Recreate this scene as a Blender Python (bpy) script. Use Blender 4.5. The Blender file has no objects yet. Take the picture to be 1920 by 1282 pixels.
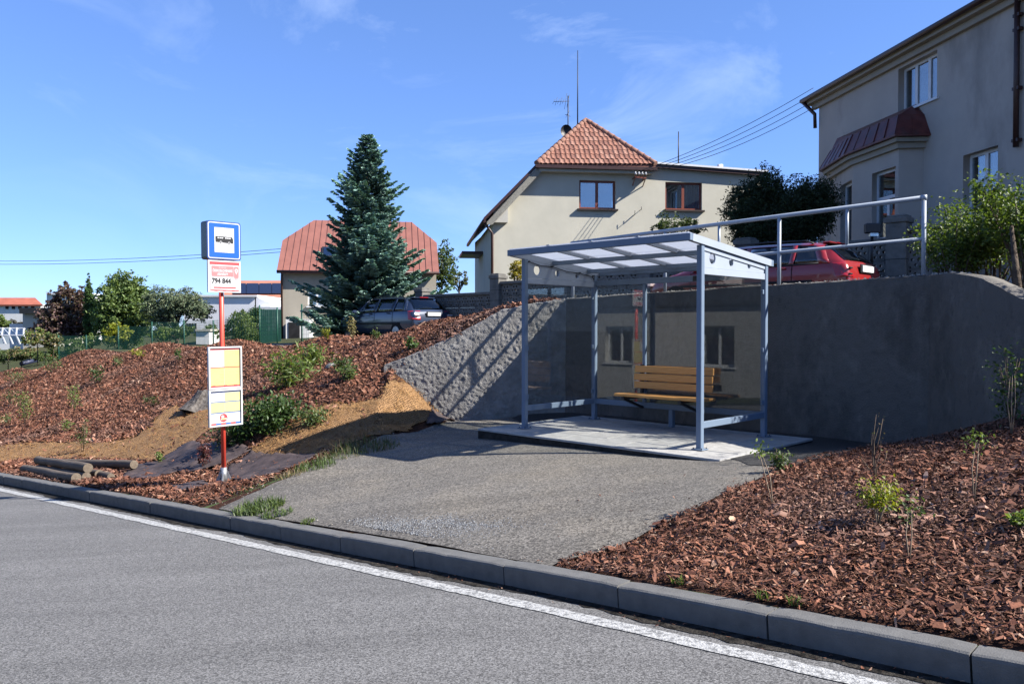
import bpy, bmesh, math, random
import numpy as np
from mathutils import Vector, Matrix

random.seed(7)
RNG = np.random.default_rng(11)
scene = bpy.context.scene
COL = scene.collection
R = math.radians

# ------------------------------------------------------------------ camera
CAM_Z = 1.6
F = 1920 * 28.0 / 36.0
PITCH = math.atan(27.0 / F)
cam_d = bpy.data.cameras.new('camera')
cam_d.lens = 28.0
cam_d.sensor_width = 36.0
cam_d.clip_start = 0.05
cam_d.clip_end = 6000
cam = bpy.data.objects.new('camera', cam_d)
COL.objects.link(cam)
cam.location = (0, 0, CAM_Z)
cam.rotation_euler = (math.pi / 2 - PITCH, 0, 0)
scene.camera = cam

# ------------------------------------------------------------------ sky and sun
SUN_AZ = math.atan2(0.967, -0.255)      # clockwise from +Y
SUN_EL = R(38.5)
SUN = Vector((math.sin(SUN_AZ) * math.cos(SUN_EL), math.cos(SUN_AZ) * math.cos(SUN_EL), math.sin(SUN_EL)))
world = bpy.data.worlds.new('World')
scene.world = world
world.use_nodes = True
wn, wl = world.node_tree.nodes, world.node_tree.links
wn.clear()
w_out = wn.new('ShaderNodeOutputWorld')
w_bg = wn.new('ShaderNodeBackground')
w_bg.inputs['Strength'].default_value = 0.086
sky = wn.new('ShaderNodeTexSky')
sky.sky_type = 'NISHITA'
sky.sun_disc = False
sky.sun_elevation = SUN_EL
sky.sun_rotation = SUN_AZ
sky.altitude = 300
sky.air_density = 0.85
sky.dust_density = 0.0
sky.ozone_density = 6.0
# thin cirrus, the same all round the sky
w_tc = wn.new('ShaderNodeTexCoord')
w_map = wn.new('ShaderNodeMapping')
w_map.inputs['Rotation'].default_value = (0.35, 0.5, 0.6)
w_map.inputs['Scale'].default_value = (2.2, 1.0, 5.0)
w_n1 = wn.new('ShaderNodeTexNoise')
w_n1.inputs['Scale'].default_value = 1.5
w_n1.inputs['Detail'].default_value = 7
w_n1.inputs['Roughness'].default_value = 0.62
w_n1.inputs['Distortion'].default_value = 0.9
w_n2 = wn.new('ShaderNodeTexNoise')
w_n2.inputs['Scale'].default_value = 1.6
w_n2.inputs['Detail'].default_value = 2
w_r1 = wn.new('ShaderNodeMapRange')
w_r1.inputs['From Min'].default_value = 0.50
w_r1.inputs['From Max'].default_value = 0.85
w_r2 = wn.new('ShaderNodeMapRange')
w_r2.inputs['From Min'].default_value = 0.42
w_r2.inputs['From Max'].default_value = 0.72
w_mul = wn.new('ShaderNodeMath')
w_mul.operation = 'MULTIPLY'
w_mul2 = wn.new('ShaderNodeMath')
w_mul2.operation = 'MULTIPLY'
w_mul2.inputs[1].default_value = 0.5
w_mix = wn.new('ShaderNodeMix')
w_mix.data_type = 'RGBA'
w_mix.inputs['B'].default_value = (5.2, 6.0, 7.2, 1)
wl.new(w_tc.outputs['Generated'], w_map.inputs['Vector'])
wl.new(w_map.outputs['Vector'], w_n1.inputs['Vector'])
wl.new(w_tc.outputs['Generated'], w_n2.inputs['Vector'])
wl.new(w_n1.outputs['Fac'], w_r1.inputs['Value'])
wl.new(w_n2.outputs['Fac'], w_r2.inputs['Value'])
wl.new(w_r1.outputs['Result'], w_mul.inputs[0])
wl.new(w_r2.outputs['Result'], w_mul.inputs[1])
wl.new(w_mul.outputs['Value'], w_mul2.inputs[0])
wl.new(w_mul2.outputs['Value'], w_mix.inputs['Factor'])
w_tint = wn.new('ShaderNodeMix')
w_tint.data_type = 'RGBA'
w_tint.blend_type = 'MULTIPLY'
w_tint.inputs['Factor'].default_value = 1.0
w_tint.inputs['B'].default_value = (0.84, 1.06, 1.55, 1)
w_gam = wn.new('ShaderNodeGamma')
w_gam.inputs['Gamma'].default_value = 0.7
wl.new(sky.outputs['Color'], w_gam.inputs['Color'])
wl.new(w_gam.outputs['Color'], w_tint.inputs['A'])
wl.new(w_tint.outputs['Result'], w_mix.inputs['A'])
wl.new(w_mix.outputs['Result'], w_bg.inputs['Color'])
wl.new(w_bg.outputs['Background'], w_out.inputs['Surface'])

sun_d = bpy.data.lights.new('sun', 'SUN')
sun_d.energy = 5.0
sun_d.angle = R(0.53)
sun_d.color = (1.0, 0.95, 0.88)
sun = bpy.data.objects.new('sun', sun_d)
COL.objects.link(sun)
sun.location = (30, -10, 30)
sun.rotation_euler = (-SUN).to_track_quat('-Z', 'Y').to_euler()

scene.view_settings.view_transform = 'Standard'
scene.view_settings.look = 'None'
scene.view_settings.exposure = 1.5
scene.view_settings.gamma = 1.0
scene.view_settings.use_curve_mapping = False
scene.cycles.use_denoising = True
scene.cycles.max_bounces = 6
scene.cycles.diffuse_bounces = 3
scene.cycles.glossy_bounces = 3
scene.cycles.transparent_max_bounces = 24
scene.cycles.caustics_reflective = False
scene.cycles.caustics_refractive = False

# ------------------------------------------------------------------ coordinates
# u runs along the street (uphill, to the right), v away from the road
U2 = np.array([0.73498, -0.67809])
V2 = np.array([0.67809, 0.73498])
ROAD0, SLOPE = 0.0247, 0.0728          # road height below the camera, fall along the street
KERB_V = 4.168


def road_z(u):
    d = np.clip(np.asarray(u, float) + 3.9, 0, 4.9)
    z = ROAD0 + SLOPE * np.asarray(u, float) - 0.0025 * d * d - 0.0245 * np.maximum(np.asarray(u, float) - 1.0, 0)
    return float(z) if np.ndim(z) == 0 else z


def uv(u, v):
    p = u * U2 + v * V2
    return float(p[0]), float(p[1])


def uvz(u, v, z):
    x, y = uv(u, v)
    return Vector((x, y, z))


def ray(px, py):
    rx, ry = (px - 960) / F, (641 - py) / F
    c, s = math.cos(PITCH), math.sin(PITCH)
    return Vector((rx, c + ry * s, -s + ry * c))


def at(px, py, Y):
    """world point seen at photo pixel (px, py) standing Y metres ahead"""
    d = ray(px, py)
    return Vector((0, 0, CAM_Z)) + d * (Y / d.y)


def at_v(px, py, v):
    d = ray(px, py)
    return Vector((0, 0, CAM_Z)) + d * (v / (d.x * V2[0] + d.y * V2[1]))


def hz(py, Y):
    """world height seen at row py at distance Y"""
    return at(960, py, Y).z


# ------------------------------------------------------------------ materials
MATS = {}
ALB = 0.72          # all base colours are set for a white card, then brought to true reflectance


def nt(name):
    m = bpy.data.materials.new(name)
    m.use_nodes = True
    MATS[name] = m
    n, l = m.node_tree.nodes, m.node_tree.links
    b = n['Principled BSDF']
    return m, n, l, b


def mat(name, col, rough=0.6, var=0.12, scale=6.0, bump=0.0, bscale=60.0, metal=0.0, spec=0.4, col2=None,
        detail=5.0, emit=0.0, stain=0.0, stain_col=(0.05, 0.045, 0.04), stain_scale=1.3, coat=0.0, stretch=1.0, slo=0.5, shi=0.75):
    """procedural surface: two-tone noise, optional stains and fine relief"""
    m, n, l, b = nt(name)
    tc = n.new('ShaderNodeTexCoord')
    no = n.new('ShaderNodeTexNoise')
    no.inputs['Scale'].default_value = scale
    no.inputs['Detail'].default_value = detail
    no.inputs['Roughness'].default_value = 0.6
    l.new(tc.outputs['Object'], no.inputs['Vector'])
    mx = n.new('ShaderNodeMix')
    mx.data_type = 'RGBA'
    col = tuple(c * ALB for c in col)
    col2 = tuple(c * ALB for c in col2) if col2 else None
    stain_col = tuple(c * ALB for c in stain_col)
    c2 = col2 if col2 else tuple(c * (1 - 2 * var) for c in col)
    c1 = col if col2 else tuple(min(1, c * (1 + var)) for c in col)
    mx.inputs['A'].default_value = (*c1, 1)
    mx.inputs['B'].default_value = (*c2, 1)
    mr = n.new('ShaderNodeMapRange')
    mr.inputs['From Min'].default_value = 0.3
    mr.inputs['From Max'].default_value = 0.7
    l.new(no.outputs['Fac'], mr.inputs['Value'])
    l.new(mr.outputs['Result'], mx.inputs['Factor'])
    last = mx.outputs['Result']
    if stain > 0:
        s = n.new('ShaderNodeTexNoise')
        s.inputs['Scale'].default_value = stain_scale
        s.inputs['Detail'].default_value = 6
        s.inputs['Roughness'].default_value = 0.65
        sm = n.new('ShaderNodeMapping')
        sm.inputs['Scale'].default_value = (1, 1, stretch)
        l.new(tc.outputs['Object'], sm.inputs['Vector'])
        l.new(sm.outputs['Vector'], s.inputs['Vector'])
        sr = n.new('ShaderNodeMapRange')
        sr.inputs['From Min'].default_value = slo
        sr.inputs['From Max'].default_value = shi
        sr.inputs['To Max'].default_value = stain
        l.new(s.outputs['Fac'], sr.inputs['Value'])
        m2 = n.new('ShaderNodeMix')
        m2.data_type = 'RGBA'
        m2.inputs['B'].default_value = (*stain_col, 1)
        l.new(sr.outputs['Result'], m2.inputs['Factor'])
        l.new(last, m2.inputs['A'])
        last = m2.outputs['Result']
    l.new(last, b.inputs['Base Color'])
    b.inputs['Roughness'].default_value = rough
    b.inputs['Metallic'].default_value = metal
    b.inputs['Specular IOR Level'].default_value = spec
    if coat:
        b.inputs['Coat Weight'].default_value = coat
        b.inputs['Coat Roughness'].default_value = 0.03
    if bump > 0:
        bn = n.new('ShaderNodeTexNoise')
        bn.inputs['Scale'].default_value = bscale
        bn.inputs['Detail'].default_value = 4
        l.new(tc.outputs['Object'], bn.inputs['Vector'])
        bp = n.new('ShaderNodeBump')
        bp.inputs['Strength'].default_value = min(1, bump)
        bp.inputs['Distance'].default_value = 0.02
        l.new(bn.outputs['Fac'], bp.inputs['Height'])
        l.new(bp.outputs['Normal'], b.inputs['Normal'])
    return m


def tint_mat(name, rough=0.6, spec=0.3, trans=0.0, nvar=0.25, nscale=25.0, bump=0.0):
    """colour from the mesh attribute 'tint' (one per piece), plus grain"""
    m, n, l, b = nt(name)
    at_ = n.new('ShaderNodeAttribute')
    at_.attribute_name = 'tint'
    tc = n.new('ShaderNodeTexCoord')
    no = n.new('ShaderNodeTexNoise')
    no.inputs['Scale'].default_value = nscale
    no.inputs['Detail'].default_value = 3
    l.new(tc.outputs['Object'], no.inputs['Vector'])
    mr = n.new('ShaderNodeMapRange')
    mr.inputs['From Min'].default_value = 0.3
    mr.inputs['From Max'].default_value = 0.7
    mr.inputs['To Min'].default_value = ALB * (1 - nvar)
    mr.inputs['To Max'].default_value = ALB * (1 + nvar)
    l.new(no.outputs['Fac'], mr.inputs['Value'])
    vm = n.new('ShaderNodeVectorMath')
    vm.operation = 'SCALE'
    l.new(at_.outputs['Color'], vm.inputs[0])
    l.new(mr.outputs['Result'], vm.inputs['Scale'])
    l.new(vm.outputs['Vector'], b.inputs['Base Color'])
    b.inputs['Roughness'].default_value = rough
    b.inputs['Specular IOR Level'].default_value = spec
    if trans > 0:
        out = n['Material Output']
        t = n.new('ShaderNodeBsdfTranslucent')
        vs = n.new('ShaderNodeVectorMath')
        vs.operation = 'MULTIPLY'
        vs.inputs[1].default_value = (1.3, 1.35, 0.6)
        l.new(vm.outputs['Vector'], vs.inputs[0])
        l.new(vs.outputs['Vector'], t.inputs['Color'])
        ms = n.new('ShaderNodeMixShader')
        ms.inputs['Fac'].default_value = trans
        l.new(b.outputs['BSDF'], ms.inputs[1])
        l.new(t.outputs['BSDF'], ms.inputs[2])
        l.new(ms.outputs['Shader'], out.inputs['Surface'])
    return m


def glass_mat(name, tint=(0.82, 0.85, 0.85), ior=1.5, refl=1.0):
    """clear pane: see-through with true Fresnel reflection"""
    m, n, l, b = nt(name)
    n.remove(b)
    out = n['Material Output']
    tr = n.new('ShaderNodeBsdfTransparent')
    tr.inputs['Color'].default_value = (*tint, 1)
    gl = n.new('ShaderNodeBsdfGlossy')
    gl.inputs['Roughness'].default_value = 0.004
    gl.inputs['Color'].default_value = (refl, refl, refl, 1)
    fr = n.new('ShaderNodeFresnel')
    ge = n.new('ShaderNodeNewGeometry')       # the far side of the pane reflects like the near side
    mi = n.new('ShaderNodeMix')
    mi.inputs['A'].default_value = ior
    mi.inputs['B'].default_value = 1.0 / ior
    l.new(ge.outputs['Backfacing'], mi.inputs['Factor'])
    l.new(mi.outputs['Result'], fr.inputs['IOR'])
    ms = n.new('ShaderNodeMixShader')
    l.new(fr.outputs['Fac'], ms.inputs['Fac'])
    l.new(tr.outputs['BSDF'], ms.inputs[1])
    l.new(gl.outputs['BSDF'], ms.inputs[2])
    l.new(ms.outputs['Shader'], out.inputs['Surface'])
    return m


# ------------------------------------------------------------------ mesh helpers
def link(o, parent=None):
    COL.objects.link(o)
    if parent is not None:
        o.parent = parent
    return o


def tag(o, label, cat, group=None):
    o['kind'] = 'thing'
    o['label'] = label
    o['category'] = cat
    if group:
        o['group'] = group
    return o


def structure(o):
    o['kind'] = 'structure'
    return o


def stuff(o, label=None, cat=None):
    o['kind'] = 'stuff'
    if label:
        o['label'] = label
        o['category'] = cat
    return o


def empty(name, loc=(0, 0, 0), rz=0.0, parent=None):
    o = bpy.data.objects.new(name, None)
    o.empty_display_size = 0.2
    link(o, parent)
    o.location = loc
    o.rotation_euler = (0, 0, rz)
    return o


def place(name, me, parent=None, loc=(0, 0, 0), rot=(0, 0, 0)):
    o = bpy.data.objects.new(name, me)
    link(o, parent)
    o.location = loc
    o.rotation_euler = rot
    return o


class MB:
    """collects shapes and links them as one mesh object"""

    def __init__(self):
        self.v, self.f, self.s = [], [], []

    def add(self, vs, fs, smooth=False):
        k = len(self.v)
        self.v += [tuple(p) for p in vs]
        self.f += [tuple(i + k for i in f) for f in fs]
        self.s += [smooth] * len(fs)
        return self

    def box(self, c, s, rot=None, bev=0.0):
        hx, hy, hz_ = s[0] / 2, s[1] / 2, s[2] / 2
        c = Vector(c)
        if bev <= 0:
            pts = [(-hx, -hy, -hz_), (hx, -hy, -hz_), (hx, hy, -hz_), (-hx, hy, -hz_),
                   (-hx, -hy, hz_), (hx, -hy, hz_), (hx, hy, hz_), (-hx, hy, hz_)]
            fs = [(0, 3, 2, 1), (4, 5, 6, 7), (0, 1, 5, 4), (1, 2, 6, 5), (2, 3, 7, 6), (3, 0, 4, 7)]
        else:
            b = min(bev, hx * .9, hy * .9, hz_ * .9)
            pts = []
            for z, r in ((-hz_, b), (-hz_ + b, 0), (hz_ - b, 0), (hz_, b)):
                x, y = hx - r, hy - r
                q = b if r == 0 else b * 0.3
                pts += [(-x + q, -y, z), (x - q, -y, z), (x, -y + q, z), (x, y - q, z),
                        (x - q, y, z), (-x + q, y, z), (-x, y - q, z), (-x, -y + q, z)]
            fs = [tuple(range(7, -1, -1)), tuple(range(24, 32))]
            for k in range(3):
                for i in range(8):
                    j = (i + 1) % 8
                    fs.append((k * 8 + i, k * 8 + j, k * 8 + 8 + j, k * 8 + 8 + i))
        out = []
        for p in pts:
            p = Vector(p)
            if rot is not None:
                p = rot @ p
            out.append(p + c)
        return self.add(out, fs)

    def bar(self, p0, p1, w, h, up=(0, 0, 1), bev=0.0):
        """rectangular bar from p0 to p1, w across, h along up"""
        p0, p1, up = Vector(p0), Vector(p1), Vector(up)
        d = p1 - p0
        L = d.length
        x = d.normalized()
        y = up.cross(x)
        if y.length < 1e-5:
            y = Vector((0, 1, 0)).cross(x)
        y.normalize()
        z = x.cross(y)
        rot = Matrix((x, y, z)).transposed()
        return self.box((p0 + p1) / 2, (L, w, h), rot, bev)

    def tube(self, pts, r, n=8, cap=True, smooth=True):
        """tube along points; r a number or one radius per point"""
        pts = [Vector(p) for p in pts]
        rs = r if isinstance(r, (list, tuple)) else [r] * len(pts)
        vs, fs = [], []
        prev = None
        for i, p in enumerate(pts):
            a = pts[max(0, i - 1)]
            b = pts[min(len(pts) - 1, i + 1)]
            t = (b - a)
            if t.length < 1e-9:
                t = Vector((0, 0, 1))
            t.normalize()
            if prev is None:
                x = t.orthogonal().normalized()
            else:
                x = prev - t * prev.dot(t)
                if x.length < 1e-6:
                    x = t.orthogonal()
                x.normalize()
            prev = x
            y = t.cross(x)
            for k in range(n):
                a_ = 2 * math.pi * k / n
                vs.append(p + (x * math.cos(a_) + y * math.sin(a_)) * rs[i])
        for i in range(len(pts) - 1):
            for k in range(n):
                j = (k + 1) % n
                fs.append((i * n + k, i * n + j, i * n + n + j, i * n + n + k))
        self.add(vs, fs, smooth)
        if cap:
            m = len(self.v) - len(vs)
            self.f.append(tuple(m + k for k in range(n - 1, -1, -1)))
            self.f.append(tuple(m + (len(pts) - 1) * n + k for k in range(n)))
            self.s += [False, False]
        return self

    def prism(self, poly, p0, ex, ey, ez, depth):
        """polygon (a,b) in the plane ex,ey at p0, thickened by depth along ez"""
        p0, ex, ey, ez = Vector(p0), Vector(ex), Vector(ey), Vector(ez)
        n = len(poly)
        vs = [p0 + ex * a + ey * b for a, b in poly] + [p0 + ex * a + ey * b + ez * depth for a, b in poly]
        fs = [tuple(range(n - 1, -1, -1)), tuple(range(n, 2 * n))]
        for i in range(n):
            j = (i + 1) % n
            fs.append((i, j, n + j, n + i))
        return self.add(vs, fs)

    def quad(self, a, b, c, d):
        return self.add([a, b, c, d], [(0, 1, 2, 3)])

    def mesh(self, name, m):
        me = bpy.data.meshes.new(name)
        me.from_pydata([tuple(p) for p in self.v], [], self.f)
        me.polygons.foreach_set('use_smooth', self.s)
        if m is not None:
            me.materials.append(MATS[m] if isinstance(m, str) else m)
        bm = bmesh.new()
        bm.from_mesh(me)
        bmesh.ops.recalc_face_normals(bm, faces=bm.faces)
        bm.to_mesh(me)
        bm.free()
        me.update()
        return me

    def build(self, name, m, parent=None, loc=(0, 0, 0), rot=(0, 0, 0)):
        return place(name, self.mesh(name, m), parent, loc, rot)


def np_mesh(name, verts, faces, m, tint=None, smooth=False):
    verts = np.ascontiguousarray(verts, dtype=np.float32).reshape(-1, 3)
    faces = np.ascontiguousarray(faces, dtype=np.int32)
    k = faces.shape[1]
    me = bpy.data.meshes.new(name)
    me.vertices.add(len(verts))
    me.vertices.foreach_set('co', verts.ravel())
    me.loops.add(faces.size)
    me.loops.foreach_set('vertex_index', faces.ravel())
    me.polygons.add(len(faces))
    me.polygons.foreach_set('loop_start', np.arange(0, faces.size, k, dtype=np.int32))
    me.polygons.foreach_set('use_smooth', np.full(len(faces), smooth, dtype=bool))
    me.update(calc_edges=True)
    if tint is not None:
        a = me.attributes.new('tint', 'FLOAT_COLOR', 'POINT')
        t = np.ones((len(verts), 4), dtype=np.float32)
        t[:, :3] = tint
        a.data.foreach_set('color', t.ravel())
    me.materials.append(MATS[m] if isinstance(m, str) else m)
    return me


def plate(name, poly, holes, thick, m, parent=None, frame=None, loc=(0, 0, 0), rot=(0, 0, 0)):
    """flat plate with real holes: outline and holes in 2-D, thickened both ways; frame maps x,y,z axes"""
    cu = bpy.data.curves.new('plate_curve', 'CURVE')
    cu.dimensions = '2D'
    cu.fill_mode = 'BOTH'
    cu.extrude = thick / 2
    for pl in [poly] + list(holes):
        s = cu.splines.new('POLY')
        s.points.add(len(pl) - 1)
        for i, (a, b) in enumerate(pl):
            s.points[i].co = (a, b, 0, 1)
        s.use_cyclic_u = True
    tmp = bpy.data.objects.new('plate_tmp', cu)
    me = bpy.data.meshes.new_from_object(tmp)
    bpy.data.objects.remove(tmp)
    bpy.data.curves.remove(cu)
    me.name = name
    if frame is not None:
        me.transform(frame)
    me.materials.clear()
    me.materials.append(MATS[m])
    me.update()
    if parent is False:
        return me
    return place(name, me, parent, loc, rot)


def frame_of(p0, ex, ey, ez):
    M = Matrix.Identity(4)
    for i, e in enumerate((ex, ey, ez, p0)):
        e = Vector(e)
        M[0][i], M[1][i], M[2][i] = e.x, e.y, e.z
    return M


def circle(cx, cy, r, n=20, ry=None):
    ry = ry or r
    return [(cx + r * math.cos(2 * math.pi * i / n), cy + ry * math.sin(2 * math.pi * i / n)) for i in range(n)]


def rect(x0, y0, x1, y1):
    return [(x0, y0), (x1, y0), (x1, y1), (x0, y1)]


def text_mesh(name, body, size, m, parent, frame, align='CENTER', extrude=0.0008, sx=1.0, bold=0.0):
    cu = bpy.data.curves.new('text', 'FONT')
    cu.body = body
    cu.size = size
    cu.align_x = align
    cu.align_y = 'CENTER'
    cu.extrude = extrude
    cu.resolution_u = 3
    cu.offset = bold
    tmp = bpy.data.objects.new('text_tmp', cu)
    me = bpy.data.meshes.new_from_object(tmp)
    bpy.data.objects.remove(tmp)
    bpy.data.curves.remove(cu)
    me.name = name
    me.transform(frame @ Matrix.Diagonal((sx, 1, 1, 1)))
    me.materials.clear()
    me.materials.append(MATS[m])
    return place(name, me, parent)


def vnoise(x, y, seed=0, octaves=4, f=1.0, gain=0.5):
    """fractal value noise in numpy, about -1..1"""
    x, y = np.asarray(x, float), np.asarray(y, float)
    out = np.zeros(np.broadcast(x, y).shape)
    a = 1.0
    tot = 0

    def h(i, j, s):
        n = (i * 374761393 + j * 668265263 + s * 974634777) & 0xFFFFFFFF
        n = ((n ^ (n >> 13)) * 1274126177) & 0xFFFFFFFF
        return ((n ^ (n >> 16)) & 0xFFFF) / 32767.5 - 1.0
    for o in range(octaves):
        xs, ys = x * f, y * f
        i, j = np.floor(xs).astype(np.int64), np.floor(ys).astype(np.int64)
        fx, fy = xs - i, ys - j
        fx, fy = fx * fx * (3 - 2 * fx), fy * fy * (3 - 2 * fy)
        s = seed + o * 17
        v = (h(i, j, s) * (1 - fx) + h(i + 1, j, s) * fx) * (1 - fy) + (h(i, j + 1, s) * (1 - fx) + h(i + 1, j + 1, s) * fx) * fy
        out += a * v
        tot += a
        a *= gain
        f *= 2.03
    return out / tot


def in_poly(x, y, poly):
    x, y = np.asarray(x), np.asarray(y)
    inside = np.zeros(x.shape, bool)
    n = len(poly)
    for i in range(n):
        x0, y0 = poly[i]
        x1, y1 = poly[(i + 1) % n]
        c = ((y0 > y) != (y1 > y)) & (x < (x1 - x0) * (y - y0) / (y1 - y0 + 1e-12) + x0)
        inside ^= c
    return inside


class RBF:
    def __init__(self, pts, smooth=0.02):
        p = np.array(pts, float)
        self.p = p[:, :2]
        n = len(p)
        d = self._k(self.p, self.p) + smooth * np.eye(n)
        P = np.hstack([np.ones((n, 1)), self.p])
        A = np.zeros((n + 3, n + 3))
        A[:n, :n] = d
        A[:n, n:] = P
        A[n:, :n] = P.T
        self.w = np.linalg.solve(A, np.concatenate([p[:, 2], np.zeros(3)]))

    def _k(self, a, b):
        r = np.sqrt(((a[:, None, :] - b[None, :, :]) ** 2).sum(-1))
        return np.sqrt(r * r + 0.16)

    def __call__(self, u, v):
        u, v = np.asarray(u, float), np.asarray(v, float)
        sh = np.broadcast(u, v).shape
        q = np.stack([np.broadcast_to(u, sh).ravel(), np.broadcast_to(v, sh).ravel()], 1)
        out = np.empty(len(q))
        n = len(self.p)
        for i in range(0, len(q), 20000):
            k = self._k(q[i:i + 20000], self.p)
            out[i:i + 20000] = k @ self.w[:n] + self.w[n] + q[i:i + 20000] @ self.w[n + 1:]
        return out.reshape(sh)

# ------------------------------------------------------------------ shared materials
def asphalt(name, c1, c2, patch, grain=170.0, bump=0.35, spec=0.3, rough=0.85, streak=.2):
    m, n, l, b = nt(name)
    tc = n.new('ShaderNodeTexCoord')
    g = n.new('ShaderNodeTexNoise')
    g.inputs['Scale'].default_value = grain
    g.inputs['Detail'].default_value = 3
    g.inputs['Roughness'].default_value = 0.75
    big = n.new('ShaderNodeTexNoise')
    big.inputs['Scale'].default_value = 0.9
    big.inputs['Detail'].default_value = 8
    big.inputs['Roughness'].default_value = 0.62
    vo = n.new('ShaderNodeTexVoronoi')
    vo.inputs['Scale'].default_value = grain * 1.1
    for q in (g, big, vo):
        l.new(tc.outputs['Object'], q.inputs['Vector'])
    mr = n.new('ShaderNodeMapRange')
    mr.inputs['From Min'].default_value = 0.34
    mr.inputs['From Max'].default_value = 0.68
    l.new(g.outputs['Fac'], mr.inputs['Value'])
    mx = n.new('ShaderNodeMix')
    mx.data_type = 'RGBA'
    mx.inputs['A'].default_value = (*c1, 1)
    mx.inputs['B'].default_value = (*c2, 1)
    l.new(mr.outputs['Result'], mx.inputs['Factor'])
    mr2 = n.new('ShaderNodeMapRange')
    mr2.inputs['From Min'].default_value = 0.45
    mr2.inputs['From Max'].default_value = 0.72
    mr2.inputs['To Max'].default_value = 0.55
    l.new(big.outputs['Fac'], mr2.inputs['Value'])
    mx2 = n.new('ShaderNodeMix')
    mx2.data_type = 'RGBA'
    mx2.inputs['B'].default_value = (*patch, 1)
    l.new(mr2.outputs['Result'], mx2.inputs['Factor'])
    l.new(mx.outputs['Result'], mx2.inputs['A'])
    mpw = n.new('ShaderNodeMapping')          # long streaks and scuffs along the street
    mpw.inputs['Rotation'].default_value = (0, 0, math.atan2(0.67809, 0.73498))
    mpw.inputs['Scale'].default_value = (0.12, 1.6, 1)
    l.new(tc.outputs['Object'], mpw.inputs['Vector'])
    sw = n.new('ShaderNodeTexNoise')
    sw.inputs['Scale'].default_value = 1.2
    sw.inputs['Detail'].default_value = 7
    sw.inputs['Roughness'].default_value = 0.7
    l.new(mpw.outputs['Vector'], sw.inputs['Vector'])
    swr = n.new('ShaderNodeMapRange')
    swr.inputs['From Min'].default_value = 0.3
    swr.inputs['From Max'].default_value = 0.7
    swr.inputs['To Min'].default_value = ALB * (1 - streak)
    swr.inputs['To Max'].default_value = ALB * (1 + streak)
    l.new(sw.outputs['Fac'], swr.inputs['Value'])
    vr = n.new('ShaderNodeMapRange')      # single pale and dark stones
    vr.inputs['From Min'].default_value = 0.0
    vr.inputs['From Max'].default_value = 1.0
    vr.inputs['To Min'].default_value = 0.45
    vr.inputs['To Max'].default_value = 1.6
    sx = n.new('ShaderNodeSeparateColor')
    l.new(vo.outputs['Color'], sx.inputs['Color'])
    l.new(sx.outputs['Red'], vr.inputs['Value'])
    vm = n.new('ShaderNodeVectorMath')
    vm.operation = 'SCALE'
    l.new(mx2.outputs['Result'], vm.inputs[0])
    l.new(vr.outputs['Result'], vm.inputs['Scale'])
    vm2 = n.new('ShaderNodeVectorMath')
    vm2.operation = 'SCALE'
    l.new(vm.outputs['Vector'], vm2.inputs[0])
    l.new(swr.outputs['Result'], vm2.inputs['Scale'])
    l.new(vm2.outputs['Vector'], b.inputs['Base Color'])
    b.inputs['Roughness'].default_value = rough
    b.inputs['Specular IOR Level'].default_value = spec
    bp = n.new('ShaderNodeBump')
    bp.inputs['Strength'].default_value = bump
    bp.inputs['Distance'].default_value = 0.01
    l.new(g.outputs['Fac'], bp.inputs['Height'])
    l.new(bp.outputs['Normal'], b.inputs['Normal'])
    return m


asphalt('road_asphalt', (0.088, 0.086, 0.083), (0.22, 0.216, 0.209), (0.155, 0.152, 0.147), grain=105, bump=0.5)
asphalt('dark_asphalt', (0.028, 0.027, 0.026), (0.06, 0.058, 0.055), (0.045, 0.043, 0.04), grain=110, bump=0.5)  # near-black tone, well below the apron asphalt
asphalt('apron_asphalt', (0.075, 0.069, 0.06), (0.215, 0.198, 0.172), (0.21, 0.183, 0.142), grain=62, bump=0.5)
mat('soil', (0.06, 0.042, 0.032), 0.95, 0.5, 5, bump=0.9, bscale=40, spec=0.1)
mat('mulch_soil', (0.085, 0.038, 0.024), 0.95, 0.45, 18, bump=1.0, bscale=50, spec=0.1, col2=(0.025, 0.014, 0.01))
mat('garden_soil', (0.07, 0.09, 0.035), 0.95, 0.4, 2.5, bump=0.6, bscale=20, spec=0.1, col2=(0.05, 0.045, 0.025))
mat('far_ground', (0.06, 0.085, 0.035), 0.95, 0.3, 0.05, spec=0.1)
mat('lane_gravel', (0.19, 0.175, 0.15), 0.95, 0.3, 3, bump=0.5, bscale=40, spec=0.1)
mat('kerb_concrete', (0.16, 0.158, 0.152), 0.8, 0.10, 9, bump=0.25, bscale=120, spec=0.25, stain=0.4, stain_scale=2.2,
    stain_col=(0.11, 0.108, 0.104))
mat('line_paint', (0.52, 0.52, 0.50), 0.7, 0.1, 30, bump=0.5, bscale=90, spec=0.3, stain=0.8, stain_scale=34, slo=.47, shi=.60,
    stain_col=(0.13, 0.13, 0.13))
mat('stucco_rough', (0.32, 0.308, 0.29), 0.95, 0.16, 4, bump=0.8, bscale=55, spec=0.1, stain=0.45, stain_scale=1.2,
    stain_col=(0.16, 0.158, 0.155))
mat('stucco_smooth', (0.165, 0.16, 0.155), 0.95, 0.15, 2.5, bump=0.5, bscale=50, spec=0.1, stain=0.5, stain_scale=1.6,
    stain_col=(0.09, 0.088, 0.088))
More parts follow.
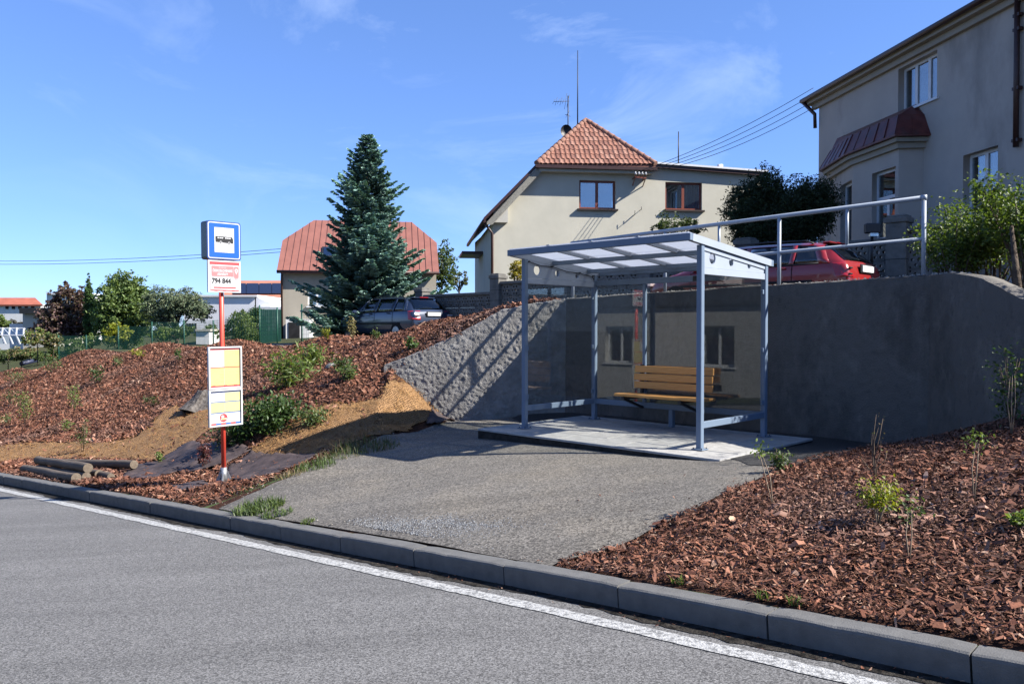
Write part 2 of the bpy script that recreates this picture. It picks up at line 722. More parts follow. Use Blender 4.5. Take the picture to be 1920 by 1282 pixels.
def mottled(name, base, dark, pale):
    m, n, l, b = nt(name)
    tc = n.new('ShaderNodeTexCoord')
    last = None
    cols = ((1.1, dark, .50, .72, .75), (4.5, pale, .52, .75, .55), (16.0, dark, .55, .78, .55))
    rgb = n.new('ShaderNodeRGB')
    rgb.outputs[0].default_value = (*(c_ * ALB for c_ in base), 1)
    last = rgb.outputs[0]
    for sc, c, lo, hi, amt in cols:
        mp = n.new('ShaderNodeMapping')
        mp.inputs['Scale'].default_value = (1, 1, .55)
        l.new(tc.outputs['Object'], mp.inputs['Vector'])
        t = n.new('ShaderNodeTexNoise')
        t.inputs['Scale'].default_value = sc
        t.inputs['Detail'].default_value = 8
        t.inputs['Roughness'].default_value = 0.7
        l.new(mp.outputs['Vector'], t.inputs['Vector'])
        r = n.new('ShaderNodeMapRange')
        r.inputs['From Min'].default_value = lo
        r.inputs['From Max'].default_value = hi
        r.inputs['To Max'].default_value = amt
        l.new(t.outputs['Fac'], r.inputs['Value'])
        x = n.new('ShaderNodeMix')
        x.data_type = 'RGBA'
        x.inputs['B'].default_value = (*(c_ * ALB for c_ in c), 1)
        l.new(r.outputs['Result'], x.inputs['Factor'])
        l.new(last, x.inputs['A'])
        last = x.outputs['Result']
    l.new(last, b.inputs['Base Color'])
    b.inputs['Roughness'].default_value = 0.95
    b.inputs['Specular IOR Level'].default_value = 0.1
    bt = n.new('ShaderNodeTexNoise')
    bt.inputs['Scale'].default_value = 70
    bt.inputs['Detail'].default_value = 5
    l.new(tc.outputs['Object'], bt.inputs['Vector'])
    bp = n.new('ShaderNodeBump')
    bp.inputs['Strength'].default_value = 0.8
    bp.inputs['Distance'].default_value = 0.015
    l.new(bt.outputs['Fac'], bp.inputs['Height'])
    l.new(bp.outputs['Normal'], b.inputs['Normal'])


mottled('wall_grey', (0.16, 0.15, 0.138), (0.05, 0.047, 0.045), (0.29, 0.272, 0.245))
tint_mat('bark', rough=0.8, spec=0.25, nvar=0.35, nscale=90)
tint_mat('stone_bits', rough=0.85, spec=0.25, nvar=0.2, nscale=60)

# ------------------------------------------------------------------ terrain heights above the sloping road plane
bp_ = []
hc = {-75: 3.6, -60: 2.9, -48: 2.75, -37: 3.22, -30: 3.1, -24: 2.88, -19: 2.64, -15.5: 2.56}
for u_, h_ in hc.items():
    k_ = h_ / 3.0
    for v_, a_ in ((4.3, .14), (5.5, .16), (6.4, .38), (7.6, .80), (9, 1.35 * k_), (11, 2.25 * k_)):
        bp_.append((u_, v_, a_))
    bp_.append((u_, 12.7, h_))
bp_ += [(-63, 16.4, 4.5), (-48, 16, 3.2), (-37, 16, 3.15), (-30, 16, 2.95), (-75, 16, 4.8), (-75, 25, 5.5), (-63, 25, 5.0),
        (-48, 25, 4.2), (-37, 22, 3.6), (-30, 22, 3.4), (-37, 30, 4.0), (-24, 14, 2.7), (-24, 19, 2.9)]
for u_, h_ in ((-21, 2.5), (-15, 2.35), (-10, 2.2), (-5, 2.0), (0, 1.77), (6, 1.5), (14, 1.2)):
    for v_ in (13.8, 16, 18.5, 24):
        bp_.append((u_, v_, h_ + (0.02 if v_ < 18 else 0.25)))
bp_ += [(-13.5, 11.8, 2.63), (-11.6, 11.3, 2.60), (-9.0, 11.14, 2.68), (-9.84, 10.37, 2.57), (-10.58, 9.69, 2.18),
        (-11.25, 9.08, 1.80), (-11.9, 8.5, 1.60), (-8.5, 11.5, 2.45), (-6, 11.3, 2.2), (-3.2, 11.1, 2.15), (-6, 12.6, 2.1),
        (-2.5, 10.95, 2.15), (-1.4, 9.85, 1.65), (-0.05, 8.5, 1.0), (2, 8.6, 1.4), (2, 11, 2.0), (7, 8.6, 1.3), (7, 11, 1.8),
        (14, 8.6, 1.2), (14, 11, 1.6),
        (-11.05, 8.82, 1.60), (-10.5, 8.2, 1.12), (-9.9, 7.6, .71), (-10.9, 7.6, .98),
        (-13.2, 8.8, 1.30), (-12.9, 7.5, 1.05), (-11.66, 6.3, .46), (-10.76, 5.58, .16), (-8.85, 5.6, .40), (-9.35, 6.6, .52),
        (-8.8, 4.3, .14), (-11, 4.3, .14), (-13, 4.3, .14), (-13, 5.5, .16), (-10.2, 5.0, .16)]
TB = RBF(bp_, 0.03)
ap_ = [(u_, 4.3, .14) for u_ in (-16, -12, -9.2, -7, -5, -3, -1, 1, 4, 8, 14)]
ap_ += [(-8.85, 5.6, .40), (-9.35, 6.6, .52), (-9.9, 7.6, .71), (-10.5, 8.2, 1.12), (-11.05, 8.82, 1.60), (-10.0, 8.4, .72), (-10.45, 8.85, 1.15),
        (-10.3, 9.45, .72), (-9.75, 9.3, .68), (-9.5, 9.95, .67), (-8.81, 10.92, .71), (-8.14, 8.0, .545), (-4.25, 7.9, .395),
        (-4.17, 10.4, .355), (-8.03, 10.5, .63), (-2.91, 10.74, .31), (-6.2, 6.0, .34), (-6.2, 8.0, .46), (-6, 10.8, .49),
        (-3.3, 4.9, .20), (-2.99, 5.6, .35), (-1.6, 5.6, .364), (-1.13, 4.75, .236), (-1.15, 6.5, .60), (-1.7, 9.6, .78),
        (-3.55, 7.4, .43), (-3.23, 9.8, .37), (-1.9, 7.8, .62), (1, 6, .65), (2, 8.3, 1.2), (6, 6, .6), (6, 8.3, 1.1), (14, 8.3, 1.1),
        (-0.3, 8.3, .95), (-7.5, 5, .22), (-5, 5, .24)]
TA = RBF(ap_)

WING_L, WALL_C, WALL_D, WING_R = (-2.25, 14.0), (0.94, 14.0), (5.15, 9.86), (5.42, 6.3)


def to_uv(x, y):
    return x * U2[0] + y * U2[1], x * V2[0] + y * V2[1]


REC = [(-8.8, 4.0), (-8.85, 5.6), (-9.35, 6.6), (-9.9, 7.6), (-10.5, 8.2), to_uv(WING_L[0] + .1, 14.05), to_uv(*WALL_C), to_uv(*WALL_D), to_uv(*WING_R),
       (14, 8.3), (14, 4.0)]


def push(p, n, d=.17):
    return to_uv(p[0] - n[0] * d, p[1] - n[1] * d)


REC_B = REC[:5] + [push(WING_L, (-.6, -1)), push(WALL_C, (-.4, -1.0)), push(WALL_D, (-1.0, -.75)), push(WING_R, (-1, 0))] + REC[8:]


def hab(u, v):
    u, v = np.asarray(u, float), np.asarray(v, float)
    u, v = np.broadcast_arrays(u, v)
    k = in_poly(u, v, REC)
    out = np.empty(u.shape)
    out[k] = TA(u[k], v[k])
    out[~k] = TB(u[~k], v[~k])
    return out


def ground_z(x, y):
    u, v = to_uv(np.asarray(x, float), np.asarray(y, float))
    return hab(u, v) + road_z(u)


def hit(px, py, t0=3.0, t1=70.0):
    """where the sight line through a photo pixel meets the ground"""
    d = ray(px, py)
    t = np.linspace(t0, t1, 1400)
    x, y, z = d.x * t, d.y * t, CAM_Z + d.z * t
    u, v = to_uv(x, y)
    g = hab(u, v) + road_z(u)
    k = np.argmax((z < g) & (v > KERB_V))
    if not ((z < g) & (v > KERB_V)).any():
        k = len(t) - 1
    return Vector((x[k], y[k], g[k]))


def hit_uv(px, py):
    p = hit(px, py)
    return to_uv(p.x, p.y)


def zone(px_poly):
    return [hit_uv(*p) for p in px_poly]


def grid_sheet(name, u0, u1, v0, v1, step, zfun, keep, m, lift=0.0):
    us = np.arange(u0, u1 + step / 2, step)
    vs = np.arange(v0, v1 + step / 2, step)
    Ug, Vg = np.meshgrid(us, vs, indexing='ij')
    Z = zfun(Ug, Vg) + road_z(Ug) + lift
    X = Ug * U2[0] + Vg * V2[0]
    Y = Ug * U2[1] + Vg * V2[1]
    nu, nv = len(us), len(vs)
    idx = np.arange(nu * nv).reshape(nu, nv)
    f = np.stack([idx[:-1, :-1], idx[1:, :-1], idx[1:, 1:], idx[:-1, 1:]], -1).reshape(-1, 4)
    cu = (Ug[:-1, :-1] + step / 2).ravel()
    cv = (Vg[:-1, :-1] + step / 2).ravel()
    k = keep(cu, cv)
    f = f[k]
    used = np.unique(f)
    remap = np.full(nu * nv, -1)
    remap[used] = np.arange(len(used))
    verts = np.stack([X.ravel(), Y.ravel(), Z.ravel()], 1)[used]
    return place(name, np_mesh(name, verts, remap[f], m, smooth=True))


# far ground sheet to the horizon
mb = MB()
mb.add([(-3000, -3000, -13), (3000, -3000, -13), (3000, 4000, -13), (-3000, 4000, -13)], [(0, 1, 2, 3)])
structure(mb.build('ground', 'far_ground'))

bank = grid_sheet('embankment_terrain', -75, 14, 4.325, 13.345, 0.15,
                  lambda u, v: TB(u, v) + 0.02 * vnoise(u, v, 3, 3, 1.7),
                  lambda u, v: ~in_poly(u, v, REC_B), 'mulch_soil')
structure(bank)
lane = grid_sheet('lane_terrain', -75, 14, 13.345, 31.345, 0.5, lambda u, v: TB(u, v) + 0.03 * vnoise(u, v, 5, 3, .8),
                  lambda u, v: u > -26, 'lane_gravel')
structure(lane)
gard = grid_sheet('garden_terrain', -75, -26, 13.345, 31.345, 0.5, lambda u, v: TB(u, v) + 0.06 * vnoise(u, v, 5, 3, .8),
                  lambda u, v: u < -26 + 9, 'garden_soil')
structure(gard)
bed = grid_sheet('planting_bed_terrain', -11, 14, 4.325, 11.345, 0.1, lambda u, v: TA(u, v) + 0.012 * vnoise(u, v, 9, 3, 2.5) - 0.012,
                 lambda u, v: in_poly(u, v, REC), 'mulch_soil')
structure(bed)

# road with its edge line
mb = MB()
rus = list(range(-95, -10, 5)) + [x * .5 for x in range(-20, 10)] + list(range(5, 46, 5))
vs, fs = [], []
for i, u_ in enumerate(rus):
    vs += [uvz(u_, -3.4, road_z(u_)), uvz(u_, KERB_V + .02, road_z(u_))]
    if i:
        fs.append((2 * i - 2, 2 * i, 2 * i + 1, 2 * i - 1))
mb.add(vs, fs, True)
road = mb.build('road', 'road_asphalt')
structure(road)


def strip(u0, u1, v0f, v1f, step, lift):
    us = np.arange(u0, u1 + step / 2, step)
    vs, fs = [], []
    for i, u in enumerate(us):
        for v in (v0f(u), v1f(u)):
            vs.append(uvz(u, v, road_z(u) + lift))
        if i:
            fs.append((2 * i - 2, 2 * i, 2 * i + 1, 2 * i - 1))
    return MB().add(vs, fs)


line = strip(-60, 12, lambda u: 3.835 + .005 * math.sin(u * 9.1) + random.uniform(-.004, .004),
             lambda u: 3.957 + random.uniform(-.005, .005), 0.06, 0.005).build('road_edge_line', 'line_paint')
structure(line)
mat('gutter_dirt', (0.045, 0.04, 0.034), 0.95, 0.5, 14, bump=0.8, bscale=60, spec=0.1)
dirt = strip(-60, 12, lambda u: 4.045 + .045 * math.sin(u * 2.3) * math.sin(u * .7 + 1) + random.uniform(-.022, .022),
             lambda u: KERB_V + .01, 0.08, 0.004).build('gutter_dirt', 'gutter_dirt')
structure(dirt)

# far side of the road: verge and kerb line in the same slope
grid_far = grid_sheet('verge', -60, 30, -30, -3.4, 1.2, lambda u, v: 0.0 * u + 0.02, lambda u, v: np.ones(u.shape, bool), 'garden_soil')
structure(grid_far)

# kerb: stones one metre long
kerb = structure(empty('kerb', uvz(-4.925, KERB_V, road_z(-4.925))))
tilt = math.atan(SLOPE)
ang_u = math.atan2(U2[1], U2[0])


def Rk(u):
    t_ = math.atan(road_z(u + .5) - road_z(u - .5))
    return Matrix.Rotation(ang_u, 4, 'Z') @ Matrix.Rotation(-t_, 4, 'Y')



def kerb_mesh(seed, chip=False):
    rr = random.Random(seed)
    L, W, T, B_ = 0.9915, 0.16, 0.146, -0.12
    prof = [(0, B_), (0, T - .022), (.006, T - .008), (.02, T), (W - .008, T), (W, T - .008), (W, B_)]
    n = 9
    vs, fs = [], []
    for i in range(n):
        x = -L / 2 + L * i / (n - 1)
        e = 0.006 if i in (0, n - 1) else 0.0
        for j, (y, z) in enumerate(prof):
            dy = rr.uniform(-.0012, .0012)
            dz = rr.uniform(-.0012, .0012)
            if chip and i in (3,) and j in (1, 2, 3):
                dy += .008
                dz -= .008
            vs.append((x, y + (e * .5 if y == 0 else 0) + dy, z - (e if z > .1 else 0) + dz))
    m = len(prof)
    for i in range(n - 1):
        for j in range(m - 1):
            fs.append((i * m + j, i * m + j + 1, i * m + m + j + 1, i * m + m + j))
    fs.append(tuple(range(m)))
    fs.append(tuple((n - 1) * m + j for j in range(m - 1, -1, -1)))
    mb = MB()
    mb.add(vs, fs)
    return mb.mesh('kerb_stone', 'kerb_concrete')


kms = [kerb_mesh(s, s % 3 == 0) for s in range(6)]
for i in range(-32, 13):
    uc = -4.925 + i + 0.5
    o = place('kerb_stone', kms[(i * 5 + 3) % 6], kerb)
    o.matrix_local = Matrix.Translation(uvz(uc, KERB_V + random.uniform(-.004, .004), road_z(uc) + random.uniform(-.004, .003)) - kerb.location) @ Rk(uc) \
        @ Matrix.Rotation(R(random.uniform(-.25, .25)), 4, 'Z')

# asphalt apron between kerb and wall
AV = [4.346, 5.6, 6.6, 7.6, 8.4, 9.2, 9.5, 10.2, 10.92]
AL = [-8.5, -8.75, -9.25, -9.7, -9.75, -9.8, -9.9, -9.55, -8.75]
AR = [-3.62, -3.25, -3.28, -3.3, -3.35, -3.25, -3.25, -3.1, -2.7]
nv_, nu_ = 90, 70
vv = np.linspace(4.346, 10.93, nv_)
lu = np.interp(vv, AV, AL) + np.where(vv < 9.3, 0.10 * vnoise(vv, 0 * vv, 21, 3, 2.2), 0)
ru = np.interp(vv, AV, AR) + 0.10 * vnoise(vv, 0 * vv + 7, 22, 3, 2.2)
S = np.linspace(0, 1, nu_)
Ug = lu[:, None] * (1 - S) + ru[:, None] * S
Vg = np.repeat(vv[:, None], nu_, 1)
edge = np.minimum(np.minimum(S, 1 - S)[None, :] * 6 / 0.25, 1) * np.minimum((vv[:, None] - 4.34) / .12, 1)
Zg = TA(Ug, Vg) + road_z(Ug) + 0.006 + 0.014 * np.clip(edge, 0, 1) + 0.006 * vnoise(Ug, Vg, 4, 3, .9)
vt = np.stack([Ug * U2[0] + Vg * V2[0], Ug * U2[1] + Vg * V2[1], Zg], -1).reshape(-1, 3)
ix = np.arange(nv_ * nu_).reshape(nv_, nu_)
fc = np.stack([ix[:-1, :-1], ix[:-1, 1:], ix[1:, 1:], ix[1:, :-1]], -1).reshape(-1, 4)
structure(place('asphalt_apron', np_mesh('asphalt_apron', vt, fc, 'apron_asphalt', smooth=True)))

# ------------------------------------------------------------------ retaining wall: three lengths in one
wall = empty('retaining_wall', (WALL_C[0], WALL_C[1], 0.05))
tag(wall, 'grey rough-cast concrete retaining wall curving behind the bus shelter', 'wall')
path = [Vector((*WING_L, 0)), Vector((*WALL_C, 0)), Vector((*WALL_D, 0)), Vector((*WING_R, 0))]
seg = [(path[i + 1] - path[i]).length for i in range(3)]
Ltot = sum(seg)
S0, S1 = seg[0], seg[0] + seg[1]
top_s = [0.0, 0.15, 0.75, 1.4, 2.05, 2.5, S0, S0 + 2, S1 - .3, S1 + .35, S1 + .9, S1 + 1.7, S1 + 2.6, Ltot]
top_z = [0.93, 0.98, 1.22, 1.53, 1.90, 1.99, 2.10, 2.155, 2.24, 2.25, 2.16, 1.84, 1.35, 0.7]


def wall_pt(s):
    if s <= S0:
        return path[0].lerp(path[1], s / seg[0])
    if s <= S1:
        return path[1].lerp(path[2], (s - S0) / seg[1])
    return path[2].lerp(path[3], (s - S1) / seg[2])


nrm = []
for i in range(3):
    dd = (path[i + 1] - path[i]).normalized()
    nrm.append(Vector((dd.y, -dd.x, 0)))


def wall_n(s):
    w = 0.12
    if s < S0 - w:
        return nrm[0]
    if s < S0 + w:
        return nrm[0].lerp(nrm[1], (s - S0 + w) / (2 * w)).normalized()
    if s < S1 - w:
        return nrm[1]
    if s < S1 + .5:
        return nrm[1].lerp(nrm[2], (s - S1 + w) / (.5 + w)).normalized()
    return nrm[2]


def wall_part(name, s0, s1, step, amp, m, th=0.32):
    n = int((s1 - s0) / step) + 1
    ss = np.linspace(s0, s1, n)
    nz = 140 if s0 == 0 else 70
    P = np.array([wall_pt(s) for s in ss])
    N = np.array([wall_n(s) for s in ss])
    tz = np.interp(ss, top_s, top_z) + 0.012 * vnoise(ss, ss * 0, 31, 4, 3.0)
    bz = np.full(n, -0.25)
    T = np.linspace(0, 1, nz)
    Zv = bz[:, None] * (1 - T) + tz[:, None] * T
    Sv = np.repeat(ss[:, None], nz, 1)
    wig = np.where(Sv < S0 + .2, 1.0, 0.42)
    d = amp * wig * (0.55 * vnoise(Sv + .35 * Zv, Zv * .8 - .3 * Sv, 41, 3, 24.0, .8) + 0.35 * np.abs(vnoise(Sv + .4 * Zv, Zv, 47, 3, 11.0, .6)) + 0.5 * vnoise(Sv, Zv, 44, 2, 1.2))
    batter = -0.05 * T[None, :]
    X = P[:, 0][:, None] + N[:, 0][:, None] * (d + batter)
    Y = P[:, 1][:, None] + N[:, 1][:, None] * (d + batter)
    front = np.stack([X, Y, Zv], -1)
    back = np.stack([P[:, 0] - N[:, 0] * th, P[:, 1] - N[:, 1] * th, tz - .01 + .02 * vnoise(ss, ss * 0 + 3, 33, 3, 4)], -1)
    mid = np.stack([P[:, 0] - N[:, 0] * .12, P[:, 1] - N[:, 1] * .12, tz + .014 + .012 * vnoise(ss, ss * 0 + 9, 35, 3, 9)], -1)
    backb = back.copy()
    backb[:, 2] = -.25
    allv = np.concatenate([front, front[:, -1:], mid[:, None], back[:, None], backb[:, None]], 1)
    k = nz + 4
    idx = np.arange(n * k).reshape(n, k)
    f = np.stack([idx[:-1, :-1], idx[1:, :-1], idx[1:, 1:], idx[:-1, 1:]], -1)
    f = np.delete(f, nz - 1, axis=1).reshape(-1, 4)
    vts = allv.reshape(-1, 3) - np.array(wall.location)
    return place(name, np_mesh(name, vts, f, m, smooth=True), wall)


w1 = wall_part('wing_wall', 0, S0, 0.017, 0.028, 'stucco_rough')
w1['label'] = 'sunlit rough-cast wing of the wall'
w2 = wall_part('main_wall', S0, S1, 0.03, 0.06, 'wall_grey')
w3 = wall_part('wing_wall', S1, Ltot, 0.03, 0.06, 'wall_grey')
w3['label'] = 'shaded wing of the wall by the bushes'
mb = MB()      # buried left end
mb.box((WING_L[0] + .02 - WALL_C[0], .16, .2), (.05, .3, 1.3))
mb.build('wall_end', 'stucco_rough', wall)
# crumbs of mortar and gravel along the crest, left as they fell
cr_v, cr_f, cr_t = [], [], []
for i in range(520):
    s = random.uniform(S0 - .6, S1 + .6)
    p = wall_pt(s) - wall_n(s) * random.uniform(0.0, .25)
    z = float(np.interp(s, top_s, top_z)) + .012
    r = random.uniform(.006, .022)
    k = len(cr_v)
    for q in ((-1, 0, 0), (0.3, -1, 0), (1, .3, 0), (0, .9, 0), (0, 0, 1)):
        cr_v.append((p.x + q[0] * r * random.uniform(.6, 1.2), p.y + q[1] * r * random.uniform(.6, 1.2), z + q[2] * r * random.uniform(.5, 1.1)))
        cr_t.append((.36, .34, .30))
    cr_f += [(k, k + 1, k + 4), (k + 1, k + 2, k + 4), (k + 2, k + 3, k + 4), (k + 3, k, k + 4)]
cr = place('mortar_crumbs', np_mesh('mortar_crumbs', np.array(cr_v) - np.array(wall.location), np.array(cr_f), 'stone_bits', np.array(cr_t)), wall)
stuff(cr)

# sheet of much darker asphalt between the platform and the wall
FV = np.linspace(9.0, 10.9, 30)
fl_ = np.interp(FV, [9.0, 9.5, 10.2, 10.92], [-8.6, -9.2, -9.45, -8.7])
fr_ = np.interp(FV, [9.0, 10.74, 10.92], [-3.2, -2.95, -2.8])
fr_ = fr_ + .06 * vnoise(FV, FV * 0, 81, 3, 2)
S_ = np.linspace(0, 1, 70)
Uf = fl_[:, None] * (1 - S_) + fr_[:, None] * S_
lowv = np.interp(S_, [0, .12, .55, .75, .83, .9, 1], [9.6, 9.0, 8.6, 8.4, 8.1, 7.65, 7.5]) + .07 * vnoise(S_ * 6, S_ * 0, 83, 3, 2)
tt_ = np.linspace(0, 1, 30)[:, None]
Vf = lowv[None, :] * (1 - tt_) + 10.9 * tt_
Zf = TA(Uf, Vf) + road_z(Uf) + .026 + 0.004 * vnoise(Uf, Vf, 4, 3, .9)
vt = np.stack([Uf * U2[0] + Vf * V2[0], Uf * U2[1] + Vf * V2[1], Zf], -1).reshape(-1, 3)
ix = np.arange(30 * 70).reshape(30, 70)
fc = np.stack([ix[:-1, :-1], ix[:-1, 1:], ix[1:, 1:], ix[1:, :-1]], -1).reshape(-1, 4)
structure(place('asphalt_patch', np_mesh('asphalt_patch', vt, fc, 'dark_asphalt', smooth=True)))

# ------------------------------------------------------------------ platform and bus shelter
mat('shelter_paint', (0.175, 0.235, 0.32), 0.5, 0.03, 5, spec=0.22, stain=.25, stain_col=(.10, .14, .20), stain_scale=6)
mat('shelter_panel', (0.36, 0.41, 0.48), 0.45, 0.03, 5, spec=0.4)
mat('flag_concrete', (0.42, 0.412, 0.39), 0.85, 0.10, 7, bump=0.25, bscale=150, spec=0.2, stain=0.35, stain_scale=2.2, stain_col=(0.3, 0.285, 0.26))
mat('edging_concrete', (0.44, 0.435, 0.42), 0.85, 0.1, 9, bump=0.2, bscale=120, spec=0.2)
mat('dark_plinth', (0.045, 0.043, 0.04), 0.9, 0.3, 8, bump=0.5, bscale=60, spec=0.15)
mat('black_metal', (0.018, 0.018, 0.02), 0.5, 0.1, 8, spec=0.4)
mat('black_rubber', (0.012, 0.012, 0.013), 0.7, 0.1, 8, spec=0.3)
glass_mat('shelter_glass', (0.90, 0.91, 0.90), 1.60)
m, n, l, b = nt('polycarbonate')
out = n['Material Output']
tc = n.new('ShaderNodeTexCoord')
wv = n.new('ShaderNodeTexWave')
wv.inputs['Scale'].default_value = 28
wv.bands_direction = 'X'
l.new(tc.outputs['Object'], wv.inputs['Vector'])
b.inputs['Base Color'].default_value = (0.55, 0.58, 0.64, 1)
b.inputs['Roughness'].default_value = 0.25
tl = n.new('ShaderNodeBsdfTranslucent')
tl.inputs['Color'].default_value = (0.60, 0.63, 0.69, 1)
trp = n.new('ShaderNodeBsdfTransparent')
trp.inputs['Color'].default_value = (0.85, 0.88, 0.92, 1)
m1 = n.new('ShaderNodeMixShader')
m1.inputs['Fac'].default_value = 0.55
l.new(b.outputs['BSDF'], m1.inputs[1])
l.new(tl.outputs['BSDF'], m1.inputs[2])
m2_ = n.new('ShaderNodeMixShader')
m2_.inputs['Fac'].default_value = 0.22
l.new(m1.outputs['Shader'], m2_.inputs[1])
l.new(trp.outputs['BSDF'], m2_.inputs[2])
l.new(m2_.outputs['Shader'], out.inputs['Surface'])
bpn = n.new('ShaderNodeBump')
bpn.inputs['Strength'].default_value = 0.15
l.new(wv.outputs['Fac'], bpn.inputs['Height'])
l.new(bpn.outputs['Normal'], b.inputs['Normal'])


def wood(name, c1, c2, scale=1.0, axis=0, rough=0.55, spec=0.35):
    m, n, l, b = nt(name)
    tc = n.new('ShaderNodeTexCoord')
    mp = n.new('ShaderNodeMapping')
    sc = [14 * scale] * 3
    sc[axis] = 0.9 * scale
    mp.inputs['Scale'].default_value = sc
    l.new(tc.outputs['Object'], mp.inputs['Vector'])
    no = n.new('ShaderNodeTexNoise')
    no.inputs['Scale'].default_value = 3
    no.inputs['Detail'].default_value = 6
    no.inputs['Distortion'].default_value = 1.2
    l.new(mp.outputs['Vector'], no.inputs['Vector'])
    kn = n.new('ShaderNodeTexVoronoi')       # knots
    kn.inputs['Scale'].default_value = 3.2
    mk = n.new('ShaderNodeMapping')
    sk = [2.2] * 3
    sk[axis] = 1.0
    mk.inputs['Scale'].default_value = sk
    l.new(tc.outputs['Object'], mk.inputs['Vector'])
    l.new(mk.outputs['Vector'], kn.inputs['Vector'])
    kr = n.new('ShaderNodeMapRange')
    kr.inputs['From Min'].default_value = 0.05
    kr.inputs['From Max'].default_value = 0.13
    kr.inputs['To Min'].default_value = 0.35 * ALB
    kr.inputs['To Max'].default_value = ALB
    l.new(kn.outputs['Distance'], kr.inputs['Value'])
    mr = n.new('ShaderNodeMapRange')
    mr.inputs['From Min'].default_value = 0.35
    mr.inputs['From Max'].default_value = 0.68
    l.new(no.outputs['Fac'], mr.inputs['Value'])
    mx = n.new('ShaderNodeMix')
    mx.data_type = 'RGBA'
    mx.inputs['A'].default_value = (*c1, 1)
    mx.inputs['B'].default_value = (*c2, 1)
    l.new(mr.outputs['Result'], mx.inputs['Factor'])
    vm = n.new('ShaderNodeVectorMath')
    vm.operation = 'SCALE'
    l.new(mx.outputs['Result'], vm.inputs[0])
    l.new(kr.outputs['Result'], vm.inputs['Scale'])
    l.new(vm.outputs['Vector'], b.inputs['Base Color'])
    b.inputs['Roughness'].default_value = rough
    b.inputs['Specular IOR Level'].default_value = spec
    return m


wood('bench_wood', (0.74, 0.38, 0.12), (0.60, 0.275, 0.07))

SH_O = Vector((0.184, 11.455, CAM_Z - 1.45))
SH_A = math.atan2(-0.70, 0.714)
plat = structure(empty('platform', SH_O, SH_A))
X0, X1, Y0, Y1 = -.48, 3.41, -.48, 1.89
mb = MB()
mb.box(((X0 + X1) / 2, (Y0 + Y1) / 2, -.20), (X1 - X0 - .008, Y1 - Y0 - .008, .33))
mb.build('plinth', 'dark_plinth', plat)
EDG = .05
mb = MB()
for a, b_ in (((X0, Y0 + EDG / 2), (X1, Y0 + EDG / 2)), ((X0, Y1 - EDG / 2), (X1, Y1 - EDG / 2))):
    pass
for (xa, ya, xb, yb) in ((X0, Y0, X1, Y0 + EDG), (X0, Y1 - EDG, X1, Y1), (X0, Y0 + EDG + .002, X0 + EDG, Y1 - EDG - .002), (X1 - EDG, Y0 + EDG + .002, X1, Y1 - EDG - .002)):
    e = MB()
    e.box(((xa + xb) / 2, (ya + yb) / 2, -.0165), (xb - xa, yb - ya, .03), bev=.004)
    e.build('edging_strip', 'edging_concrete', plat)
nx, ny = 8, 5
fx, fy = (X1 - X0 - 2 * EDG) / nx, (Y1 - Y0 - 2 * EDG) / ny
fm = MB().box((0, 0, -.015), (fx - .007, fy - .007, .03), bev=.004).mesh('paving_flag', 'flag_concrete')
for i in range(nx):
    for j in range(ny):
        place('paving_flag', fm, plat, (X0 + EDG + fx * (i + .5), Y0 + EDG + fy * (j + .5), random.uniform(-.007, -.001)),
              (R(random.uniform(-.2, .2)), R(random.uniform(-.2, .2)), 0))

sh = empty('bus_shelter', SH_O, SH_A)
tag(sh, 'light grey steel bus shelter with glass walls and translucent pitched roof', 'bus shelter')
W_, D_ = 2.87, 1.60
PO = .07


def roof_z(y):        # underside of the sloping roof frame
    return 2.46 - (y + .31) * (0.20 / 2.07)


def part(name, m_, fn, parent=sh):
    q = MB()
    fn(q)
    return q.build(name, m_, parent)


for (x, y) in ((0, 0), (W_, 0), (0, D_), (W_, D_)):
    zt = roof_z(y) - .002
    part('post', 'shelter_paint', lambda q: q.box((x, y, zt / 2), (PO, PO, zt), bev=.006))
    fp = part('foot_plate', 'shelter_paint', lambda q: q.box((x, y, .006), (.15, .15, .012), bev=.003))
    for sx in (-1, 1):
        for sy in (-1, 1):
            part('bolt', 'black_metal', lambda q: q.tube([(x + sx * .055, y + sy * .055, .01), (x + sx * .055, y + sy * .055, .026)], .008, 6), fp)
for t in (1 / 3, 2 / 3):
    part('mullion', 'shelter_paint', lambda q: q.box((W_ * t, D_, (2.10 + .33) / 2), (.05, .05, 2.10 - .33 - .004), bev=.005))
part('centre_leg', 'shelter_paint', lambda q: q.box((W_ / 2, D_, .125), (PO, PO, .25), bev=.006))
# rails
g = PO / 2 + .001
part('lower_rail', 'shelter_paint', lambda q: q.box((0, D_ / 2, .29), (.05, D_ - 2 * g, .078), bev=.004))
part('lower_rail', 'shelter_paint', lambda q: q.box((W_, D_ / 2, .29), (.05, D_ - 2 * g, .078), bev=.004))
part('lower_rail', 'shelter_paint', lambda q: q.box((W_ / 2, D_, .29), (W_ - 2 * g, .05, .078), bev=.004))
part('upper_rail', 'shelter_paint', lambda q: q.box((W_ / 2, D_, 2.145), (W_ - 2 * g, .05, .085), bev=.004))
ub = part('upper_rail_label', 'black_metal', lambda q: q.box((1.88, D_ - .028, 2.145), (.17, .004, .075)))
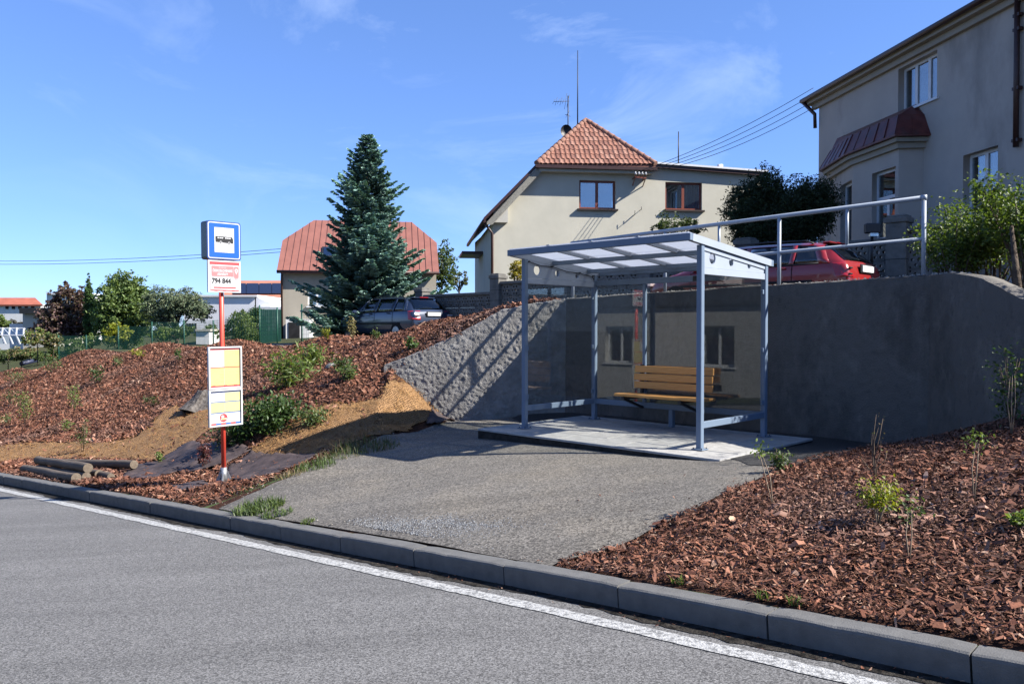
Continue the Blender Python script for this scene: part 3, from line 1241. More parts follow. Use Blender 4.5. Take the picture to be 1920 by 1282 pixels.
# header panels with round holes
for x in (0, W_):
    y0, y1 = g, D_ - g
    poly = [(y0, 2.165), (y1, 2.165), (y1, roof_z(y1) - .003), (y0, roof_z(y0) - .003)]
    holes = [circle(.25, 2.285, .072, 28), circle(.70, 2.262, .052, 24), circle(1.155, 2.245, .04, 24)]
    fr = frame_of((x, 0, 0), (0, 1, 0), (0, 0, 1), (1, 0, 0))
    hp = plate('header_panel', poly, holes, .022, 'shelter_panel', sh, fr)
    part('header_rail', 'shelter_panel', lambda q: q.box((x, D_ / 2, 2.121), (.05, D_ - 2 * g, .08), bev=.004))
    sxx = -1 if x == 0 else 1
    part('header_rim', 'shelter_panel', lambda q: q.bar((x + sxx * .018, y0, roof_z(y0) - .035), (x + sxx * .018, y1, roof_z(y1) - .035), .012, .05), hp)
# roof frame
ya, yb = -.31, 1.76
rl, rr_ = -.05, W_ + .05
zb = .085
part('roof_front_beam', 'shelter_paint', lambda q: q.box(((rl + rr_) / 2, ya + .03, roof_z(ya + .03) + zb / 2), (rr_ - rl, .06, zb), bev=.004))
part('roof_rear_beam', 'shelter_paint', lambda q: q.box(((rl + rr_) / 2, yb - .03, roof_z(yb - .03) + zb / 2), (rr_ - rl, .06, zb), bev=.004))
for x in (rl + .03, rr_ - .03):
    part('roof_side_beam', 'shelter_panel', lambda q: q.bar((x, ya + .062, roof_z(ya + .062) + zb / 2), (x, yb - .062, roof_z(yb - .062) + zb / 2), .06, zb))
for y in (.60, 1.42):
    part('purlin', 'shelter_paint', lambda q: q.box(((rl + rr_) / 2, y, roof_z(y) + .03), (rr_ - rl - .125, .045, .06), bev=.003))
xs = [rl + .03 + (rr_ - rl - .06) * k / 4 for k in range(5)]
ys = [ya + .06, .60, yb - .06]
for x in xs[1:4]:
    for k in range(2):
        a0, a1 = ys[k] + .026, ys[k + 1] - .026
        part('rafter', 'shelter_panel', lambda q: q.bar((x, a0, roof_z(a0) + .058), (x, a1, roof_z(a1) + .058), .04, .035))
for i in range(4):
    for k in range(2):
        xa, xb = xs[i] + (.002), xs[i + 1] - .002
        a0, a1 = ys[k] + (-.05 if k == 0 else .001), ys[k + 1] - (.001 if k == 0 else -.05)
        off = zb + .008
        sl = Vector((0, 1, -(0.20 / 2.07))).normalized()
        part('roof_pane', 'polycarbonate', lambda q: q.bar(((xa + xb) / 2, a0, roof_z(a0) + off), ((xa + xb) / 2, a1, roof_z(a1) + off), xb - xa, .010))
    if i:
        x = xs[i]
        part('glazing_strip', 'shelter_panel', lambda q: q.bar((x, ya + .01, roof_z(ya + .01) + zb + .018), (x, yb - .01, roof_z(yb - .01) + zb + .018), .05, .006))
# glass walls
gz0, gz1 = .332, 2.078
for x in (0, W_):
    part('glass_pane', 'shelter_glass', lambda q: q.box((x, D_ / 2, (gz0 + gz1) / 2), (.008, D_ - 2 * g - .012, gz1 - gz0)))
bx = [g, W_ / 3, 2 * W_ / 3, W_ - g]
for k in range(3):
    xa = bx[k] + (.006 if k == 0 else .028)
    xb = bx[k + 1] - (.006 if k == 2 else .028)
    part('glass_pane', 'shelter_glass', lambda q: q.box(((xa + xb) / 2, D_, (gz0 + 2.100) / 2), (xb - xa, .008, 2.098 - gz0)))
for x in (0, W_):
    for y in (g + .012, D_ - g - .012):
        for z in (.45, 1.15, 1.92):
            part('glass_clamp', 'shelter_paint', lambda q: q.box((x, y, z), (.03, .045, .06), bev=.004))
# cable clipped under the left roof edge
part('cable', 'black_rubber', lambda q: q.tube([(.03, .06, roof_z(.06) - .03), (.032, .3, roof_z(.3) - .05), (.03, .55, roof_z(.55) - .025), (.033, .9, roof_z(.9) - .05),
                                              (.03, 1.2, roof_z(1.2) - .028), (.03, 1.5, roof_z(1.5) - .04), (.03, 1.545, 2.20)], .007, 6))
for y in (.06, .55, 1.2, 1.53):
    part('cable_clip', 'black_metal', lambda q: q.box((.028, y, roof_z(y) - .027), (.022, .03, .022)))
# bench bolted to the two mullions
bench = empty('bench', (0, 0, 0), 0, sh)
bench['label'] = 'honey-brown slatted wooden bench on black brackets'
sm = MB().box((0, 0, 0), (1.32, .028, .100), bev=.006).mesh('backrest_slat', 'bench_wood')
for k, z in enumerate((.60, .717, .834)):
    place('backrest_slat', sm, bench, (1.51 + (.004, -.006, .002)[k], 1.487 + .012 * k, z), (R(-5), 0, 0))
sm2 = MB().box((0, 0, 0), (1.45, .125, .04), bev=.007).mesh('seat_slat', 'bench_wood')
for k in range(3):
    place('seat_slat', sm2, bench, (1.51, 1.13 + .136 * k, .468 - .004 * k), (0, 0, 0))
for x in (W_ / 3, 2 * W_ / 3):
    q = MB()
    q.box((x, 1.30, .428), (.05, .5, .04))
    q.bar((x, 1.545, .26), (x, 1.10, .412), .045, .03)
    q.bar((x, 1.535, .41), (x, 1.54, .90), .045, .028, up=(0, 1, 0))
    q.build('bracket', 'black_metal', bench)

# ------------------------------------------------------------------ railing on the wall
mat('galvanised', (0.34, 0.39, 0.46), 0.4, 0.05, 12, metal=0.0, spec=0.5)
rd = (path[2] - path[1]).normalized()
rn = nrm[1]


def crest(s):
    p = wall_pt(s) - rn * .13
    return Vector((p.x, p.y, float(np.interp(s, top_s, top_z))))


rs = [S0 + .06, S0 + .06 + 1.915, S0 + .06 + 3.83, S0 + .06 + 5.745]
p0 = crest(rs[0])
rail = empty('railing', p0)
tag(rail, 'white galvanised tube railing along the crest of the retaining wall', 'railing')


def rtop(s, h=.985):
    return crest(s) + Vector((0, 0, h)) - p0


part('top_rail', 'galvanised', lambda q: q.tube([rtop(rs[0] - .04), rtop(rs[3])], .03, 12), rail)
part('middle_rail', 'galvanised', lambda q: q.tube([rtop(rs[0], .47), rtop(rs[3], .47)], .024, 10), rail)
for i, s in enumerate(rs):
    c_ = crest(s) - p0
    part('post', 'galvanised', lambda q: q.tube([c_ - Vector((0, 0, .1)), c_ + Vector((0, 0, .985 - (.0 if i == 3 else .02)))], .027, 10), rail)
    if i < 3:
        sm_ = (s + rs[i + 1]) / 2
        part('baluster', 'galvanised', lambda q: q.tube([rtop(sm_, .47), rtop(sm_, .97)], .022, 10), rail)
part('end_cap', 'galvanised', lambda q: q.tube([rtop(rs[3], .955), rtop(rs[3], 1.018)], .034, 10), rail)

# ------------------------------------------------------------------ bus stop sign
mat('pole_red', (0.95, 0.105, 0.065), 0.4, 0.06, 6, spec=0.45)
mat('sign_blue', (0.010, 0.105, 0.60), 0.35, 0.03, 6, spec=0.4)
mat('sign_navy', (0.012, 0.05, 0.22), 0.4, 0.05, 6, spec=0.4)
mat('sign_white', (0.60, 0.60, 0.60), 0.45, 0.02, 6, spec=0.3)
mat('print_red', (0.72, 0.07, 0.075), 0.5, 0.03, 6, spec=0.3)
mat('print_pink', (0.78, 0.20, 0.20), 0.5, 0.03, 6, spec=0.3)
mat('print_yellow', (0.60, 0.51, 0.20), 0.6, 0.03, 6, spec=0.2)
mat('print_yellow_pale', (0.60, 0.56, 0.26), 0.6, 0.03, 6, spec=0.2)
mat('print_blue', (0.04, 0.13, 0.42), 0.5, 0.03, 6, spec=0.3)
mat('print_black', (0.015, 0.015, 0.016), 0.5, 0.03, 6, spec=0.3)
mat('print_grey', (0.35, 0.35, 0.36), 0.6, 0.03, 6, spec=0.3)
mat('zinc', (0.50, 0.51, 0.52), 0.38, 0.15, 14, metal=0.7, spec=0.5)
mat('box_side', (0.045, 0.055, 0.065), 0.35, 0.06, 5, spec=0.5)

sg_b = hit(420, 908)
print('sign base', sg_b)
SG = empty('bus_stop_sign', sg_b, ang_u + math.pi / 2)       # local x = V (to the right in view), local -y = U (towards traffic)
tag(SG, 'red pole with blue bus-stop box, number plate and yellow timetables', 'bus stop sign')
SG.rotation_euler = (0, R(-0.5), ang_u + math.pi / 2)
k_ = math.hypot(sg_b.x, sg_b.y)
mpp = sg_b.y / F


def sz(py):          # height on the sign for a photo row
    return (908 - py) * mpp


pole_top = sz(425)
part('pole', 'pole_red', lambda q: q.tube([(0, 0, .16), (0, 0, pole_top)], .032, 14), SG)


def foot(q):
    q.tube([(0, 0, .03), (0, 0, .24)], .042, 12)
    for k in range(4):
        a_ = math.pi / 4 + k * math.pi / 2
        c, s = math.cos(a_), math.sin(a_)
        q.prism([(.03, .01), (.125, .01), (.115, .04), (.046, .2), (.03, .2)], (0, 0, 0), (c, s, 0), (0, 0, 1), (-s * .012, c * .012, 0), 1.0)
    q.box((0, 0, .006), (.24, .24, .012))


ft = part('foot_bracket', 'zinc', foot, SG)
part('base_slab', 'edging_concrete', lambda q: q.box((0, 0, -.06), (.38, .34, .11), bev=.01), SG)
for z in (.09, .2):
    part('clamp_bolt', 'black_metal', lambda q: q.tube([(-.06, 0, z), (.06, 0, z)], .009, 6), ft)

YF = -.075            # front of the panels (local -y faces the road traffic)


def rrect(x0, z0, x1, z1, r, n=5):
    pts = []
    for cx, cz, a0 in ((x1 - r, z0 + r, -90), (x1 - r, z1 - r, 0), (x0 + r, z1 - r, 90), (x0 + r, z0 + r, 180)):
        for i in range(n + 1):
            a_ = R(a0 + 90 * i / n)
            pts.append((cx + r * math.cos(a_), cz + r * math.sin(a_)))
    return pts


def slab(name, m_, poly, y, t, parent):
    return part(name, m_, lambda q: q.prism(poly, (0, y, 0), (1, 0, 0), (0, 0, 1), (0, -1, 0), t), parent)


# lit box with the bus pictogram
bw = .245
zb0, zb1 = sz(487.5), sz(417)
bc = (zb0 + zb1) / 2
box = slab('sign_box', 'box_side', rrect(-bw, zb0, bw, zb1, .035), YF + .14, .155, SG)
box['label'] = 'blue box sign with white square and black bus'
yy = YF - .015
slab('face_rim', 'sign_navy', rrect(-bw, zb0, bw, zb1, .035), yy - .001, .012, box)
yy -= .0135
slab('face_border', 'sign_white', rrect(-bw + .014, zb0 + .014, bw - .014, zb1 - .014, .028), yy, .002, box)
slab('face_field', 'sign_blue', rrect(-bw + .028, zb0 + .028, bw - .028, zb1 - .028, .018), yy - .0025, .002, box)
slab('face_square', 'sign_white', rrect(-.142, bc - .163, .142, bc + .175, .004), yy - .005, .002, box)
bz, yb_ = bc + .012, yy - .0075
busp = slab('bus_pictogram', 'print_black', [(-.126, bz - .036), (.128, bz - .046), (.128, bz + .008), (.114, bz + .040), (-.114, bz + .045), (-.128, bz + .036)], yb_, .0015, box)
wins = MB()
for x in (-.088, -.058, -.030, .022, .051, .080):
    wins.prism(rect(x - .0115, bz + .014, x + .0115, bz + .030), (0, yb_ - .002, 0), (1, 0, 0), (0, 0, 1), (0, -1, 0), .001)
wins.build('bus_windows', 'sign_white', box)['kind'] = 'stuff'
for x in (-.052, .068):
    slab('wheel_rim', 'sign_white', circle(x, bz - .036 - (x + .052) * .05, .017, 14), yb_ - .003, .001, box)
    slab('wheel', 'print_black', circle(x, bz - .036 - (x + .052) * .05, .011, 14), yb_ - .0045, .001, box)


def hook_frame(x, y, z):
    return frame_of((x, y, z), (1, 0, 0), (0, 0, 1), (0, -1, 0))


# number plate
z0, z1 = sz(548), sz(489)
pw = .243
npl = slab('number_plate', 'sign_white', rect(-pw + .012, z0, pw, z1), YF + .01, .028, SG)
npl['label'] = 'white plate with red stop name and line numbers 794 844'
yy = YF - .0185
slab('inner_sheet', 'sign_white', rect(-pw + .045, z0 + .025, pw - .03, z1 - .025), yy, .001, npl)
slab('sheet_edge', 'print_pink', rect(-pw + .036, z0 + .018, pw - .021, z1 - .018), yy + .0005, .0008, npl)
slab('top_band', 'print_red', rect(-pw + .036, z1 - .058, pw - .021, z1 - .021), yy - .0015, .001, npl)
slab('name_field', 'print_pink', rect(-pw + .06, z1 - .218, pw - .105, z1 - .075), yy - .0015, .001, npl)
slab('pin_field', 'print_pink', rrect(pw - .10, z1 - .235, pw - .035, z1 - .075, .012), yy - .0015, .001, npl)
for zz in (-.247, -.257):
    slab('pin_underline', 'print_pink', rect(pw - .095, z1 + zz, pw - .045, z1 + zz + .006), yy - .0015, .001, npl)
pin = [(.0, -.045)] + [(.024 * math.cos(R(a_)), .012 + .024 * math.sin(R(a_))) for a_ in range(-30, 211, 20)]
slab('map_pin', 'sign_white', [(a_ + pw - .067, b_ + z1 - .142) for a_, b_ in pin], yy - .003, .001, npl)
slab('map_pin_dot', 'print_pink', circle(pw - .067, z1 - .130, .010, 14), yy - .0045, .001, npl)
cx = -.024
text_mesh('stop_name', 'KLADNO', .026, 'sign_white', npl, hook_frame(cx, yy - .003, z1 - .100))
text_mesh('stop_name', '\u010cESKOSLOVENSK\u00c9', .046, 'sign_white', npl, hook_frame(cx, yy - .003, z1 - .142), sx=.74, bold=.0015)
text_mesh('stop_name', 'ARM\u00c1DY', .042, 'sign_white', npl, hook_frame(cx, yy - .003, z1 - .188), sx=.9, bold=.0015)
text_mesh('line_numbers', '794 844', .098, 'print_black', npl, hook_frame(-pw + .062, yy - .003, z1 - .282), align='LEFT', sx=.86, bold=.0035)
slab('bottom_band', 'print_red', rect(-pw + .09, z0 + .055, pw - .075, z0 + .075), yy - .0015, .001, npl)
slab('bottom_band', 'print_red', rect(-pw + .05, z0 + .026, pw - .035, z0 + .036), yy - .0015, .001, npl)
for x in (-.12, .0, .13):
    slab('frame_clip', 'print_red', rect(x - .02, z0 + .022, x + .02, z0 + .034), yy - .003, .003, npl)

# timetable cases
def case(name, label, pz0, pz1, off):
    z0, z1 = sz(pz0), sz(pz1)
    c_ = slab(name, 'sign_white', rect(-pw + off, z0, pw + off, z1), YF + .012, .02, SG)
    c_['label'] = label
    fr = plate('case_frame', rect(-pw + off, z0, pw + off, z1), [rect(-pw + .021 + off, z0 + .021, pw - .021 + off, z1 - .021)], .022, 'sign_white', c_,
               frame_of((0, YF - .020, 0), (1, 0, 0), (0, 0, 1), (0, -1, 0)))
    return c_, z0, z1


c1, z0, z1 = case('timetable_case', 'upper timetable case with red bands and yellow sheets', 727, 648.5, -.004)
ys_ = YF - .0095
xl, xr, xm = -pw + .024, pw - .030, -.012
zt = z1 - .045
zm = (z0 + .045 + zt) / 2 + .01
slab('band', 'print_red', rect(xl, zt, xr, z1 - .023), ys_, .001, c1)
slab('sheet', 'sign_white', rect(xl, zm, xm - .004, zt - .006), ys_, .001, c1)
slab('sheet', 'print_yellow', rect(xm, zm, xr, zt - .006), ys_, .001, c1)
slab('sheet', 'print_yellow', rect(xl, z0 + .045, xm - .004, zm - .012), ys_, .001, c1)
slab('sheet', 'print_yellow', rect(xm, z0 + .045, xr, zm - .012), ys_, .001, c1)
slab('band', 'print_red', rect(xl, zm - .011, xr, zm - .001), ys_ - .001, .001, c1)
slab('band', 'print_red', rect(xl, z0 + .026, xr, z0 + .044), ys_, .001, c1)
for x in (-.17, -.0, .15):
    slab('frame_clip', 'print_red', rect(x - .022, z0 + .03, x + .022, z0 + .05), ys_ - .002, .004, c1)
ln = MB()
for (xa, xb, za, zb_) in ((xm, xr, zm, zt - .006), (xl, xm - .004, z0 + .045, zm - .012), (xm, xr, z0 + .045, zm - .012), (xl, xm - .004, zm, zt - .006)):
    zz = zb_ - .022
    while zz > za + .012:
        ln.prism(rect(xa + .012, zz, xb - .012 - random.uniform(0, .06), zz + .0022), (0, ys_ - .0015, 0), (1, 0, 0), (0, 0, 1), (0, -1, 0), .0006)
        zz -= .0125
stuff(ln.build('timetable_print', 'print_grey', c1))
slab('divider', 'print_grey', rect(xm - .007, z0 + .045, xm + .001, zt - .004), ys_ - .0008, .001, c1)

c2_, z0, z1 = case('timetable_case', 'lower timetable case with blue bands and round red logo', 796.5, 728, -.004)
zt = z1 - .042
hh = (zt - z0)
za, zb_ = z0 + hh * .72, z0 + hh * .40
slab('band', 'print_blue', rect(xl, zt, xr, z1 - .023), ys_, .001, c2_)
slab('sheet', 'sign_white', rect(xl, za + .006, xm - .004, zt - .005), ys_, .001, c2_)
slab('sheet', 'print_yellow_pale', rect(xm, za + .006, xr, zt - .005), ys_, .001, c2_)
slab('sheet', 'print_yellow_pale', rect(xl, zb_ + .006, xm - .004, za - .006), ys_, .001, c2_)
slab('sheet', 'print_yellow_pale', rect(xm, zb_ + .006, xr, za - .006), ys_, .001, c2_)
slab('band', 'print_blue', rect(xl, za - .005, xr, za + .004), ys_ - .001, .001, c2_)
slab('band', 'print_blue', rect(xl, zb_ - .006, xr, zb_ + .004), ys_ - .001, .001, c2_)
slab('sheet', 'sign_white', rect(xl, z0 + .045, xr, zb_ - .007), ys_, .001, c2_)
zc = (z0 + .045 + zb_) / 2
lc = -.035
slab('logo', 'print_red', circle(lc, zc, .056, 26), ys_ - .0025, .001, c2_)
slab('logo_mark', 'sign_white', circle(lc - .014, zc + .018, .022, 18, .018), ys_ - .004, .001, c2_)
slab('logo_mark', 'sign_white', rect(lc - .043, zc - .028, lc + .043, zc - .004), ys_ - .004, .001, c2_)
slab('logo_mark', 'print_yellow', rect(lc - .034, zc - .024, lc + .034, zc - .008), ys_ - .0055, .001, c2_)
for k in range(6):
    slab('band', ('print_red', 'print_blue')[k % 2], rect(xl + (xr - xl) * k / 6, z0 + .026, xl + (xr - xl) * (k + 1) / 6 - .001, z0 + .044), ys_ - .002, .002, c2_)
ln = MB()
for (xa, xb, zA, zB) in ((xm, xr, za + .006, zt - .005), (xl, xm - .004, zb_ + .006, za - .006), (xm, xr, zb_ + .006, za - .006), (xl, xm - .004, za + .006, zt - .005)):
    zz = zB - .016
    while zz > zA + .01:
        ln.prism(rect(xa + .012, zz, xb - .012 - random.uniform(0, .06), zz + .002), (0, ys_ - .0015, 0), (1, 0, 0), (0, 0, 1), (0, -1, 0), .0006)
        zz -= .012
for k in range(3):
    ln.prism(rect(xl + .01, zb_ - .03 - .012 * k, xl + .09 - .02 * k, zb_ - .027 - .012 * k), (0, ys_ - .0015, 0), (1, 0, 0), (0, 0, 1), (0, -1, 0), .0006)
stuff(ln.build('timetable_print', 'print_grey', c2_))
slab('divider', 'print_grey', rect(xm - .007, zb_ + .006, xm + .001, zt - .004), ys_ - .0008, .001, c2_)
for z in (sz(520), sz(690), sz(760)):
    part('pole_clamp', 'zinc', lambda q: q.box((0, -.03, z), (.1, .07, .03), bev=.004), SG)

# ------------------------------------------------------------------ ground cover
def uv_normal(u, v):
    e = .06
    hu = (hab(u + e, v) - hab(u - e, v)) / (2 * e) + SLOPE
    hv = (hab(u, v + e) - hab(u, v - e)) / (2 * e)
    nx_ = -(hu * U2[0] + hv * V2[0])
    ny_ = -(hu * U2[1] + hv * V2[1])
    n_ = np.stack([nx_, ny_, np.ones_like(nx_)], -1)
    return n_ / np.linalg.norm(n_, axis=1, keepdims=True)


def frames(n_, rng, tilt):
    """random tangent frames about tilted normals"""
    N = len(n_)
    j = rng.normal(0, tilt, (N, 3))
    n_ = n_ + j
    n_ /= np.linalg.norm(n_, axis=1, keepdims=True)
    a = rng.normal(0, 1, (N, 3))
    x = np.cross(a, n_)
    x /= np.linalg.norm(x, axis=1, keepdims=True)
    y = np.cross(n_, x)
    return x, y, n_


def in_view(x, y, pad=260):
    px = 960 + F * x / np.maximum(y, .2)
    return (y > 1.0) & (px > -pad) & (px < 1920 + pad)


BARK = np.array([(.20, .082, .046), (.26, .115, .068), (.15, .058, .034), (.34, .175, .115), (.075, .034, .022), (.42, .255, .17), (.11, .048, .03), (.23, .09, .05)])
BARK = BARK * 1.05
BARK_P = np.array([.22, .18, .18, .10, .12, .035, .095, .07])


def chip_mesh(name, u, v, L, rng, tilt=.35, lift=.012, flat=False):
    N = len(u)
    z = hab(u, v) + road_z(u)
    c = np.stack([u * U2[0] + v * V2[0], u * U2[1] + v * V2[1], z + rng.uniform(0, lift * 2.2, N) + lift * .4], -1)
    X, Y, Nn = frames(uv_normal(u, v), rng, tilt)
    w = L * rng.uniform(.14, .5, N)
    shred = rng.uniform(0, 1, N) < .10
    L = np.where(shred, L * 1.9, L)
    w = np.where(shred, w * .4, w)
    bend = L * rng.uniform(-.12, .22, N)
    vs = []
    for k, (t, ww) in enumerate(((-.5, .55), (0, 1.0), (.5, .6))):
        wk = w * ww * rng.uniform(.6, 1.2, N) * .5
        sk = rng.uniform(-.3, .3, N) * w
        ctr = c + X * (L * t)[:, None] + Nn * ((bend if k == 1 else -bend * .3))[:, None] + Y * sk[:, None]
        vs += [ctr - Y * wk[:, None], ctr + Y * wk[:, None]]
    verts = np.stack(vs, 1).reshape(-1, 3)
    base = (np.arange(N) * 6)[:, None]
    f = np.concatenate([base + np.array([0, 2, 3, 1]), base + np.array([2, 4, 5, 3])], 0)
    col = BARK[rng.choice(len(BARK), N, p=BARK_P / BARK_P.sum())] * rng.uniform(.75, 1.25, (N, 1))
    damp = 1 + .38 * vnoise(u, v, 91, 4, .8, .6)
    grey = np.clip(vnoise(u, v, 93, 3, .5), 0, 1)[:, None] * .5
    col = col * damp[:, None]
    col = col * (1 - grey) + grey * col.mean(1, keepdims=True) * np.array([1.15, 1.0, .9])
    return np_mesh(name, verts, f, 'bark', np.repeat(col, 6, 0))


def wobble(u, v, a=.12):
    return u + a * vnoise(u, v, 61, 3, 3.0), v + a * vnoise(u + 9, v, 62, 3, 3.0)


J_R = zone([(466, 845), (523, 812), (575, 771), (615, 760), (660, 762), (702, 751), (729, 720), (757, 722), (790, 736), (812, 756), (832, 783), (812, 795),
            (781, 799), (724, 815), (659, 834), (604, 852), (538, 860), (484, 856)])
J_L = zone([(-60, 842), (0, 839), (44, 832), (109, 832), (149, 828), (197, 832), (252, 821), (284, 797), (306, 771), (328, 762), (354, 780), (400, 765),
            (400, 800), (359, 836), (328, 852), (291, 867), (258, 868), (208, 861), (153, 863), (98, 863), (55, 863), (0, 867), (-60, 870)])
C_1 = zone([(258, 876), (324, 852), (361, 830), (380, 838), (418, 838), (470, 850), (425, 872), (372, 885), (328, 891), (262, 903), (225, 896)])
C_2 = zone([(425, 876), (475, 853), (540, 858), (600, 852), (575, 868), (520, 890), (470, 903), (436, 906)])
C_4 = zone([(800, 800), (822, 770), (846, 779), (858, 788), (835, 797)])
C_3 = zone([(322, 914), (380, 903), (402, 911), (330, 926)])
APR = [(float(a), float(b)) for a, b in zip(lu, vv)] + [(float(a), float(b)) for a, b in zip(ru[::-1], vv[::-1])]


def clear(u, v, zones, amt=.10):
    wu, wv = wobble(u, v, amt)
    k = np.ones(u.shape, bool)
    for z in zones:
        k &= ~in_poly(wu, wv, z)
    return k


rng = np.random.default_rng(5)
# right-hand bed
N = 185000
u = rng.uniform(-4.2, 5, N)
v = 4.36 + (11.2 - 4.36) * rng.uniform(0, 1, N) ** 1.15
k = in_poly(u, v, REC) & clear(u, v, [APR], .16) & in_view(*[u * U2[i] + v * V2[i] for i in (0, 1)], 900)
k &= (u > np.interp(v, AV, AR) - .12 - .25 * rng.uniform(0, 1, N) ** 3)
u, v = u[k], v[k]
L = np.clip(rng.lognormal(math.log(.026), .55, len(u)), .008, .11)
o = place('bark_mulch', chip_mesh('bark_mulch', u, v, L, rng, .38, .013))
stuff(o, 'red-brown bark mulch covering the planting bed on the right', 'bark mulch')

# left embankment: many chips near, fewer and larger further off
N = 640000
u = rng.uniform(-58, -8.3, N)
v = 4.36 + rng.uniform(0, 1, N) * (13.3 - 4.36)
x, y = u * U2[0] + v * V2[0], u * U2[1] + v * V2[1]
keep = (~in_poly(u, v, REC) | in_poly(u, v, zone([(640, 762), (700, 690), (745, 690), (735, 718), (700, 752)]))) & in_view(x, y, 200)
keep &= rng.uniform(0, 1, N) < np.clip((15.0 / np.maximum(y, 6)) ** 1.5, 0, 1)
u, v, y = u[keep], v[keep], y[keep]
k = clear(u, v, [J_R, J_L, C_1, C_2, C_3, APR], .13)
spill = rng.uniform(0, 1, len(u)) < .05
k |= spill & clear(u, v, [APR], .05)
u, v, y = u[k], v[k], y[k]
k = u < np.interp(v, AV, AL) - .25 - .5 * rng.uniform(0, 1, len(u)) ** 2
u, v, y = u[k], v[k], y[k]
L = np.clip(rng.lognormal(math.log(.040), .45, len(u)), .014, .15) * (1 + y / 45)
o = place('bark_mulch', chip_mesh('bark_mulch', u, v, L, rng, .45, .02))
stuff(o, 'brown bark mulch spread over the sloping embankment on the left', 'bark mulch')
print('chips', len(u))

# loose gravel where the apron meets the kerb, and single stones
def gravel(name, u, v, r, rng, cols, label, cat):
    N = len(u)
    z = hab(u, v) + road_z(u) + .018
    c = np.stack([u * U2[0] + v * V2[0], u * U2[1] + v * V2[1], z], -1)
    pat = np.array([(-1, -.2, 0), (.1, -1, 0), (1, .1, 0), (.2, 1, 0), (.1, .0, .9)])
    verts = c[:, None, :] + pat[None] * (r[:, None, None] * rng.uniform(.6, 1.2, (N, 5, 3)))
    b5 = (np.arange(N) * 5)[:, None]
    f = np.concatenate([b5 + np.array(q) for q in ([0, 1, 4], [1, 2, 4], [2, 3, 4], [3, 0, 4])], 0)
    col = cols[rng.integers(0, len(cols), N)] * rng.uniform(.8, 1.2, (N, 1))
    o = place(name, np_mesh(name, verts.reshape(-1, 3), f, 'stone_bits', np.repeat(col, 5, 0)))
    return stuff(o, label, cat)


GZ = zone([(690, 985), (760, 977), (860, 977), (945, 990), (935, 1005), (880, 1022), (800, 1010), (720, 998)])
gu = np.array([p[0] for p in GZ])
gv = np.array([p[1] for p in GZ])
N = 15000
gcu, gcv = gu.mean(), gv.mean()
u = rng.uniform(gu.min() - .3, gu.max() + .3, N)
v = rng.uniform(max(gv.min(), 4.36), gv.max() + .25, N)
wu, wv = wobble(u, v, .16)
sh_ = 1 + .55 * rng.normal(0, .5, N)
k = in_poly(gcu + (wu - gcu) * sh_, gcv + (wv - gcv) * sh_, GZ) & (rng.uniform(0, 1, N) < .62)
u, v = u[k], v[k]
gravel('gravel_patch', u, v, rng.uniform(.005, .013, len(u)), rng, np.array([(.19, .20, .21), (.15, .155, .16), (.25, .255, .26), (.10, .10, .105)]),
       'pale blue-grey gravel spilled on the apron beside the kerb', 'gravel')
N = 2600
u = rng.uniform(-9.8, -3.2, N)
v = rng.uniform(4.37, 8.4, N)
nearedge = (v < 4.37 + .35 * rng.uniform(0, 1, N) ** 2) | (u < np.interp(v, AV, AL) + .35 * rng.uniform(0, 1, N)) | (u > np.interp(v, AV, AR) - .5 * rng.uniform(0, 1, N) ** 2) | (rng.uniform(0, 1, N) < .05)
k = nearedge
gravel('loose_grit', u[k], v[k], rng.uniform(.004, .012, k.sum()), rng, np.array([(.10, .09, .08), (.22, .2, .17), (.33, .31, .28), (.06, .055, .05)]),
       'dark and pale grit scattered along the edges of the apron', 'grit')
# strays of bark on the apron
u = rng.uniform(-5.2, -3.2, 240)
v = rng.uniform(4.5, 7.8, 240)
k = rng.uniform(0, 1, 240) < np.clip(1.0 - (np.interp(v, AV, AR) - u) / 1.5, 0, 1) ** 2
o = place('stray_bark', chip_mesh('stray_bark', u[k], v[k], rng.uniform(.02, .05, k.sum()), rng, .25, .012))
stuff(o, 'stray bark pieces lying on the asphalt apron', 'bark')

# bark and grit spilled over the kerb into the gutter
N = 260
u = rng.uniform(-6.5, 2.5, N)
v = KERB_V - np.abs(rng.normal(0, .07, N))
sv = []
ch_ = chip_mesh('spilled_bark', u, v * 0 + 4.4, rng.uniform(.008, .03, N), rng, .15, .004)
co = np.empty(len(ch_.vertices) * 3, dtype=np.float32)
ch_.vertices.foreach_get('co', co)
co = co.reshape(-1, 6, 3)
cen = co.mean(1)
tgt = np.stack([u * U2[0] + v * V2[0], u * U2[1] + v * V2[1], road_z(u) + .009], -1)
co += (tgt - cen)[:, None, :]
ch_.vertices.foreach_set('co', co.ravel())
ch_.update()
stuff(place('spilled_bark', ch_), 'small bark crumbs spilled into the gutter below the kerb', 'bark')

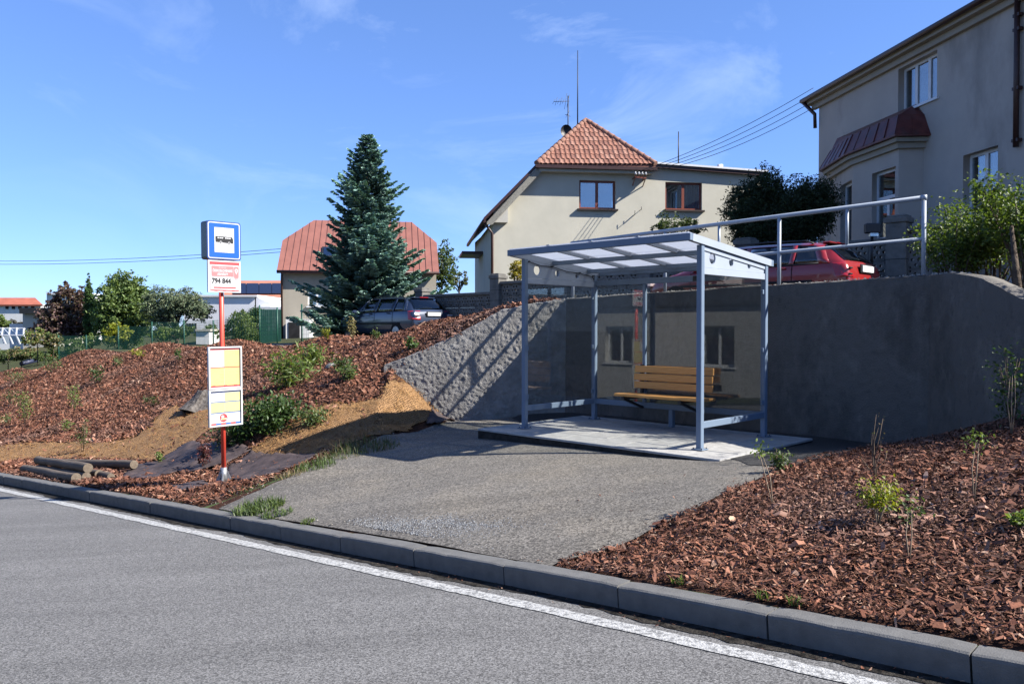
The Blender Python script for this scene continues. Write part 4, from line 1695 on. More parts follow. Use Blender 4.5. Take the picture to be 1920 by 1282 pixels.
# ------------------------------------------------------------------ jute matting and weed fabric
def jute_mat():
    m, n, l, b = nt('jute')
    tc = n.new('ShaderNodeTexCoord')
    mp = n.new('ShaderNodeMapping')
    mp.inputs['Rotation'].default_value = (0, 0, R(38))
    l.new(tc.outputs['Object'], mp.inputs['Vector'])
    no = n.new('ShaderNodeTexNoise')
    no.inputs['Scale'].default_value = 4
    l.new(mp.outputs['Vector'], no.inputs['Vector'])
    w = []
    for ax in ('X', 'Y'):
        wv = n.new('ShaderNodeTexWave')
        wv.bands_direction = ax
        wv.inputs['Scale'].default_value = 10.5
        wv.inputs['Distortion'].default_value = 3.5
        wv.inputs['Detail'].default_value = 2
        wv.inputs['Detail Scale'].default_value = 2.0
        l.new(mp.outputs['Vector'], wv.inputs['Vector'])
        w.append(wv)
    mx = n.new('ShaderNodeMath')
    mx.operation = 'MAXIMUM'
    l.new(w[0].outputs['Fac'], mx.inputs[0])
    l.new(w[1].outputs['Fac'], mx.inputs[1])
    cr = n.new('ShaderNodeValToRGB')
    cr.color_ramp.elements[0].position = 0.30
    cr.color_ramp.elements[0].color = (0.07, 0.037, 0.019, 1)
    cr.color_ramp.elements[1].position = 0.72
    cr.color_ramp.elements[1].color = (0.27, 0.16, 0.078, 1)
    l.new(mx.outputs['Value'], cr.inputs['Fac'])
    l.new(cr.outputs['Color'], b.inputs['Base Color'])
    b.inputs['Roughness'].default_value = 0.9
    b.inputs['Specular IOR Level'].default_value = 0.1
    bp = n.new('ShaderNodeBump')
    bp.inputs['Strength'].default_value = 0.9
    bp.inputs['Distance'].default_value = 0.02
    l.new(mx.outputs['Value'], bp.inputs['Height'])
    l.new(bp.outputs['Normal'], b.inputs['Normal'])


jute_mat()
mat('weed_fabric', (0.085, 0.062, 0.060), 0.75, 0.25, 7, bump=0.35, bscale=220, spec=0.35)
tint_mat('fibre', rough=0.85, spec=0.1, nvar=0.2)


def sheet(name, poly, m_, lift, label, cat, wrinkle=.02, step=.055, seed=0):
    us = [p[0] for p in poly]
    vs_ = [p[1] for p in poly]

    def keep(u, v):
        wu, wv = wobble(u, v, .04)
        return in_poly(wu, wv, poly) & (((v * V2[1] + u * U2[1]) < 13.86) | ((v * V2[0] + u * U2[0]) < -2.3))
    o = grid_sheet(name, min(us) - .1, max(us) + .1, max(4.36, min(vs_) - .1), max(vs_) + .1, step,
                   lambda u, v: hab(u, v) + wrinkle * (1.2 * np.abs(vnoise(u + .4 * v, v, 71 + seed, 3, 1.6)) + .5 * vnoise(u, v, 73 + seed, 3, 6.0)), keep, m_, lift)
    so = o.modifiers.new('thickness', 'SOLIDIFY')
    so.thickness = .012
    so.offset = -1
    return tag(o, label, cat)


sheet('jute_mat', J_R, 'jute', .014, 'tan jute netting on the bank beside the end of the grey wall', 'netting', .035, .055, 1)
sheet('jute_mat', J_L, 'jute', .014, 'tan jute netting on the bank above the pile of logs', 'netting', .035, .07, 2)
sheet('weed_fabric', C_1, 'weed_fabric', .03, 'dark purple-brown weed fabric creased between the logs and the sign pole', 'fabric', .07, .05, 3)
sheet('weed_fabric', C_2, 'weed_fabric', .03, 'dark weed fabric to the right of the sign pole', 'fabric', .05, .05, 4)
sheet('weed_fabric', C_3, 'weed_fabric', .03, 'small scrap of dark weed fabric near the kerb left of the sign', 'fabric', .03, .05, 5)
sheet('weed_fabric', C_4, 'weed_fabric', .05, 'small brown flap of fabric at the foot of the wing wall', 'fabric', .05, .04, 6)
# loose jute fibres on both mats
fu, fv = [], []
for z, cnt in ((J_R, 2600), (J_L, 4200)):
    a = np.array(z)
    u = rng.uniform(a[:, 0].min(), a[:, 0].max(), cnt)
    v = rng.uniform(max(4.36, a[:, 1].min()), a[:, 1].max(), cnt)
    wu, wv = wobble(u, v, .10)
    k = in_poly(wu, wv, z)
    fu.append(u[k])
    fv.append(v[k])
u, v = np.concatenate(fu), np.concatenate(fv)
N = len(u)
X, Y, Nn = frames(uv_normal(u, v), rng, .5)
c = np.stack([u * U2[0] + v * V2[0], u * U2[1] + v * V2[1], hab(u, v) + road_z(u) + .045 + rng.uniform(0, .03, N)], -1)
Lf, wf = rng.uniform(.05, .16, N)[:, None], .0028
verts = np.stack([c - X * Lf / 2 - Y * wf, c - X * Lf / 2 + Y * wf, c + X * Lf / 2 + Y * wf, c + X * Lf / 2 - Y * wf], 1).reshape(-1, 3)
f = (np.arange(N) * 4)[:, None] + np.arange(4)
col = .75 * np.array([(.46, .25, .09), (.36, .18, .06), (.52, .31, .13), (.26, .13, .05)])[rng.integers(0, 4, N)]
stuff(place('jute_fibres', np_mesh('jute_fibres', verts, f, 'fibre', np.repeat(col, 4, 0))), 'loose straw-coloured jute fibres sticking out of the netting', 'fibres')

# ------------------------------------------------------------------ logs and stump
wood('log_wood', (0.20, 0.16, 0.125), (0.10, 0.08, 0.062), 1.0, 0, .8, .15)
mat('log_end', (0.20, 0.165, 0.125), 0.85, 0.2, 25, bump=0.4, bscale=60, spec=0.1, col2=(0.13, 0.10, 0.075))


def log(p0, p1, r, label):
    p0, p1 = Vector(p0), Vector(p1)
    d = p1 - p0
    o = empty('log', p0)
    q = d.to_track_quat('X', 'Z')
    o.rotation_mode = 'QUATERNION'
    o.rotation_quaternion = q
    L = d.length
    rr = random.Random(int(L * 1000))
    n = 9
    pts = [(L * i / (n - 1), rr.uniform(-.006, .006), rr.uniform(-.006, .006)) for i in range(n)]
    rad = [r * rr.uniform(.95, 1.05) for _ in range(n)]
    part('trunk', 'log_wood', lambda q_: q_.tube(pts, rad, 14, cap=False), o)
    for xx, nm in ((0.0, -1), (L, 1)):
        vs = [(xx + nm * .004, 0, 0)]
        y0_, z0_ = (pts[0] if nm < 0 else pts[-1])[1:]
        k = rad[0] if nm < 0 else rad[-1]
        for i in range(14):
            a_ = 2 * math.pi * i / 14
            vs.append((xx, y0_ + k * .99 * math.cos(a_), z0_ + k * .99 * math.sin(a_)))
        MB().add(vs, [(0, 1 + i, 1 + (i + 1) % 14) for i in range(14)]).build('cut_end', 'log_end', o)
    return tag(o, label, 'log', 'logs lying behind the kerb')


LR = .072
up = Vector((0, 0, 1))
b0, b1 = hit(46, 886), hit(143, 905)
log(b0 + up * LR, b1 + up * LR, LR, 'lowest grey log nearest the kerb in the pile')
dirl = (b1 - b0).normalized()
c1_ = hit(163, 901) + up * LR * .9
log(c1_ - dirl * (b1 - b0).length * .92, c1_, LR * .92, 'short log wedged under the top log of the pile')
a1 = hit(152, 903) + up * LR * 2.75 + Vector((0.05, .12, 0))
log(a1 - dirl * (b1 - b0).length * .95, a1, LR, 'weathered log lying on top of the pile')
d1 = hit(186, 897) + up * LR * .95
log(d1 - dirl * 1.5, d1, LR * .95, 'third log from the kerb with pale sawn end')
e1 = hit(209, 901) + up * LR * .85
log(e1 - dirl * 1.3, e1, LR * .85, 'dark-ended log furthest right among the short ones')
f0, f1 = hit(98, 874), hit(251, 885)
log(f0 + up * LR, f1 + up * (LR + .06), LR, 'long dark-stained log lying behind the pile')

mat('stump_wood', (0.22, 0.20, 0.18), 0.9, 0.3, 14, bump=1.0, bscale=24, spec=0.1, col2=(0.05, 0.042, 0.036))
sp = hit(368, 772)
q = MB()
nA, nH = 26, 7
vs, fs = [], []
rr = random.Random(4)
rib = [rr.uniform(.86, 1.14) for _ in range(nA)]
for j in range(nH):
    t = j / (nH - 1)
    for i in range(nA):
        a_ = 2 * math.pi * i / nA
        r_ = (.43 - .13 * t + .10 * (1 - t) ** 3) * rib[i] * rr.uniform(.97, 1.03)
        vs.append((r_ * math.cos(a_), r_ * math.sin(a_), -.15 + .62 * t + .10 * t * math.cos(a_ - 1.0) + (rr.uniform(-.02, .03) if j == nH - 1 else 0)))
for j in range(nH - 1):
    for i in range(nA):
        k2 = (i + 1) % nA
        fs.append((j * nA + i, j * nA + k2, (j + 1) * nA + k2, (j + 1) * nA + i))
vs.append((0, 0, .46))
for i in range(nA):
    fs.append(((nH - 1) * nA + i, (nH - 1) * nA + (i + 1) % nA, len(vs) - 1))
q.add(vs, fs)
st = q.build('tree_stump', 'stump_wood', None, sp + Vector((.15, .2, 0)), (R(-18), R(14), 0))
tag(st, 'grey weathered tree stump on the bank behind the timetable sign', 'stump')
for (px, py, s, lab) in ((622, 690, .15, 'pale stone above the tall grass clump on the bank'),):
    p = hit(px, py)
    vs, fs = [], []
    for j in range(6):
        for i in range(10):
            a_, b_ = 2 * math.pi * i / 10, -math.pi / 2 + math.pi * j / 5
            r_ = s * rr.uniform(.8, 1.15)
            vs.append((r_ * math.cos(a_) * math.cos(b_) * 1.4, r_ * math.sin(a_) * math.cos(b_), .55 * r_ * math.sin(b_)))
    for j in range(5):
        for i in range(10):
            fs.append((j * 10 + i, j * 10 + (i + 1) % 10, (j + 1) * 10 + (i + 1) % 10, (j + 1) * 10 + i))
    tag(MB().add(vs, fs).build('boulder', 'stucco_rough', None, p + Vector((0, 0, s * .2)), (0, 0, rr.uniform(0, 3))), lab, 'boulder')

# ------------------------------------------------------------------ plants
tint_mat('leaf', rough=0.5, spec=0.35, trans=0.38, nvar=0.15, nscale=9)
tint_mat('needle', rough=0.6, spec=0.25, trans=0.12, nvar=0.15, nscale=9)
mat('twig', (0.16, 0.12, 0.09), 0.85, 0.2, 20, spec=0.1)
mat('pale_twig', (0.33, 0.26, 0.19), 0.85, 0.2, 20, spec=0.1)
mat('trunk_bark', (0.11, 0.085, 0.065), 0.9, 0.3, 10, bump=0.8, bscale=30, spec=0.1)


def leaf_arrays(c, s, rng, cols, up=.35, aspect=.6, var=.2):
    """folded leaf quads at centres c with lengths s"""
    N = len(c)
    n0 = rng.normal(0, 1, (N, 3))
    n0[:, 2] = np.abs(n0[:, 2]) * .8 + up
    n0 /= np.linalg.norm(n0, axis=1, keepdims=True)
    a = rng.normal(0, 1, (N, 3))
    x = np.cross(a, n0)
    x /= np.linalg.norm(x, axis=1, keepdims=True) + 1e-9
    y = np.cross(n0, x)
    s = np.broadcast_to(s, (N,))[:, None]
    w = s * aspect * .5
    fold = n0 * s * .10
    verts = np.stack([c - x * s * .5, c - y * w + fold, c + x * s * .5, c + y * w + fold], 1).reshape(-1, 3)
    f = (np.arange(N) * 4)[:, None] + np.arange(4)
    col = cols[rng.integers(0, len(cols), N)] * rng.uniform(1 - var, 1 + var, (N, 1))
    return verts, f, np.repeat(col, 4, 0)


def merge(parts):
    vs, fs, ts, k = [], [], [], 0
    for v_, f_, t_ in parts:
        vs.append(v_)
        fs.append(f_ + k)
        ts.append(t_)
        k += len(v_)
    return np.concatenate(vs), np.concatenate(fs), np.concatenate(ts)


def blades(base_pts, h, w, rng, cols, lean=.5):
    """curved grass blades"""
    N = len(base_pts)
    a = rng.uniform(0, 2 * math.pi, N)
    d = np.stack([np.cos(a), np.sin(a), np.zeros(N)], -1)
    sd = np.stack([-np.sin(a), np.cos(a), np.zeros(N)], -1)
    h = h * rng.uniform(.5, 1.15, N)
    ln_ = lean * rng.uniform(.1, 1.2, N)
    vs = []
    for t, ww in ((0, 1.0), (.5, .85), (1.0, .08)):
        p = base_pts + np.array([0, 0, 1.0]) * (h * (t - .32 * ln_ * t * t))[:, None] + d * (h * ln_ * t * t)[:, None]
        wk = (w * ww * .5) * np.ones(N)
        vs += [p - sd * wk[:, None], p + sd * wk[:, None]]
    verts = np.stack(vs, 1).reshape(-1, 3)
    b6 = (np.arange(N) * 6)[:, None]
    f = np.concatenate([b6 + np.array([0, 1, 3, 2]), b6 + np.array([2, 3, 5, 4])], 0)
    col = cols[rng.integers(0, len(cols), N)] * rng.uniform(.75, 1.25, (N, 1))
    return verts, f, np.repeat(col, 6, 0)


G_FRESH = np.array([(.17, .25, .05), (.21, .29, .07), (.13, .20, .045), (.26, .33, .09)])
G_DARK = np.array([(.045, .085, .022), (.06, .115, .03), (.035, .065, .02), (.08, .14, .035)])
G_MID = np.array([(.095, .145, .045), (.12, .175, .055), (.075, .115, .04), (.16, .21, .07)])
G_FRESH, G_MID, G_DARK = G_FRESH * .8, G_MID * 1.0, G_DARK * 1.0
G_YEL = .8 * np.array([(.34, .38, .03), (.42, .42, .045), (.26, .34, .035), (.30, .30, .03)])
G_STRAW = np.array([(.36, .28, .15), (.28, .22, .12), (.22, .18, .10)])


def tuft(px, py, r, h, n, cols, label, w=.012, lean=.6, name='grass_tuft', cat='grass', group=None):
    p = hit(px, py)
    a = rng.uniform(0, 2 * math.pi, n)
    rr_ = r * np.sqrt(rng.uniform(0, 1, n))
    x, y = p.x + rr_ * np.cos(a), p.y + rr_ * np.sin(a)
    pts = np.stack([x, y, ground_z(x, y) - .01], -1)
    v_, f_, t_ = blades(pts, h, w, rng, cols, lean)
    o = place(name, np_mesh(name, v_ - np.array(p), f_, 'leaf', t_), None, p)
    return tag(o, label, cat, group)


def leafy(px, py, hpx, wpx, n, leaf, cols, label, stems=5, name='shrub', cat='shrub', bottom=.25, stem_mat='twig', base=None, group=None, lift=0.0, sr=.006, aspect=.6):
    """small shrub: stems fanning from the ground under a cloud of leaves"""
    p = base if base is not None else hit(px, py)
    k = p.y / F
    H, Wd = hpx * k, wpx * k
    o = empty(name, p)
    tips = []
    q = MB()
    for i in range(stems):
        a_ = rng.uniform(0, 2 * math.pi)
        e = Vector((math.cos(a_) * Wd * .42 * rng.uniform(.2, 1), math.sin(a_) * Wd * .42 * rng.uniform(.2, 1), H * rng.uniform(.7, 1.0)))
        mid = e * .5 + Vector((rng.uniform(-.1, .1) * Wd, rng.uniform(-.1, .1) * Wd, H * .05))
        s_ = MB().tube([(0, 0, -.03), mid, e], [sr, sr * .75, sr * .3], 5)
        s_.build('stem', stem_mat, o)
        tips.append((mid, e))
    T = rng.integers(0, stems, n)
    t = rng.uniform(bottom, 1.0, n)
    mids = np.array([m_ for m_, e in tips])[T]
    ends = np.array([e for m_, e in tips])[T]
    c = np.where((t < .5)[:, None], mids * (t * 2)[:, None], mids + (ends - mids) * ((t - .5) * 2)[:, None])
    c = c + rng.normal(0, 1, (n, 3)) * np.array([Wd * .16, Wd * .16, H * .09])
    c[:, 2] = np.maximum(c[:, 2], lift)
    v_, f_, t_ = leaf_arrays(c, leaf * rng.uniform(.6, 1.2, n), rng, cols, aspect=aspect)
    place('foliage', np_mesh('foliage', v_, f_, 'leaf', t_), o)
    return tag(o, label, cat, group)


# along the apron and kerb
tuft(486, 958, .27, .13, 420, G_MID * .9, 'bright green grass clump at the kerb edge of the apron', .016, .9)
tuft(520, 968, .16, .09, 170, G_MID * .9, 'low grass tuft just right of the big clump by the kerb', .014, .9)
tuft(578, 979, .08, .06, 80, G_FRESH * .7, 'tiny grass tuft beside the kerb near the gravel', .01, .8)
tuft(690, 842, .45, .19, 520, np.concatenate([G_MID * .7, G_STRAW * .6]), 'long shaded grass beside the jute netting and the apron', .008, .95)
tuft(640, 856, .36, .14, 330, np.concatenate([G_MID * .7, G_STRAW * .6]), 'grass on the left edge of the apron below the netting', .008, .95)
tuft(592, 876, .26, .12, 300, G_MID, 'short sunlit grass where the fabric meets the apron', .009, .6)
tuft(545, 890, .2, .08, 160, G_STRAW * .9, 'dry straw tuft on the apron edge near the fabric', .008, .8)['kind'] = 'stuff'
tuft(470, 915, .3, .05, 160, G_MID * .8, 'sparse weeds on the bare soil right of the sign foot', .008, .9)['kind'] = 'stuff'
tuft(370, 932, .3, .05, 160, G_STRAW * .7, 'dry grass stubble behind the kerb left of the sign foot', .008, .9)['kind'] = 'stuff'
for (px, py) in ((1375, 1082), (1480, 1138), (1500, 1143), (1522, 1152)):
    p_ = at_v(px, py, KERB_V + .17)
for i, (uu, lab) in enumerate(((-2.62, 'tiny green weed at the back of the kerb, leftmost of three'), (-2.05, 'tiny green weed at the back of the kerb, middle of three'),
                               (-1.86, 'tiny green weed at the back of the kerb, rightmost of three'))):
    x_, y_ = uv(uu, 4.38)
    a_ = rng.uniform(0, 6.28, 40)
    pts = np.stack([x_ + .035 * np.cos(a_), y_ + .03 * np.sin(a_), ground_z(x_ + 0 * a_, y_ + 0 * a_)], -1)
    v_, f_, t_ = blades(pts, .06, .008, rng, G_FRESH, .8)
    p = Vector((x_, y_, float(ground_z(x_, y_))))
    tag(place('weed', np_mesh('weed', v_ - np.array(p), f_, 'leaf', t_), None, p), lab, 'weed')
# embankment
leafy(545, 726, 66, 100, 620, .24, G_FRESH * .95, 'tall pale green clump of long arching leaves high on the bank', 12, 'leafy_clump', 'plant', .1, aspect=.16)
leafy(583, 690, 46, 64, 330, .22, G_FRESH, 'upper bright green clump of long leaves near the crest of the bank', 9, 'leafy_clump', 'plant', .1, aspect=.16)
leafy(505, 812, 70, 120, 2600, .075, G_DARK, 'dark green ground-hugging shrub below the pale clump', 14, bottom=.05)
leafy(450, 830, 46, 90, 1300, .06, G_DARK * 1.2, 'dark bramble behind the lower timetable case', 12, bottom=.05)
leafy(425, 842, 40, 70, 420, .05, np.concatenate([G_DARK, G_STRAW]), 'dry twiggy weeds around the sign pole on the bank', 26, bottom=.1, stem_mat='pale_twig')
leafy(590, 800, 34, 60, 500, .055, G_MID, 'small bush at the top edge of the jute netting', 8, bottom=.1)
leafy(655, 712, 30, 46, 350, .06, G_MID, 'small plant right of the pale clump on the bank', 6, bottom=.1)
leafy(638, 700, 34, 40, 300, .06, G_DARK * 1.3, 'dark plant beside the pale stone on the bank', 6, bottom=.1)
spots = [(46, 798, 62, 34, G_FRESH, 'leafy sapling on the far left of the bank above the logs'), (140, 772, 52, 34, G_FRESH, 'sapling with pale leaves in the middle of the left bank'),
         (128, 810, 24, 26, G_FRESH, 'low bright green seedling under the pale sapling'), (180, 722, 40, 34, G_DARK, 'dark little bush casting a long shadow on the left bank'),
         (100, 700, 36, 50, G_MID, 'grey-green weeds around the pale boulder'), (22, 762, 34, 40, G_DARK, 'dark weed at the left edge of the photo'),
         (8, 800, 26, 30, G_MID, 'weed at the left edge just above the netting'), (28, 722, 30, 46, G_MID, 'low weed above the dark boulder on the left'),
         (215, 690, 24, 26, G_MID, 'tiny weed on the upper left bank below the fence'), (262, 672, 18, 30, G_YEL, 'yellowish weed at the crest below the wire fence'),
         (335, 680, 30, 16, G_DARK * 1.4, 'slim dark seedling at the crest left of the timetable'), (288, 762, 20, 30, G_DARK, 'weed half way up the bank left of the stump'),
         (156, 848, 60, 26, np.array([(.2, .14, .09), (.1, .14, .04)]), 'bare reddish sapling standing on the left netting'),
         (706, 640, 22, 24, G_MID, 'small weed on the crest in front of the blue car'), (770, 660, 26, 26, G_DARK * 1.3, 'dark weed on the bank near the top of the wing wall'),
         (520, 632, 26, 22, np.array([(.3, .26, .12), (.2, .2, .08)]), 'yellow-brown weed on the crest in front of the red-roofed house'),
         (612, 640, 26, 18, G_YEL * .8, 'small yellow-green weed on the crest below the spruce'),
         (662, 640, 44, 22, np.array([(.36, .3, .16), (.28, .26, .12)]), 'pale dry bush standing in front of the blue car'),
         (380, 880, 44, 34, np.array([(.16, .05, .045), (.11, .045, .04)]), 'reddish-leaved sapling on the dark fabric left of the pole'),
         (300, 872, 26, 16, G_FRESH, 'thin seedling growing through the dark fabric')]
for (px, py, h_, w_, cols, lab) in spots:
    leafy(px, py, h_, w_, int(40 + h_ * w_ * .14), .075 if py < 760 else .055, cols, lab, 4, 'seedling', 'plant', .3)
leafy(926, 580, 40, 34, 260, .07, G_FRESH, 'small green bush on the crest at the block pillar', 5, 'seedling', 'plant', .2)
leafy(900, 586, 26, 46, 200, .07, np.array([(.36, .26, .18), (.3, .2, .14)]), 'dry brown weeds heaped at the crest beside the block fence', 9, 'seedling', 'plant', .1)
# right bed
leafy(1645, 986, 88, 78, 560, .032, G_YEL, 'bright yellow-green young shrub in the right mulch bed', 7, 'young_shrub', 'shrub', .45, 'pale_twig', lift=.10)
q0 = hit(1640, 897)
tw = empty('bare_sapling', q0)
kk = q0.y / F
for (dx, h_, bx_) in ((-8, 120, -3), (6, 112, 12), (-4, 85, -9), (14, 70, 8), (22, 50, 27), (2, 95, 5), (-24, 40, -28)):
    pts = [(0, 0, -.03), (dx * kk * .3, .02, h_ * kk * .35), (dx * kk * .8, rng.uniform(-.04, .04), h_ * kk * .7), (bx_ * kk, rng.uniform(-.05, .05), h_ * kk)]
    part('stem', 'twig', lambda q: q.tube(pts, [.006, .005, .0035, .0015], 5), tw)
    c = np.array([pts[2], pts[3], pts[3]]) + rng.normal(0, .015, (3, 3))
    v_, f_, t_ = leaf_arrays(c, .018, rng, np.array([(.28, .2, .08), (.2, .22, .06)]))
    place('bud', np_mesh('bud', v_, f_, 'leaf', t_), tw)['kind'] = 'stuff'
tag(tw, 'bare brown-twigged sapling standing behind the yellow-green shrub', 'sapling')


def stalk(px, py, top, leaf_n, lsize, cols, label, lean=0.0, cluster=.05, at_t=1.0, n=2):
    p = hit(px, py)
    k = p.y / F
    H = (py - top) * k
    o = empty('sapling', p)
    for i in range(n):
        off = (i - (n - 1) / 2) * .035
        part('stem', 'pale_twig', lambda q: q.tube([(0, 0, -.03), (off + lean * .4, .01, H * .5), (off * .6 + lean, 0, H * rng.uniform(.9, 1.0))], [.005, .004, .002], 5), o)
    c = rng.normal(0, 1, (leaf_n, 3)) * np.array([cluster, cluster, cluster * .9]) + np.array([lean * at_t, 0, H * at_t])
    v_, f_, t_ = leaf_arrays(c, lsize * rng.uniform(.6, 1.2, leaf_n), rng, cols)
    place('foliage', np_mesh('foliage', v_, f_, 'leaf', t_), o)
    return tag(o, label, 'sapling')


stalk(1450, 948, 842, 46, .035, G_FRESH, 'thin leaning sapling with a few green leaves by the mulch edge', -.10, .04)
leafy(1462, 886, 46, 40, 260, .04, G_MID, 'small green weed growing where mulch meets the asphalt', 10, 'seedling', 'plant', .15)
stalk(1826, 936, 822, 80, .03, G_FRESH, 'tall thin sapling topped with a green leaf cluster at right', .02, .045)
stalk(1705, 1050, 955, 60, .035, G_MID, 'slender seedling right of the yellow-green shrub', 0, .05)
leafy(1915, 1000, 34, 44, 160, .04, G_FRESH, 'small bright plant at the right edge of the photo', 5, 'seedling', 'plant', .3)
stalk(1897, 818, 700, 40, .035, G_MID, 'forked sapling in front of the wall at the right edge', .0, .10, .75, 3)
leafy(1895, 800, 150, 80, 420, .045, G_DARK, 'dark leafy shrub growing against the right end of the wall', 9, 'shrub', 'shrub', .15)

# ------------------------------------------------------------------ buildings
def render_wall(name, c, c2, stain=.0, scol=(.1, .1, .1), sscale=.6):
    mat(name, c, 0.92, 0.08, 1.2, bump=0.25, bscale=45, spec=0.15, col2=c2, stain=stain, stain_col=scol, stain_scale=sscale, stretch=.45)


render_wall('cream_render', (0.64, 0.61, 0.50), (0.56, 0.535, 0.44), .3, (.47, .45, .37), .9)
render_wall('pale_render', (0.58, 0.555, 0.48), (0.52, 0.50, 0.43))
render_wall('grey_render', (0.54, 0.48, 0.42), (0.47, 0.42, 0.37), .75, (.15, .14, .13), .45)
render_wall('grey_moulding', (0.42, 0.37, 0.30), (0.36, 0.325, 0.265))
render_wall('beige_render', (0.42, 0.38, 0.31), (0.37, 0.335, 0.27))
render_wall('white_render', (0.78, 0.78, 0.76), (0.72, 0.72, 0.71))
mat('brown_frame', (0.22, 0.055, 0.03), 0.45, 0.1, 9, spec=0.4)
mat('white_frame', (0.80, 0.81, 0.82), 0.4, 0.04, 9, spec=0.4)
mat('dark_sill', (0.035, 0.022, 0.018), 0.5, 0.15, 9, spec=0.4)
mat('brown_metal', (0.055, 0.022, 0.018), 0.45, 0.15, 7, spec=0.4)
mat('roof_red_metal', (0.30, 0.125, 0.095), 0.5, 0.10, 1.5, spec=0.35, stain=.3, stain_col=(.25, .105, .08), stain_scale=.7)
mat('bay_red_metal', (0.15, 0.035, 0.027), 0.45, 0.25, 3.5, spec=0.4, stain=.5, stain_col=(.09, .075, .08), stain_scale=2.5)
mat('tile_clay', (0.32, 0.15, 0.105), 0.8, 0.22, 3.5, bump=.3, bscale=30, spec=0.2, stain=.4, stain_col=(.2, .13, .09), stain_scale=5)
mat('tile_clay_pale', (0.36, 0.19, 0.14), 0.8, 0.22, 4, bump=.3, bscale=30, spec=0.2, stain=.4, stain_col=(.3, .2, .15), stain_scale=5)
mat('tile_clay_dark', (0.24, 0.11, 0.08), 0.8, 0.22, 4, bump=.3, bscale=30, spec=0.2, stain=.4, stain_col=(.15, .1, .08), stain_scale=5)
mat('concrete_block', (0.20, 0.192, 0.175), 0.92, 0.14, 5, bump=.5, bscale=70, spec=0.12, stain=.4, stain_col=(.09, .085, .08), stain_scale=2)
mat('curtain', (0.55, 0.56, 0.58), 0.9, 0.1, 12, spec=0.1)
mat('blind_slat', (0.42, 0.46, 0.50), 0.6, 0.05, 12, spec=0.3)
mat('interior', (0.03, 0.03, 0.033), 0.9, 0.2, 3, spec=0.1)
mat('solar', (0.01, 0.012, 0.025), 0.2, 0.1, 3, spec=0.6)
m, n, l, b = nt('window_glass')
n.remove(b)
gl = n.new('ShaderNodeBsdfGlossy')
gl.inputs['Roughness'].default_value = 0.01
gl.inputs['Color'].default_value = (.9, .93, .95, 1)
tr = n.new('ShaderNodeBsdfTransparent')
tr.inputs['Color'].default_value = (.7, .75, .75, 1)
lw = n.new('ShaderNodeLayerWeight')
lw.inputs['Blend'].default_value = .35
mr = n.new('ShaderNodeMapRange')
mr.inputs['To Min'].default_value = .22
mr.inputs['To Max'].default_value = .9
l.new(lw.outputs['Fresnel'], mr.inputs['Value'])
ms = n.new('ShaderNodeMixShader')
l.new(mr.outputs['Result'], ms.inputs['Fac'])
l.new(tr.outputs['BSDF'], ms.inputs[1])
l.new(gl.outputs['BSDF'], ms.inputs[2])
l.new(ms.outputs['Shader'], n['Material Output'].inputs['Surface'])


class Site:
    """a building's frame: x along its front, y into it, z up"""

    def __init__(self, name, p0, e):
        e = Vector((e[0], e[1], 0)).normalized()
        self.e = e
        self.g = Vector((-e.y, e.x, 0))
        self.p0 = Vector((p0[0], p0[1], 0))
        self.o = empty(name, (p0[0], p0[1], 0), math.atan2(e.y, e.x))

    def px(self, px, py, y=0.0):
        """local (x, z) of photo pixel on the plane at depth y"""
        d = ray(px, py)
        dg = d.x * self.g.x + d.y * self.g.y
        s = (self.p0.x * self.g.x + self.p0.y * self.g.y + y) / dg
        P = Vector((d.x * s, d.y * s, 0)) - self.p0
        return P.dot(self.e), CAM_Z + d.z * s

    def rect(self, x0, y0, x1, y1, y=0.0):
        a, b_ = self.px(x0, y0, y), self.px(x1, y1, y)
        c_, d_ = self.px(x0, y1, y), self.px(x1, y0, y)
        return min(a[0], c_[0]), (c_[1] + b_[1]) / 2, max(b_[0], d_[0]), (a[1] + d_[1]) / 2


